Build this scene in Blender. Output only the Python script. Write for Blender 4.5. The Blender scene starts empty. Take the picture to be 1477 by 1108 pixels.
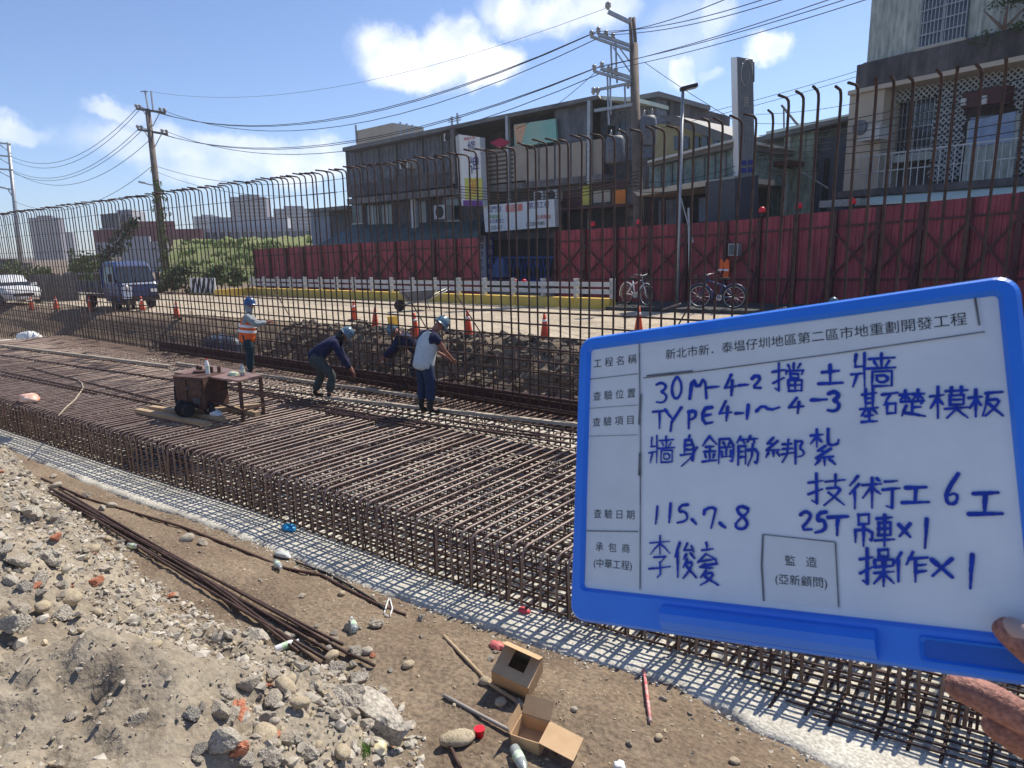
import bpy, bmesh, math, random
import numpy as np
from mathutils import Vector, Matrix, noise
random.seed(7)
R_ = math.radians
SC = bpy.context.scene
COL = SC.collection

# ---------------------------------------------------------------- camera
# photo calibration: focal length, horizon line and the vanishing point of the wall (world X runs along the wall,
# Y away from the viewer across the footing, Z up; z=0 is the blinding concrete)
PW, PH = 1477.0, 1108.0
CX, CY, FOC, YH, ROLL, VPX, CH = 738.5, 554.0, 980.0, 355.0, 0.02, -542.0, 3.4
def unit(v):
    v = np.asarray(v, float); return v / np.linalg.norm(v)
_n = np.array([ROLL, 1.0, -(YH + ROLL * CX)])
_K = np.array([[FOC, 0, CX], [0, FOC, CY], [0, 0, 1.0]])
_down = unit(_K.T @ _n)
if _down[1] < 0: _down = -_down
_Z = -_down
_X = -unit([VPX - CX, (YH - ROLL * (VPX - CX)) - CY, FOC]); _X = unit(_X - _Z * (_X @ _Z))
_Y = np.cross(_Z, _X)
RW = np.array([_X, _Y, _Z])                  # camera (x right, y down, z forward) -> world
CAM = np.array([0, 0, CH])
def ray(u, v): return RW @ np.array([(u - CX) / FOC, (v - CY) / FOC, 1.0])
def onz(u, v, z):
    d = ray(u, v); return CAM + d * ((z - CH) / d[2])
def ony(u, v, y):
    d = ray(u, v); return CAM + d * (y / d[1])
def atd(u, v, dep): return CAM + dep * ray(u, v)
def depth_of(p): return float((RW.T @ (np.asarray(p, float) - CAM))[2])

cam = bpy.data.cameras.new('camera'); cam_o = bpy.data.objects.new('camera', cam); COL.objects.link(cam_o)
cam.sensor_width = 36; cam.lens = FOC / PW * 36; cam.clip_start = 0.02; cam.clip_end = 4000
M4 = Matrix.Identity(4)
for i in range(3):
    M4[i][0], M4[i][1], M4[i][2], M4[i][3] = RW[i][0], -RW[i][1], -RW[i][2], CAM[i]
cam_o.matrix_world = M4
cam.dof.use_dof = True; cam.dof.focus_distance = 8.0; cam.dof.aperture_fstop = 20.0
SC.camera = cam_o

# ---------------------------------------------------------------- light, sky, exposure
SUN_EL, SUN_ROT = 52.0, 6.0                  # sun stands beyond the wall, to the right
w = bpy.data.worlds.new("World"); SC.world = w; w.use_nodes = True
nt = w.node_tree; nt.nodes.clear()
def wn(t, **k):
    n = nt.nodes.new(t)
    for a, b in k.items(): setattr(n, a, b)
    return n
def lk(a, b): nt.links.new(a, b)
out = wn('ShaderNodeOutputWorld'); bg = wn('ShaderNodeBackground')
sky = wn('ShaderNodeTexSky', sky_type='NISHITA', sun_disc=False, sun_elevation=R_(SUN_EL), sun_rotation=R_(SUN_ROT),
         altitude=50, air_density=0.8, dust_density=0.3, ozone_density=2.2)
bg.inputs['Strength'].default_value = 0.11
tc = wn('ShaderNodeTexCoord')
nz = wn('ShaderNodeTexNoise'); nz.inputs['Scale'].default_value = 9; nz.inputs['Detail'].default_value = 7; nz.inputs['Roughness'].default_value = 0.62
lk(tc.outputs['Generated'], nz.inputs['Vector'])
sub = wn('ShaderNodeVectorMath', operation='SUBTRACT'); lk(nz.outputs['Color'], sub.inputs[0]); sub.inputs[1].default_value = (.5, .5, .5)
scl = wn('ShaderNodeVectorMath', operation='SCALE'); lk(sub.outputs[0], scl.inputs[0]); scl.inputs['Scale'].default_value = 0.095
wdir = wn('ShaderNodeVectorMath', operation='ADD'); lk(tc.outputs['Generated'], wdir.inputs[0]); lk(scl.outputs[0], wdir.inputs[1])
# cumulus clouds: each is a soft patch of the sky sphere (direction, half width, half height), broken up by noise
CLOUDS = [(600, 85, 95, 46, 1.0), (655, 70, 70, 46, 1.0), (700, 95, 60, 30, .9), (560, 70, 55, 34, .9), (780, 25, 80, 40, .75), (860, 10, 60, 40, .6),
          (1105, 75, 26, 24, .8), (985, 105, 22, 26, .7), (1030, 30, 30, 36, .45), (30, 190, 40, 20, .6), (165, 160, 45, 16, .5), (230, 205, 110, 34, .5),
          (330, 215, 110, 30, .6), (440, 235, 90, 34, .75), (310, 245, 90, 26, .5), (1025, 100, 20, 12, .4), (980, 60, 60, 70, .25)]
prev = None
for (u, v, hw, hh, a) in CLOUDS:
    c = unit(ray(u, v)); ux = unit(np.cross(c, [0, 0, 1])); uz = np.cross(ux, c)
    vm = wn('ShaderNodeVectorMath', operation='SUBTRACT'); lk(wdir.outputs[0], vm.inputs[0]); vm.inputs[1].default_value = tuple(c)
    d1 = wn('ShaderNodeVectorMath', operation='DOT_PRODUCT'); lk(vm.outputs[0], d1.inputs[0]); d1.inputs[1].default_value = tuple(ux * FOC / (hw * .84))
    d2 = wn('ShaderNodeVectorMath', operation='DOT_PRODUCT'); lk(vm.outputs[0], d2.inputs[0]); d2.inputs[1].default_value = tuple(uz * FOC / (hh * .8))
    d3 = wn('ShaderNodeVectorMath', operation='DOT_PRODUCT'); lk(vm.outputs[0], d3.inputs[0]); d3.inputs[1].default_value = tuple(c * 8)
    cb = wn('ShaderNodeCombineXYZ'); lk(d1.outputs['Value'], cb.inputs[0]); lk(d2.outputs['Value'], cb.inputs[1]); lk(d3.outputs['Value'], cb.inputs[2])
    ln = wn('ShaderNodeVectorMath', operation='LENGTH'); lk(cb.outputs[0], ln.inputs[0])
    mr = wn('ShaderNodeMapRange', interpolation_type='SMOOTHSTEP'); lk(ln.outputs['Value'], mr.inputs['Value'])
    mr.inputs['From Min'].default_value = 0.55; mr.inputs['From Max'].default_value = 1.25; mr.inputs['To Min'].default_value = a; mr.inputs['To Max'].default_value = 0
    if prev is None: prev = mr.outputs['Result']
    else:
        mx = wn('ShaderNodeMath', operation='MAXIMUM'); lk(prev, mx.inputs[0]); lk(mr.outputs['Result'], mx.inputs[1]); prev = mx.outputs[0]
nz2 = wn('ShaderNodeTexNoise'); nz2.inputs['Scale'].default_value = 26; nz2.inputs['Detail'].default_value = 6
lk(tc.outputs['Generated'], nz2.inputs['Vector'])
mr2 = wn('ShaderNodeMapRange'); lk(nz2.outputs['Fac'], mr2.inputs['Value']); mr2.inputs['From Min'].default_value = .3; mr2.inputs['From Max'].default_value = .6
mr2.inputs['To Min'].default_value = .62; mr2.inputs['To Max'].default_value = 1
mul = wn('ShaderNodeMath', operation='MULTIPLY'); lk(prev, mul.inputs[0]); lk(mr2.outputs['Result'], mul.inputs[1])
ccol = wn('ShaderNodeMix', data_type='RGBA'); lk(nz2.outputs['Fac'], ccol.inputs['Factor'])
ccol.inputs['A'].default_value = (7.4, 7.9, 9.2, 1); ccol.inputs['B'].default_value = (10.2, 10.1, 10.0, 1)
tint = wn('ShaderNodeMix', data_type='RGBA', blend_type='MULTIPLY'); tint.inputs['Factor'].default_value = 1
lk(sky.outputs['Color'], tint.inputs['A']); tint.inputs['B'].default_value = (0.92, 0.985, 1.13, 1)
mixc = wn('ShaderNodeMix', data_type='RGBA'); lk(mul.outputs[0], mixc.inputs['Factor']); lk(tint.outputs['Result'], mixc.inputs['A']); lk(ccol.outputs['Result'], mixc.inputs['B'])
lk(mixc.outputs['Result'], bg.inputs['Color']); lk(bg.outputs[0], out.inputs['Surface'])

sl = bpy.data.lights.new('sun', 'SUN'); sl.energy = 4.7; sl.angle = R_(0.55); sl.color = (1.0, .93, .80)
so = bpy.data.objects.new('sun', sl); COL.objects.link(so)
_sd = Vector((math.sin(R_(SUN_ROT)) * math.cos(R_(SUN_EL)), math.cos(R_(SUN_ROT)) * math.cos(R_(SUN_EL)), math.sin(R_(SUN_EL))))
so.rotation_euler = _sd.to_track_quat('Z', 'Y').to_euler(); so.location = (0, 30, 40)
SC.view_settings.view_transform = 'Standard'; SC.view_settings.look = 'None'; SC.view_settings.exposure = 0.42; SC.view_settings.gamma = 1
SC.cycles.max_bounces = 6; SC.cycles.diffuse_bounces = 3; SC.cycles.use_denoising = True

# ---------------------------------------------------------------- materials
MATS = {}
def mat(name, col, rough=.8, var=.18, scale=6, bump=0.0, metal=0.0, col2=None, spot=.5, stretch=(1, 1, 1), spec=.4, fine=0, alpha=1, trans=0):
    if name in MATS: return MATS[name]
    m = bpy.data.materials.new(name); m.use_nodes = True; MATS[name] = m
    t = m.node_tree; b = t.nodes['Principled BSDF']
    b.inputs['Roughness'].default_value = rough; b.inputs['Metallic'].default_value = metal; b.inputs['Specular IOR Level'].default_value = spec
    if trans: b.inputs['Transmission Weight'].default_value = trans
    if alpha < 1: b.inputs['Alpha'].default_value = alpha
    tcn = t.nodes.new('ShaderNodeTexCoord'); mp = t.nodes.new('ShaderNodeMapping'); mp.inputs['Scale'].default_value = stretch
    t.links.new(tcn.outputs['Object'], mp.inputs['Vector'])
    n1 = t.nodes.new('ShaderNodeTexNoise'); n1.inputs['Scale'].default_value = scale; n1.inputs['Detail'].default_value = 6; n1.inputs['Roughness'].default_value = .65
    t.links.new(mp.outputs[0], n1.inputs['Vector'])
    r = t.nodes.new('ShaderNodeValToRGB'); t.links.new(n1.outputs['Fac'], r.inputs['Fac'])
    c2 = col2 or tuple(min(1, c * (1 + var)) for c in col); c1 = col if col2 else tuple(c * (1 - var) for c in col)
    r.color_ramp.elements[0].position = spot - .17; r.color_ramp.elements[1].position = spot + .17
    r.color_ramp.elements[0].color = (*c1, 1); r.color_ramp.elements[1].color = (*c2, 1)
    src = r.outputs['Color']
    if fine:
        n2 = t.nodes.new('ShaderNodeTexNoise'); n2.inputs['Scale'].default_value = fine; n2.inputs['Detail'].default_value = 4
        t.links.new(mp.outputs[0], n2.inputs['Vector'])
        mrn = t.nodes.new('ShaderNodeMapRange'); mrn.inputs['From Min'].default_value = .3; mrn.inputs['From Max'].default_value = .7
        mrn.inputs['To Min'].default_value = .6; mrn.inputs['To Max'].default_value = 1.25
        t.links.new(n2.outputs['Fac'], mrn.inputs['Value'])
        mm = t.nodes.new('ShaderNodeMix'); mm.data_type = 'RGBA'; mm.blend_type = 'MULTIPLY'; mm.inputs['Factor'].default_value = 1
        t.links.new(src, mm.inputs['A']); t.links.new(mrn.outputs['Result'], mm.inputs['B']); src = mm.outputs['Result']
    t.links.new(src, b.inputs['Base Color'])
    if bump:
        bn = t.nodes.new('ShaderNodeBump'); bn.inputs['Strength'].default_value = bump; bn.inputs['Distance'].default_value = .02
        n3 = t.nodes.new('ShaderNodeTexNoise'); n3.inputs['Scale'].default_value = fine or scale * 4; n3.inputs['Detail'].default_value = 8
        t.links.new(mp.outputs[0], n3.inputs['Vector']); t.links.new(n3.outputs['Fac'], bn.inputs['Height']); t.links.new(bn.outputs[0], b.inputs['Normal'])
    return m

m_dirt = mat('dirt', (.15, .105, .07), .95, bump=1.0, scale=1.3, col2=(.25, .19, .13), fine=26)
def dusty(m):
    t = m.node_tree; b = t.nodes['Principled BSDF']; src = b.inputs['Base Color'].links[0].from_socket
    at = t.nodes.new('ShaderNodeAttribute'); at.attribute_name = 'dust'; tcn = t.nodes.new('ShaderNodeTexCoord')
    n = t.nodes.new('ShaderNodeTexNoise'); n.inputs['Scale'].default_value = 2.1; n.inputs['Detail'].default_value = 9; n.inputs['Roughness'].default_value = .7; t.links.new(tcn.outputs['Object'], n.inputs['Vector'])
    r = t.nodes.new('ShaderNodeValToRGB'); r.color_ramp.elements[0].position = .36; r.color_ramp.elements[1].position = .62; r.color_ramp.elements[0].color = (.19, .155, .115, 1); r.color_ramp.elements[1].color = (.35, .30, .23, 1); t.links.new(n.outputs['Fac'], r.inputs['Fac'])
    v = t.nodes.new('ShaderNodeTexVoronoi'); v.inputs['Scale'].default_value = 42; t.links.new(tcn.outputs['Object'], v.inputs['Vector'])
    mr_ = t.nodes.new('ShaderNodeMapRange'); mr_.inputs['From Max'].default_value = 1; mr_.inputs['To Min'].default_value = .78; mr_.inputs['To Max'].default_value = 1.18; t.links.new(v.outputs['Color'], mr_.inputs['Value'])
    mu = t.nodes.new('ShaderNodeMix'); mu.data_type = 'RGBA'; mu.blend_type = 'MULTIPLY'; mu.inputs['Factor'].default_value = 1; t.links.new(r.outputs['Color'], mu.inputs['A']); t.links.new(mr_.outputs['Result'], mu.inputs['B'])
    mx = t.nodes.new('ShaderNodeMix'); mx.data_type = 'RGBA'; t.links.new(at.outputs['Fac'], mx.inputs['Factor']); t.links.new(src, mx.inputs['A']); t.links.new(mu.outputs['Result'], mx.inputs['B']); t.links.new(mx.outputs['Result'], b.inputs['Base Color'])
dusty(m_dirt)
m_road = mat('gravel_road', (.36, .295, .215), .95, scale=.8, col2=(.52, .44, .33), bump=.5, fine=14)
m_lean = mat('lean_concrete', (.47, .44, .37), .9, scale=2.2, col2=(.64, .61, .53), bump=.5, fine=40)
m_rust = mat('rusty_steel', (.036, .023, .020), .65, scale=7, col2=(.100, .058, .046), metal=.1, spec=.3)
m_rustd = mat('rusty_steel_dark', (.055, .030, .024), .6, scale=9, col2=(.12, .065, .05), metal=.2)
m_bar = mat('mill_scale_bar', (.155, .098, .078), .5, scale=5, col2=(.32, .235, .20), metal=.2, spec=.6)
m_blue = mat('blue_plastic', (.02, .17, .72), .36, scale=9, col2=(.03, .21, .80), spec=.5)
m_blued = mat('blue_plastic_recess_shade', (.012, .10, .48), .45, var=.1, scale=20)  # darker copy of the frame blue, recess shade put into the colour
m_white = mat('whiteboard', (.62, .655, .70), .35, col2=(.74, .765, .79), scale=9, spec=.4)
m_ink = mat('blue_marker', (.004, .035, .36), .6, var=.25, scale=90)
m_print = mat('black_print', (.02, .02, .024), .7, var=.1)
m_line = mat('grey_ruling', (.12, .13, .15), .7, var=.5, scale=60)
m_paper = mat('paper_strip', (.64, .665, .69), .6, var=.04, scale=30)
m_skin = mat('skin', (.26, .105, .078), .6, col2=(.40, .18, .135), scale=35, bump=.35, fine=300)
m_nail = mat('nail', (.42, .30, .27), .35, var=.08)
m_red = mat('red_hoarding', (.22, .026, .042), .6, scale=.9, col2=(.35, .055, .078), fine=3.5, stretch=(1, 1, .35))
m_redd = mat('dark_red_steel', (.060, .013, .018), .6, var=.3)
m_yel = mat('yellow_concrete', (.62, .40, .06), .8, scale=3, col2=(.70, .50, .12))
m_rail = mat('white_rail', (.50, .50, .48), .6, var=.15, scale=4)
m_orange = mat('orange_cone', (.66, .075, .025), .6, var=.2)
m_refl = mat('white_reflective', (.8, .8, .8), .4, var=.08)
m_black = mat('black_rubber', (.018, .018, .02), .7, var=.3)
m_dark = mat('interior_shade', (.02, .021, .026), .9, var=.3)  # near-black colour standing in for the shade of unlit interiors
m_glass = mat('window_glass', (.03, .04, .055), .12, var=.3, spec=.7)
m_gpanel = mat('grey_panel', (.085, .095, .12), .6, scale=1.2, col2=(.14, .152, .18), fine=6, stretch=(1, 1, .3))
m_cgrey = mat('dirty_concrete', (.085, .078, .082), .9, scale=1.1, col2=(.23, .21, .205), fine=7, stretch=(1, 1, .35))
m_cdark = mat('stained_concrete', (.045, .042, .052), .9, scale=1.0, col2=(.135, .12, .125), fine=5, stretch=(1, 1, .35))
m_brick = mat('beige_brick', (.30, .255, .21), .85, scale=1.2, col2=(.40, .35, .29))
m_teal = mat('teal_sheet', (.13, .19, .19), .55, scale=1.3, col2=(.19, .26, .255), fine=5)
m_green = mat('green_sheet', (.20, .27, .22), .55, scale=1.2, col2=(.30, .37, .31), fine=6, stretch=(1, 1, .3))
m_cream = mat('cream_sheet', (.34, .375, .34), .6, scale=1.0, col2=(.44, .47, .43), fine=7, stretch=(1, 1, .25))
m_roof = mat('dark_roof', (.10, .10, .105), .6, scale=1.2, col2=(.17, .165, .16))
m_lroof = mat('pale_green_roof', (.56, .66, .56), .6, scale=1.5, col2=(.72, .76, .66))
m_beige = mat('beige_fascia', (.42, .36, .28), .8, scale=.9, col2=(.50, .44, .355))
m_steel = mat('galvanised_steel', (.36, .37, .38), .45, var=.2, metal=.5)
m_pole = mat('concrete_pole', (.25, .23, .21), .85, scale=3, col2=(.36, .33, .30))
m_poled = mat('weathered_pole', (.11, .085, .07), .85, scale=2, col2=(.19, .15, .125))
m_wire = mat('cable_black', (.03, .03, .032), .7, var=.1)
m_ins = mat('insulator', (.33, .32, .31), .3, var=.2)
m_wood = mat('timber', (.33, .235, .14), .85, scale=5, col2=(.48, .36, .23), stretch=(.4, 3, 3), bump=.2)
m_woodp = mat('pale_timber', (.30, .245, .185), .85, scale=4, col2=(.46, .39, .31), stretch=(.4, 3, 3))
m_card = mat('cardboard', (.46, .30, .165), .85, scale=5, col2=(.56, .38, .22))
m_mach = mat('rusty_machine', (.065, .032, .025), .7, scale=6, col2=(.125, .062, .046), fine=20)
m_bag = mat('white_plastic_bag', (.72, .72, .70), .45, var=.1)
m_leaf = mat('leaf_green', (.045, .085, .018), .7, scale=3, col2=(.12, .17, .04))
m_leafd = mat('leaf_dark', (.02, .04, .012), .75, scale=3, col2=(.05, .085, .024))
m_grass = mat('grass', (.20, .19, .09), .95, scale=.35, col2=(.13, .19, .04), fine=3)
m_tower = mat('tower_concrete_hazed', (.16, .15, .19), .8, scale=.05, col2=(.20, .19, .23))  # bluish-violet tint of haze and shade put into the base colour
m_towerl = mat('tower_pale', (.30, .31, .34), .8, scale=.05, col2=(.36, .37, .40))
m_jean = mat('denim', (.012, .022, .058), .9, scale=14, col2=(.026, .045, .10), bump=.4)
m_navy = mat('navy_cloth', (.007, .010, .038), .9, scale=12, col2=(.018, .022, .075), bump=.4)
m_olive = mat('olive_trousers', (.035, .045, .045), .9, scale=12, col2=(.07, .08, .075))
m_tealcl = mat('teal_trousers', (.01, .028, .04), .9, scale=12, col2=(.02, .05, .065))
m_vestg = mat('grey_vest', (.42, .47, .50), .8, scale=14, col2=(.54, .58, .60))
m_vesto = mat('orange_vest', (.9, .14, .025), .7, var=.1)
m_gshirt = mat('grey_shirt', (.24, .28, .30), .85, scale=14, col2=(.34, .38, .40))
m_helm = mat('blue_helmet', (.035, .085, .22), .25, var=.1, spec=.6)
m_helml = mat('pale_blue_helmet', (.10, .17, .22), .25, var=.1, spec=.6)
m_boot = mat('black_boot', (.014, .014, .016), .6, var=.3)
m_bluep = mat('blue_car_paint', (.016, .045, .16), .4, var=.1, spec=.6)
m_whitep = mat('white_car_paint', (.75, .76, .78), .25, var=.03, spec=.6)
m_bluegate = mat('blue_gate', (.02, .10, .34), .5, var=.2)
m_stone = mat('grey_stone', (.29, .25, .20), .95, scale=2.5, col2=(.47, .41, .33), bump=.7, fine=9)
m_stoneb = mat('tan_stone', (.36, .29, .195), .95, scale=2, col2=(.50, .42, .30), bump=.3, fine=11)
m_brickr = mat('red_brick', (.42, .14, .075), .9, scale=3, col2=(.58, .26, .16), bump=.6, fine=10)
m_conc = mat('broken_concrete', (.33, .295, .245), .95, scale=2, col2=(.52, .47, .395), bump=1.0, fine=8)
m_bottle = mat('clear_bottle', (.70, .76, .74), .15, var=.05, spec=.6, trans=.55)
m_capred = mat('red_plastic', (.72, .012, .03), .4, var=.1)
m_asph = mat('asphalt', (.05, .05, .052), .9, var=.3, scale=2, fine=20)
def solid(name, col, rough=.6): return mat(name, col, rough, var=.08)
def clay(k): return (.23 * k, .21 * k, .18 * k)

# ---------------------------------------------------------------- mesh helpers
class MB:
    def __init__(s): s.v = []; s.f = []
    def add(s, vs, fs):
        o = len(s.v); s.v += [tuple(map(float, p)) for p in vs]; s.f += [tuple(i + o for i in f) for f in fs]; return s
    def hexa(s, p): return s.add(p, [(0, 3, 2, 1), (4, 5, 6, 7), (0, 1, 5, 4), (1, 2, 6, 5), (2, 3, 7, 6), (3, 0, 4, 7)])
    def box(s, c, size, rz=0.0, rot=None):
        h = np.array(size, float) / 2
        P = [np.array(q) * h for q in [(-1, -1, -1), (1, -1, -1), (1, 1, -1), (-1, 1, -1), (-1, -1, 1), (1, -1, 1), (1, 1, 1), (-1, 1, 1)]]
        Mx = np.array(rot.to_3x3()) if rot is not None else np.array(Matrix.Rotation(rz, 3, 'Z'))
        return s.hexa([np.array(c, float) + Mx @ p for p in P])
    def tube(s, pts, r, n=6, cap=True):
        pts = [np.array(p, float) for p in pts]; k = len(pts); rs = r if isinstance(r, (list, tuple)) else [r] * k
        T = [unit(pts[min(i + 1, k - 1)] - pts[max(i - 1, 0)]) for i in range(k)]
        a = np.array([0, 0, 1.0]) if abs(T[0][2]) < .9 else np.array([1.0, 0, 0])
        N = unit(np.cross(T[0], a)); vs = []
        for i in range(k):
            N = unit(N - T[i] * (N @ T[i])); B = np.cross(T[i], N)
            for j in range(n):
                t = 2 * math.pi * j / n; vs.append(pts[i] + rs[i] * (math.cos(t) * N + math.sin(t) * B))
        fs = [(i * n + j, i * n + (j + 1) % n, (i + 1) * n + (j + 1) % n, (i + 1) * n + j) for i in range(k - 1) for j in range(n)]
        if cap: fs += [tuple(range(n - 1, -1, -1)), tuple((k - 1) * n + j for j in range(n))]
        return s.add(vs, fs)
    def bar(s, a, b, wd, th):
        a = np.array(a, float); b = np.array(b, float); t = unit(b - a); up = np.array([0, 0, 1.0]) if abs(t[2]) < .95 else np.array([0, 1.0, 0])
        x = unit(np.cross(t, up)) * wd / 2; z = unit(np.cross(x, t)) * th / 2
        return s.hexa([a - x - z, a + x - z, b + x - z, b - x - z, a - x + z, a + x + z, b + x + z, b - x + z])
    def lathe(s, prof, c=(0, 0, 0), n=16, axis='Z'):
        vs = []
        for r, z in prof:
            for j in range(n):
                t = 2 * math.pi * j / n; p = (r * math.cos(t), r * math.sin(t), z)
                if axis == 'X': p = (p[2], p[0], p[1])
                if axis == 'Y': p = (p[0], p[2], p[1])
                vs.append((p[0] + c[0], p[1] + c[1], p[2] + c[2]))
        k = len(prof)
        fs = [(i * n + j, i * n + (j + 1) % n, (i + 1) * n + (j + 1) % n, (i + 1) * n + j) for i in range(k - 1) for j in range(n)]
        fs += [tuple(range(n - 1, -1, -1)), tuple((k - 1) * n + j for j in range(n))]
        return s.add(vs, fs)
    def prism(s, poly, off):
        n = len(poly); a = [np.array(p, float) for p in poly]; b = [p + np.array(off, float) for p in a]
        return s.add(a + b, [tuple(range(n - 1, -1, -1)), tuple(range(n, 2 * n))] + [(i, (i + 1) % n, (i + 1) % n + n, i + n) for i in range(n)])
    def build(s, name, m, parent=None, smooth=False, loc=None, kind=None):
        me = bpy.data.meshes.new(name)
        base = np.zeros(3)
        if parent is not None:
            q = parent
            while q is not None: base = base + np.array(q.location); q = q.parent
        elif loc is not None: base = np.array(loc, float)
        V = np.array(s.v, float).reshape(-1, 3) - base
        me.from_pydata([tuple(p) for p in V], [], s.f); me.update()
        if smooth: me.polygons.foreach_set('use_smooth', [True] * len(me.polygons))
        for x in (m if isinstance(m, (list, tuple)) else [m]): me.materials.append(x)
        o = bpy.data.objects.new(name, me); COL.objects.link(o)
        if parent is not None: o.parent = parent
        elif loc is not None: o.location = tuple(base)
        if kind: o['kind'] = kind
        return o
def tag(o, label=None, cat=None, group=None, kind=None):
    for k, v in (('label', label), ('category', cat), ('group', group), ('kind', kind)):
        if v: o[k] = v
    return o
def thing(name, label, cat, loc=(0, 0, 0), group=None):
    o = bpy.data.objects.new(name, None); COL.objects.link(o); o.location = tuple(map(float, loc)); o.empty_display_size = .2
    return tag(o, label, cat, group)
def copy_tree(o, parent=None):
    c = o.copy(); COL.objects.link(c); c.parent = parent
    for ch in list(o.children): copy_tree(ch, c)
    return c
def lerp(a, b, t): return a + (b - a) * t
def plin(x, pts):
    if x <= pts[0][0]: return pts[0][1]
    for (a, b), (c, d) in zip(pts, pts[1:]):
        if x <= c: return b + (d - b) * (x - a) / (c - a)
    return pts[-1][1]
def ss(a, b, x):
    t = min(1, max(0, (x - a) / (b - a))); return t * t * (3 - 2 * t)
def fbm(x, y, z=0.0, o=4): return noise.fractal(Vector((x, y, z)), 1.0, 2.0, o)
def skin(name, chains, m, parent, sub=1, extra=None):
    """one continuous surface grown on a skeleton; chains are lists of (point, radius), joined where points coincide"""
    V = []; E = []; Rr = []; idx = {}
    for ch in chains:
        last = None
        for p, r in ch:
            k = tuple(round(float(x), 4) for x in p)
            if k not in idx: idx[k] = len(V); V.append(k); Rr.append(r)
            i = idx[k]
            if last is not None and last != i: E.append((last, i))
            last = i
    base = np.zeros(3); q = parent
    while q is not None: base += np.array(q.location); q = q.parent
    me = bpy.data.meshes.new(name); me.from_pydata([tuple(np.array(v) - base) for v in V], E, [])
    o = bpy.data.objects.new(name, me); COL.objects.link(o)
    md = o.modifiers.new('s', 'SKIN'); md.use_smooth_shade = True
    sv = me.skin_vertices[0].data
    for i, r in enumerate(Rr):
        rr = r if isinstance(r, (list, tuple)) else (r, r)
        sv[i].radius = rr; sv[i].use_root = (i == 0)
    sd = o.modifiers.new('u', 'SUBSURF'); sd.levels = sub; sd.render_levels = sub
    dg = bpy.context.evaluated_depsgraph_get(); nm = bpy.data.meshes.new_from_object(o.evaluated_get(dg))
    o.modifiers.clear(); o.data = nm; nm.name = name
    nm.polygons.foreach_set('use_smooth', [True] * len(nm.polygons))
    nm.materials.clear(); nm.materials.append(m)
    o.parent = parent
    return o
def text_on(body, O, ux, uz, size, m, name, parent, align='CENTER', bold=0.0, squash=1.0):
    """flat lettering on a plane: O centre, ux reading direction, uz up"""
    c = bpy.data.curves.new('t', 'FONT'); c.body = body; c.size = size; c.align_x = align; c.align_y = 'CENTER'; c.resolution_u = 2; c.offset = bold * size
    t = bpy.data.objects.new('t', c); COL.objects.link(t)
    dg = bpy.context.evaluated_depsgraph_get(); me = bpy.data.meshes.new_from_object(t.evaluated_get(dg))
    mb = MB(); O = np.array(O, float)
    mb.add([O + ux * v.co[0] * squash + uz * v.co[1] for v in me.vertices], [tuple(p.vertices) for p in me.polygons])
    bpy.data.objects.remove(t); bpy.data.curves.remove(c); bpy.data.meshes.remove(me)
    return mb.build(name, m, parent)
class Fac:
    """a vertical facade plane: through atd(u,v,depth), running towards the vanishing point vpx; s right, d towards the viewer"""
    def __init__(s, vpx, u, v, dep):
        s.O = atd(u, v, dep); d = RW @ np.array([(vpx - CX) / FOC, (YH - ROLL * (vpx - CX) - CY) / FOC, 1.0]); d[2] = 0; d = unit(d)
        s.ux = -d if (RW.T @ d)[0] < 0 else d
        s.n = np.cross(s.ux, [0, 0, 1.0])
        if s.n @ (CAM - s.O) < 0: s.n = -s.n
        s.n = unit(s.n)
    def loc(s, u, v, d=0.0):
        r = ray(u, v); q = s.O + s.n * d; t = ((q - CAM) @ s.n) / (r @ s.n); p = CAM + t * r
        return (p - s.O) @ s.ux, p[2]
    def pt(s, a, d, z): return np.array([s.O[0] + s.ux[0] * a + s.n[0] * d, s.O[1] + s.ux[1] * a + s.n[1] * d, z])
    def rect(s, u0, v0, u1, v1, d=0.0):
        um, vm = (u0 + u1) / 2, (v0 + v1) / 2
        return s.loc(u0, vm, d)[0], s.loc(u1, vm, d)[0], s.loc(um, v1, d)[1], s.loc(um, v0, d)[1]
    def sbox(s, mb, a0, a1, z0, z1, d0, d1):
        return mb.hexa([s.pt(a0, d1, z0), s.pt(a1, d1, z0), s.pt(a1, d0, z0), s.pt(a0, d0, z0), s.pt(a0, d1, z1), s.pt(a1, d1, z1), s.pt(a1, d0, z1), s.pt(a0, d0, z1)])
    def box(s, mb, u0, v0, u1, v1, d0, d1):
        a0, a1, z0, z1 = s.rect(u0, v0, u1, v1, d1); return s.sbox(mb, a0, a1, z0, z1, d0, d1)
    def poly(s, mb, pts, d0, d1):
        P = [s.loc(u, v, d1) for u, v in pts]
        return mb.prism([s.pt(a, d1, z) for a, z in P], -s.n * (d1 - d0))
    def corr(s, mb, pts_top, a0, a1, z0, pitch, dp, d):
        """corrugated sheet from a0 to a1; pts_top(a) gives the top height"""
        k = max(2, int((a1 - a0) / pitch)); prof = []
        for i in range(k):
            b = a0 + (a1 - a0) * i / k; q = (a1 - a0) / k
            prof += [(b, 0), (b + q * .55, 0), (b + q * .65, dp), (b + q * .9, dp)]
        prof.append((a1, 0)); vs = []
        for b, e in prof: vs += [s.pt(b, d + e, z0), s.pt(b, d + e, pts_top(b))]
        return mb.add(vs, [(2 * i, 2 * i + 2, 2 * i + 3, 2 * i + 1) for i in range(len(prof) - 1)])

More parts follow.
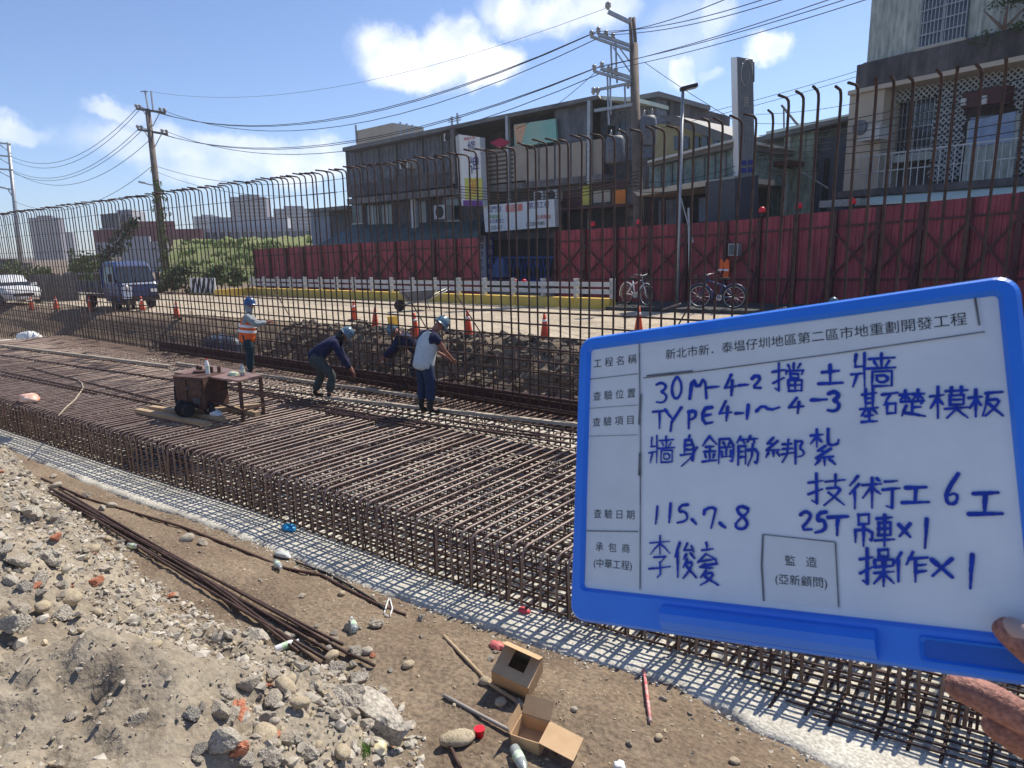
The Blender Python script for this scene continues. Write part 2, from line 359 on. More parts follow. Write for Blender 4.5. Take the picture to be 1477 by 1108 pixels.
# ---------------------------------------------------------------- setting: ground, road, blinding concrete
FOOT = [(-30, 3.0), (-14, 3.1), (-12, 3.05), (-8.3, 2.78), (-7.1, 2.5), (-5.2, 2.5), (-4.2, 2.68), (-3.5, 2.72), (-3.0, 2.55), (-2.7, 2.25), (-2.4, 1.6), (-2.0, 1.0), (0, .5), (6, .2)]
LEAN = [(-40, 2.6), (-16.4, 3.65), (-10.2, 3.78), (-7.5, 4.02), (-5, 4.12), (-3.8, 4.25), (-3, 4.3), (-2, 4.5), (-1.2, 4.36), (0, 4.25), (4, 4.3)]
YF = [(-40, 3.0), (-25, 3.55), (-16, 4.05), (-11, 4.32), (-8, 4.54), (-4, 4.62), (-2, 4.86), (-.4, 5.12), (2, 5.35), (4, 5.45)]
YW = 9.1                                      # plane of the rebar wall
def zr(x): return 1.35 + 0.0135 * (max(-60, min(x, 14)) + 5)      # road level, falling to the left
def ground_z(x, y, detail=True):
    le = plin(x, LEAN); F = plin(x, FOOT) + .18 * fbm(x * .9, 3.3)
    if y < le:
        z = .0 + .15 * ss(0, .9, le - y) + .022 * fbm(x * 2.2, y * 2.2) + .012 * fbm(x * 9, y * 9, 2)
        d = F - y
        if d > -.3:
            k = 1 + .25 * fbm(x * .8, y * .8, 7)
            z += k * (.42 * ss(-.05, .42, d) + .62 * ss(.25, 1.6, d) + .25 * ss(1.6, 3, d)) * ss(-.4, .4, 4.5 - x)
            a = ss(-.15, .5, d)
            z += a * (.085 * fbm(x * 2.6, y * 2.6, 1) + .055 * abs(fbm(x * 6, y * 6, 4)) + .026 * fbm(x * 17, y * 17, 5))
            z += .30 * a * ss(-5.2, -7.5, x)
        return z
    if y < 10.35: return -.16 + .02 * fbm(x * 2, y * 2) + (0.13 * ss(10.2, 10.35, y))
    t = ss(10.3, 12.1 + .35 * fbm(x * .35, 9), y)
    z = lerp(-.03, zr(x), t) + .28 * math.sin(math.pi * min(1, max(0, (y - 10.3) / 1.9))) * fbm(x * .9, y * 1.2, 3) + .07 * fbm(x * 4, y * 4, 6) * (1 - ss(12.2, 12.9, y))
    return z
def axis(parts):
    o = []
    for a, b, s in parts:
        n = max(1, int(round((b - a) / s))); o += [a + (b - a) * i / n for i in range(n)]
    return o + [parts[-1][1]]
xs = axis([(-1400, -200, 400), (-200, -60, 35), (-60, -24, 3), (-24, -12, .25), (-12, -7.5, .09), (-7.5, -1.6, .038), (-1.6, 3, .12), (3, 14, 1.2), (14, 60, 12), (60, 1400, 300)])
ys = axis([(-60, -6, 9), (-6, .3, .45), (.3, 4.6, .038), (4.6, 10.2, .6), (10.2, 13, .1), (13, 26, 1.3), (26, 60, 8), (60, 1600, 220)])
mb = MB(); nx = len(xs)
for y in ys:
    for x in xs: mb.v.append((x, y, ground_z(x, y)))
mb.f = [(j * nx + i, j * nx + i + 1, (j + 1) * nx + i + 1, (j + 1) * nx + i) for j in range(len(ys) - 1) for i in range(nx - 1)]
g = mb.build('ground', m_dirt, smooth=True, loc=(0, 0, 0)); tag(g, kind='structure')
at = g.data.attributes.new('dust', 'FLOAT', 'POINT')
at.data.foreach_set('value', [min(1, max(0, .5 + 1.6 * (plin(v[0], FOOT) - v[1]) + .55 * fbm(v[0] * 1.7, v[1] * 1.7, 8))) * (1 if v[1] < 4.6 else 0) for v in mb.v])

# blinding concrete under the footing, with a ragged hand-spread edge
mb = MB(); xl = axis([(-34, -10, .25), (-10, 3.6, .05)]); rows = [0, .03, .10, .25, 2, 6.3]
for x in xl:
    e = plin(x, LEAN) + .07 * fbm(x * 3.1, 1.7) + .035 * fbm(x * 13, 5.1)
    for k, r in enumerate(rows):
        z = [-.08, -.012, .004, .006, 0, 0][k] + (.006 * fbm(x * 8, r * 30) if k in (1, 2, 3) else 0)
        mb.v.append((x, (10.3 if k == 5 else e + r), z))
q = len(rows)
mb.f = [(i * q + j, (i + 1) * q + j, (i + 1) * q + j + 1, i * q + j + 1) for i in range(len(xl) - 1) for j in range(q - 1)]
tag(mb.build('lean_concrete', m_lean, smooth=True, loc=(0, 0, 0)), kind='structure')

# gravel road beyond the excavation
mb = MB(); xr = [-60 + 2 * i for i in range(37)]
for x in xr:
    for y in (12.75 + .2 * fbm(x * .6, 2), 16.5, 20.4): mb.v.append((x, y, zr(x) + .03))
mb.f = [(i * 3 + j, (i + 1) * 3 + j, (i + 1) * 3 + j + 1, i * 3 + j + 1) for i in range(len(xr) - 1) for j in range(2)]
tag(mb.build('road', m_road, loc=(0, 0, 0)), kind='structure')
mb = MB()
for i in range(11):
    x = -11.2 + 2 * i
    mb.hexa([(x, 19.3, zr(x)), (x + 2, 19.3, zr(x + 2)), (x + 2, 22, zr(x + 2)), (x, 22, zr(x)), (x, 19.3, zr(x) + .14), (x + 2, 19.3, zr(x + 2) + .14), (x + 2, 22, zr(x + 2) + .14), (x, 22, zr(x) + .14)])
tag(mb.build('pavement', m_asph, loc=(0, 0, 0)), kind='structure')
# grass bank far left
mb = MB(); A, B = atd(235, 400, 62), atd(470, 398, 56); C1, D1 = atd(250, 346, 76), atd(480, 340, 70)
gx = 40
for i in range(gx + 1):
    t = i / gx
    for k, (P, Q) in enumerate([(A, B), (A * .6 + C1 * .4, B * .6 + D1 * .4), (C1, D1), (C1 + np.array([0, 14, -4]), D1 + np.array([0, 14, -4]))]):
        p = lerp(P, Q, t); mb.v.append((p[0], p[1], (0.2 if k == 0 else p[2]) + (.5 * fbm(i * .4, k * 2.) if 0 < k < 3 else 0)))
mb.f = [(i * 4 + j, (i + 1) * 4 + j, (i + 1) * 4 + j + 1, i * 4 + j + 1) for i in range(gx) for j in range(3)]
tag(mb.build('grass_bank', m_grass, smooth=True, loc=(0, 0, 0)), kind='structure')

# ---------------------------------------------------------------- rebar cages
RB = .0138
t = thing('footing_rebar_cage', 'wide rusty rebar cage of the footing lying flat on the pale concrete', 'rebar cage', (-8, 4.5, 0))
ZT = .645
bars = []
i = 0; x = -27.0
while x < 2.6:
    bars.append(x + random.uniform(-.024, .024)); x += .15 if x > -18 else .2
vis = [x for x in bars if -13.4 < x < 1.6]
vis = sorted(vis, key=lambda x: abs(x + 4.5))[:100]
def hook(mb, x, w=1.0):
    y0 = plin(x, YF); j = random.uniform(-.012, .012); sk = random.uniform(-.03, .03)
    yb = YW - .05
    mb.tube([(x + j, yb, ZT), (x + j + random.uniform(-.02, .02), (y0 + yb) / 2 + random.uniform(-1, 1), ZT + random.uniform(-.006, .006)), (x + j, y0 + .09, ZT), (x + j, y0 + .03, ZT - .02), (x + j, y0, ZT - .08), (x + sk, y0 + random.uniform(-.02, .02), .07)], RB, 6)
rest = MB()
for x in bars:
    if x in vis:
        b = MB(); hook(b, x); b.build('transverse_bar', m_bar, t, True)
    else: hook(rest, x)
rest.build('transverse_bar', m_bar, t, True, kind='stuff')
for k in range(24):                            # long bars of the top mat, under the transverse bars
    z = ZT - .034; o = .1 + k * .2; b = MB()
    if o > 4.5: break
    P = [(x, max(plin(x, YF) + o, 3.5), z) for x in (-27, -20, -16, -11, -8, -5, -2.5, -.4, 2.6)]
    b.tube(P, .011, 5); b.build('longitudinal_bar', m_rustd, t, True)
for k in range(5):                             # long bars of the front face
    b = MB(); z = .06 + k * .125
    b.tube([(x, plin(x, YF) + .022 + (.01 if k % 2 else 0), z) for x in (-27, -20, -16, -11, -8, -5, -2.5, -.4, 2.6)], .0115, 5); b.build('face_bar', m_rust, t, True)
bot = MB()
for x in bars: bot.tube([(x + .03, plin(x, YF) - .02, .055), (x + .03, YW, .055)], .013, 5)
for k in range(30):
    o = .12 + k * .15
    bot.tube([(x, max(plin(x, YF) + o, 3.5), .085) for x in (-27, -20, -16, -11, -8, -5, -2.5, -.4, 2.6)], .0115, 5)
bot.build('bottom_mat', m_rustd, t, True)
ties = MB()                                    # uprights inside the cage, and second legs in the front face
for x in bars:
    y0 = plin(x, YF)
    for o in (.62, 1.1, 1.6, 2.3, 3.1):
        if x < -14 and o > 1: continue
        xx = x + random.uniform(-.05, .05); ties.tube([(xx, y0 + o + random.uniform(-.05, .05), .06), (xx + random.uniform(-.05, .05), y0 + o, ZT - .03)], .009, 4)
    if random.random() < .75:
        xx = x + random.uniform(.04, .1); ties.tube([(xx, y0 + .035, .05), (xx + random.uniform(-.03, .03), y0 + .03, ZT - .02)], .0105, 5)
ties.build('stirrup_bars', m_rustd, t, True, kind='stuff')
stub = MB()                                     # bar ends standing on the blinding at the toe
for k in range(16):
    x = -1.3 + .22 * k + random.uniform(-.05, .05); y = plin(x, YF) - .28 - random.uniform(0, .1)
    stub.tube([(x, y, .005), (x + .01, y + .6, .02)], .013, 5)
for k in range(4): stub.tube([(xx, plin(xx, YF) - .05 - .08 * k, .03) for xx in (-1.6 + .2 * k, 0, 1.2, 2.6)], .010, 5)
stub.build('toe_bars', m_rust, t, True)

t = thing('wall_rebar_mesh', 'tall upright rebar mesh with hooked tops rising along the back of the footing', 'rebar mesh', (-8, YW, .6))
rest = MB(); wallx = []
x = -34.0
while x < 1.9:
    if not (-2.80 < x < -2.79): wallx.append(x)
    x += .2 if x > -20 else .25
visw = set(sorted(wallx, key=lambda x: abs(x + 4))[:100])
for x in wallx:
    tall = x > -2.85
    top = (5.12 if tall else 4.94) + random.uniform(-.025, .025); xx = x + random.uniform(-.03, .03); lean = random.uniform(-.03, .03); wv = random.uniform(-.015, .015)
    hl = random.uniform(.26, .36); hx = random.uniform(-.05, .04)
    P = [(xx, YW, .08), (xx + wv, YW + .005, 1.6), (xx + lean * .5, YW, 3.2), (xx + lean, YW, top - .09), (xx + lean, YW - .02, top - .03), (xx + lean + hx * .3, YW - .08, top), (xx + lean + hx, YW - hl, top + random.uniform(-.012, .02))]
    r = .0175 if tall else .0155
    if x in visw:
        b = MB(); b.tube(P, r, 6); b.build('vertical_bar', m_rust, t, True)
    else: rest.tube(P, r, 6)
rest.build('vertical_bar', m_rust, t, True, kind='stuff')
z = .72
while z < 2.5:
    b = MB(); b.tube([(-34 + 3.25 * k, YW - .03, z + random.uniform(-.012, .012)) for k in range(12)], .0155 if z < 2.4 else .018, 5); b.build('horizontal_bar', m_rust, t, True); z += .2 + random.uniform(-.012, .012)
thin = MB()                                    # thin spacing wires high on the far end of the mesh
for z in (3.0, 3.5, 4.1, 4.55): thin.tube([(-34, YW - .02, z), (-22, YW - .02, z + .02), (-11.5, YW - .02, z - .01)], .006, 4)
thin.build('spacer_wire', m_rust, t, True)
back = MB(); x = -26.0                           # the rear face of the mesh, so far only tied up to chest height
while x < 1.9: back.tube([(x, YW + .2, .1), (x + random.uniform(-.03, .03), YW + .21, 1.75 + random.uniform(-.25, .1))], .0125, 5); x += .4
for k in range(7): back.tube([(-30, YW + .18, .62 + .17 * k), (-14, YW + .18, .63 + .17 * k), (1.9, YW + .18, .62 + .17 * k)], .0105, 5)
back.build('rear_bars', m_rustd, t, True, kind='stuff')
for x, dx in ((-9.6, 1.3), (-8.3, 1.4), (-14, 1.5), (-3.9, -.9)): MB().tube([(x, YW - .05, 2.55), (x + dx, YW - .06, .9)], .012, 5).build('brace_bar', m_rust, t, True)
for x in (-4.3, -2.9, -2.3): MB().tube([(x, YW - .06, 2.46), (x + .38, YW - .32, 2.58)], .013, 5).build('spacer_bar', m_bar, t, True)

# loose bars and boards lying on the footing
LOOSE = [((105, 528), (430, 572)), ((262, 548), (560, 603)), ((280, 553), (800, 628)), ((300, 549), (832, 622)), ((470, 596), (835, 634)), ((480, 592), (600, 612)), ((0, 512), (250, 548)), ((0, 535), (235, 585)), ((40, 530), (230, 578)), ((400, 578), (820, 640)), ((455, 590), (610, 617)), ((0, 540), (140, 568))]
for k, (a, b) in enumerate(LOOSE):
    p, q = onz(*a, ZT + .03), onz(*b, ZT + .03); o = MB(); L = [lerp(p, q, s) + np.array([0, random.uniform(-.02, .02), 0]) for s in (0, .33, .66, 1)]
    o.tube(L, .016, 6); o = o.build('loose_rebar', m_rustd, smooth=True, loc=p)
    tag(o, 'long dark loose bar lying lengthwise across the top of the footing cage', 'rebar', 'loose bars on the footing cage')
for k, (a, b, w_, lab) in enumerate([((255, 524), (640, 577), .07, 'pale long formwork plank at the foot of the wall mesh, beside the stooping worker'), ((470, 573), (834, 613), .09, 'pale long formwork plank at the foot of the wall mesh, running behind the blue board'),
                                     ((0, 498), (245, 528), .10, 'pale narrow plank at the foot of the wall mesh, far left of the rusty machine')]):
    p, q = onz(*a, ZT + .06), onz(*b, ZT + .06); o = MB(); o.bar(p, q, w_, .05); tag(o.build('formwork_plank', m_woodp, loc=p), lab, 'plank', 'planks at the foot of the mesh')
mbk = MB(); a, b = onz(150, 512, ZT), onz(836, 590, ZT); a[1] = b[1] = YW + .22; mbk.hexa([(a[0], YW + .2, .3), (2.5, YW + .2, .3), (2.5, YW + .25, .3), (a[0], YW + .25, .3), (a[0], YW + .2, .86), (2.5, YW + .2, .86), (2.5, YW + .25, .86), (a[0], YW + .25, .86)])
tag(mbk.build('kicker_board', m_redd, loc=(-8, YW + .2, .6)), 'low rust-brown formwork panel behind the foot of the rebar wall', 'formwork')
o = MB(); P = [onz(704, 562, .12), onz(765, 540, .16), onz(812, 548, .14), onz(770, 572, .1)]; o.prism(P, (0, 0, .02)); tag(o.build('plywood_sheet', m_wood, loc=P[0]), 'tan plywood sheet lying in the pit behind the rebar wall', 'plywood')

# loose bars on the dirt in front
for k, (a, b) in enumerate([((72, 702), (480, 940)), ((70, 700), (462, 955)), ((78, 704), (494, 929)), ((74, 708), (540, 959)), ((90, 714), (470, 950)), ((84, 700), (505, 944)), ((110, 728), (430, 938)), ((70, 712), (300, 838))]):
    P = []
    p, q = onz(*a, .2), onz(*b, .2); amp = random.uniform(-.12, .12)
    for s in range(9):
        c = lerp(p, q, s / 8) + np.array([0, amp * math.sin(math.pi * s / 8), 0]); c[2] = ground_z(c[0], c[1]) + .025 + .012 * (k % 3); P.append(c)
    for _ in range(3):
        zz = [c[2] for c in P]
        for s in range(1, 8): P[s][2] = max((zz[s - 1] + zz[s + 1]) / 2, zz[s])
    o = MB(); o.tube(P, .0145, 6)
    tag(o.build('loose_rebar', m_rust, smooth=True, loc=p), 'rusty bar in the bundle of long bars on the dirt in front of the footing', 'rebar', 'bundle of bars on the dirt')
def on_ground(u, v, lift=0.0, z0=.15):
    p = onz(u, v, z0)
    for _ in range(12): p = onz(u, v, ground_z(p[0], p[1]) + lift)
    return p
def strip(name, m, pts, r, label, cat, n=6, lift=.012):
    P = [on_ground(u, v, lift) for u, v in pts]; Q = []
    for a, b in zip(P, P[1:]): Q += [lerp(a, b, s) for s in (0, .5)]
    Q.append(P[-1]); o = MB(); o.tube(Q, r, n); return tag(o.build(name, m, smooth=True, loc=P[0]), label, cat)
strip('hose', m_rustd, [(60, 690), (124, 719), (168, 732), (263, 760), (352, 795), (412, 820), (464, 830), (505, 852), (545, 872), (585, 887)], .016, 'thin brown hose snaking along the dirt at the edge of the pale concrete', 'hose')
strip('cable', m_black, [(395, 792), (430, 812), (470, 826), (505, 845), (540, 866), (556, 880)], .011, 'dark cable beside the brown hose at the ragged concrete edge', 'cable')
strip('rope', m_bag, [(554, 885), (559, 868), (562, 862), (566, 878), (562, 890), (555, 887)], .008, 'small white rope loop lying at the concrete edge', 'rope')
strip('stick', m_wood, [(640, 917), (672, 950), (705, 985), (760, 1022)], .016, 'brown wooden stick running under the open cardboard box', 'stick', lift=.02)
strip('pole', m_pole, [(640, 1003), (690, 1030), (742, 1057)], .014, 'thin pale pole pointing at the torn flat cardboard', 'pole', lift=.02)
strip('rusty_rod', m_rust, [(640, 1066), (652, 1082), (664, 1108)], .014, 'short rusty rod by the long oval stone at the bottom edge', 'rod', lift=.02)
strip('marker_stake', mat('red_white_stake', (.62, .10, .10), .6, scale=18, col2=(.75, .66, .60), spot=.55), [(921, 932), (930, 975), (938, 1040)], .013, 'thin red and white stake lying across the concrete edge under the board', 'stake', lift=.03)
P = [onz(u, v, ZT + .025) for u, v in [(106, 545), (118, 552), (120, 560), (108, 577), (95, 588), (84, 600)]]
o = MB(); o.tube(P, .014, 6); tag(o.build('cord', m_woodp, smooth=True, loc=P[0]), 'pale cord lying over the footing bars left of the rusty machine', 'cord')

# ---------------------------------------------------------------- the hand-held board (0.40 x 0.30 m, about half a metre away)
BQ = [atd(839, 490, .7644), atd(1470, 397, .5256), atd(1528, 995, .4640), atd(822, 893, .7028)]
B_O = BQ[0]; B_x = unit(BQ[1] - BQ[0]); B_n = unit(np.cross(B_x, BQ[3] - BQ[0]))
if B_n @ (CAM - B_O) < 0: B_n = -B_n
B_y = np.cross(B_n, B_x)
if B_y @ (BQ[3] - BQ[0]) < 0: B_y = -B_y       # B_y points down the board
B_w = float((BQ[1] - BQ[0]) @ B_x); B_h = float((BQ[3] - BQ[0]) @ B_y)
def bp(a, b, d=0.0): return B_O + B_x * a + B_y * b + B_n * d
def bpx(u, v):                                  # photo position of a mark -> position on the board, in metres from its top left corner
    r = ray(u, v); t = ((B_O - CAM) @ B_n) / (r @ B_n); p = CAM + t * r - B_O
    return float(p @ B_x), float(p @ B_y)
board = thing('whiteboard', 'blue-framed hand-held whiteboard with blue handwriting and a pen tray', 'whiteboard', bp(B_w / 2, B_h / 2))
TRAY = B_h - bpx(848, 848)[1]; FW = .0145
def rrect(x0, y0, x1, y1, r, n=6):
    P = []
    for cx_, cy_, a0 in ((x1 - r, y0 + r, -90), (x1 - r, y1 - r, 0), (x0 + r, y1 - r, 90), (x0 + r, y0 + r, 180)):
        for i in range(n + 1):
            a = R_(a0 + 90 * i / n); P.append((cx_ + r * math.cos(a), cy_ + r * math.sin(a)))
    return P
mb = MB(); OU = rrect(0, 0, B_w, B_h, .016); IN = rrect(FW, FW, B_w - FW, B_h - TRAY, .004); n = len(OU)
inset = rrect(.003, .003, B_w - .003, B_h - .003, .014); in2 = rrect(FW - .003, FW - .003, B_w - FW + .003, B_h - TRAY + .003, .006)
rings = [(OU, -.012), (OU, .003), (inset, .007), (in2, .007), (IN, .0025), (IN, -.001)]
for P, d in rings: mb.v += [tuple(bp(a, b, d)) for a, b in P]
for k in range(len(rings) - 1): mb.f += [(k * n + i, k * n + (i + 1) % n, (k + 1) * n + (i + 1) % n, (k + 1) * n + i) for i in range(n)]
mb.f.append(tuple(range(n)))
mb.build('frame', m_blue, board, False)
mb = MB(); mb.prism([bp(a, b, .0015) for a, b in rrect(FW - .002, FW - .002, B_w - FW + .002, B_h - TRAY + .002, .003)], -B_n * .006); mb.build('writing_panel', m_white, board)
# pen tray: a ledge with a raised rounded bar on the left and a recess on the right
tx0, ty0 = bpx(962, 872); tx1, _ = bpx(1268, 930); mb = MB()
prof = [(.0, .0065), (.0025, .014), (.008, .018), (.015, .017), (.021, .012), (.0235, .0065)]
TH = TRAY - .013; yb0 = B_h - TRAY + .006
vs = [bp(a, yb0 + b, d) for a in (tx0, tx0 + .003, tx1 - .003, tx1) for b, d in prof]; q = len(prof)
mb.add(vs, [(i * q + j, (i + 1) * q + j, (i + 1) * q + j + 1, i * q + j + 1) for i in range(3) for j in range(q - 1)] + [tuple(range(q)), tuple(range(3 * q, 4 * q))]); mb.build('pen_tray', m_blue, board, False)
rx0, _ = bpx(1328, 930); mb = MB()
P0 = rrect(rx0, yb0 + .001, B_w - .012, yb0 + TH, .003); 
mb.add([bp(a, b, .0078) for a, b in rrect(rx0 + .002, yb0 + .003, B_w - .014, yb0 + TH - .002, .003)], [tuple(range(28))]); mb.build('recess', m_blued, board)
mb = MB(); k = 28; o1 = P0; i1 = rrect(rx0 + .003, yb0 + .004, B_w - .015, yb0 + TH - .003, .003)
mb.v = [tuple(bp(a, b, .0072)) for a, b in o1] + [tuple(bp(a, b, .0105)) for a, b in rrect(rx0 + .001, yb0 + .002, B_w - .013, yb0 + TH - .001, .003)] + [tuple(bp(a, b, .0079)) for a, b in i1]
mb.f = [(r * k + i, r * k + (i + 1) % k, (r + 1) * k + (i + 1) % k, (r + 1) * k + i) for r in range(2) for i in range(k)]; mb.build('recess_rim', m_blue, board)
# paper strips taped on: title strip, left column, supervision box
def strip_px(name, pts, d, m=m_paper):
    mb = MB(); P = [bpx(*p) for p in pts]; mb.prism([bp(a, b, d) for a, b in P], -B_n * .0003); return mb.build(name, m, board)
strip_px('title_strip', [(930, 500), (1412, 430), (1420, 484), (930, 545)], .0021)
strip_px('label_column', [(852, 503), (922, 493), (925, 848), (846, 838)], .0021)
strip_px('supervision_slip', [(1102, 772), (1207, 783), (1212, 878), (1103, 866)], .0021)
_lay = [0]
def ink(mb, pts, wpx, local=False, taper=False):
    """a flat marker stroke: quads and round joints, each piece a hair above the last"""
    P = [np.array(bpx(*p)) for p in pts]; s0 = .5 * wpx * .00068; nP = len(P)
    for i, p in enumerate(P):
        if taper: s = s0 * (1.12 - .42 * (i / max(1, nP - 1)) ** 1.5 + .10 * math.sin(i * 1.7 + p[0] * 900))
        else: s = s0
        _lay[0] += 1; d = .0024 + (_lay[0] % 4000) * 2.2e-7
        mb.add([bp(p[0] + s * math.cos(a * math.pi / 4), p[1] + s * math.sin(a * math.pi / 4), d) for a in range(8)], [tuple(range(8))])
        if i:
            q = P[i - 1]; t = p - q; L = np.linalg.norm(t)
            if L < 1e-6: continue
            nn = np.array([-t[1], t[0]]) / L * s; _lay[0] += 1; d = .0024 + (_lay[0] % 4000) * 2.2e-7
            mb.add([bp(*(q + nn), d), bp(*(p + nn), d), bp(*(p - nn), d), bp(*(q - nn), d)], [(0, 1, 2, 3)])
G = {
 'tu': "20,38 82,32;50,5 50,90;5,92 98,86", 'gong': "15,10 88,6;50,10 47,86;0,90 100,88",
 'dang': "2,30 38,22;22,0 22,95 10,85;5,68 38,50;68,0 68,22;50,5 56,18;88,2 80,16;45,25 45,38;45,26 97,24 92,38;58,36 58,50;58,36 82,36 82,50;58,50 82,50;52,58 52,95;52,58 92,57 92,95;72,57 72,94;52,76 92,75;52,95 92,94",
 'qiang': "10,5 8,40;30,0 30,98;8,40 30,38;0,62 30,58;14,62 4,98;40,18 98,14;68,2 68,46;52,26 58,38;86,24 78,38;36,46 100,42;48,54 46,96;48,54 92,52 92,95;48,96 92,94;58,66 82,65 82,84 58,85 58,66",
 'ji': "15,18 88,14;32,2 32,58;70,0 70,57;32,30 70,28;32,44 70,42;2,60 98,56;30,62 8,80;68,60 92,74;50,62 50,96;28,80 72,77;10,98 92,94",
 'chu': "0,18 36,12;20,15 4,58;12,50 12,90;12,52 32,50 32,86;12,88 32,86;42,20 66,16;54,2 54,40;54,22 42,38;54,22 64,34;70,18 98,14;84,0 84,38;84,20 72,36;84,20 96,32;44,46 96,42 90,52;70,44 70,92;70,66 90,64;56,60 46,96;50,84 100,98",
 'mo': "0,30 36,26;20,0 20,100;20,34 2,68;20,36 34,56;42,14 98,10;56,2 56,22;82,0 82,22;52,28 52,58;52,28 88,26 88,56;52,42 88,40;52,58 88,56;40,70 100,66;70,58 66,74 44,100;70,72 98,98",
 'ban': "0,30 36,26;20,0 20,100;20,34 2,68;20,36 34,56;48,14 96,8;54,14 50,50 40,98;54,38 90,34 76,64 48,96;58,52 98,96",
 'shen': "55,0 45,14;28,16 26,60;28,16 76,14 76,84 62,76;28,32 76,30;28,46 76,44;6,64 76,58;94,40 60,72 10,100",
 'gang': "24,0 2,34;24,0 46,30;12,38 38,36;6,56 42,54;24,36 24,88;10,66 14,78;38,64 34,78;2,92 46,86;54,10 52,98;54,10 98,8 98,92 88,88;66,22 70,32;88,20 82,32;60,40 92,38;76,40 76,72;62,54 62,74 90,72;90,52 90,74",
 'jin': "20,0 4,22;16,12 44,10;30,12 36,24;62,0 50,20;58,10 96,8;76,10 80,22;12,34 8,96;12,34 42,32 42,92;12,52 42,50;12,70 42,68;52,46 98,42 92,92 80,86;74,26 70,66 52,98",
 'bang': "20,0 6,22 24,24;30,14 4,48 34,46;20,48 20,72;8,58 2,76;30,56 36,70;42,26 64,22;42,44 66,40;40,64 68,58;56,8 54,64 42,94;74,12 74,100;74,14 94,12 82,40 96,52 92,70 78,72",
 'za': "4,18 44,14;24,0 24,48;24,20 4,40;24,22 42,36;62,0 60,34 64,44 94,42 96,30;52,46 28,60 56,62;70,54 22,80 78,76;50,78 50,100;32,86 18,98;66,84 84,96",
 'ji4': "2,28 40,22;24,0 24,92 12,84;2,64 40,48;48,24 100,18;74,2 74,44;52,46 92,42 74,70 44,98;56,58 98,98",
 'shu': "18,0 2,28;20,24 2,54;12,44 12,98;28,26 64,22;46,4 46,96;46,30 28,66;46,32 62,54;56,6 62,14;72,16 96,14;68,40 100,36;86,38 86,96 74,90",
 'diao': "28,6 28,36;28,6 74,4 74,34;28,36 74,34;12,52 12,88;12,52 90,50 90,86 80,80;50,36 50,100",
 'che': "14,12 86,8;22,26 22,66;22,26 80,24 80,64;22,45 80,43;22,66 80,64;4,82 98,78;50,0 50,100",
 'li': "8,18 92,14;50,0 50,44;48,18 8,44;52,18 92,42;26,52 76,50 50,66;50,64 52,92 38,100;4,80 96,74",
 'jun': "22,0 2,40;14,24 14,98;58,2 44,22 84,20;76,10 88,26;54,32 42,46;74,30 92,44;58,46 40,70;54,58 86,54 64,82 40,100;54,66 98,98",
 'qing': "50,0 54,12;34,18 78,14;18,46 50,26 90,40;30,44 84,40;36,54 92,50 88,38;26,58 78,60;46,50 66,62;50,66 30,82;44,74 84,70 60,90 26,100;46,80 98,100",
 'cao': "2,28 38,22;22,0 22,92 10,84;2,64 38,48;56,4 56,22;56,4 84,2 84,20;56,22 84,20;44,30 44,48;44,30 66,29 66,47;44,48 66,47;74,29 74,46;74,29 98,28 98,45;74,46 98,45;42,64 100,60;70,50 70,100;70,64 42,92;70,66 100,92",
 'zuo': "24,0 2,42;15,26 15,98;56,0 38,40;48,22 100,18;64,22 64,98;64,44 96,40;64,66 96,62",
 '3': "10,12 50,2 88,14 80,34 40,46 84,54 94,76 60,98 6,92", '0': "50,2 14,30 8,72 40,98 80,80 94,34 64,4 50,2", 'M': "6,98 18,6 50,62 88,2 96,98",
 '4': "52,0 6,62 96,54;66,28 58,100", '2': "8,22 44,2 86,16 80,44 6,94 96,92", 'T': "4,10 98,4;50,8 46,98", 'Y': "4,6 46,48;98,0 44,60 36,98",
 'P': "16,4 14,98;16,8 70,2 92,20 70,42 16,50", 'E': "90,4 12,10 10,94 94,86;12,50 80,44", '1': "62,0 38,100", '~': "0,80 28,14 58,72 100,40",
 '5': "88,4 30,8 20,44 60,38 88,60 76,90 8,98", '7': "10,34 16,8 92,2 80,40 60,98", '8': "86,16 44,2 20,24 76,56 84,84 48,100 12,82 40,56 88,30 86,16",
 '6': "80,0 30,44 10,78 40,100 78,84 70,58 20,70", ',': "10,10 90,90", 'x': "4,10 96,94;94,6 6,90", '-': "0,60 100,40"}
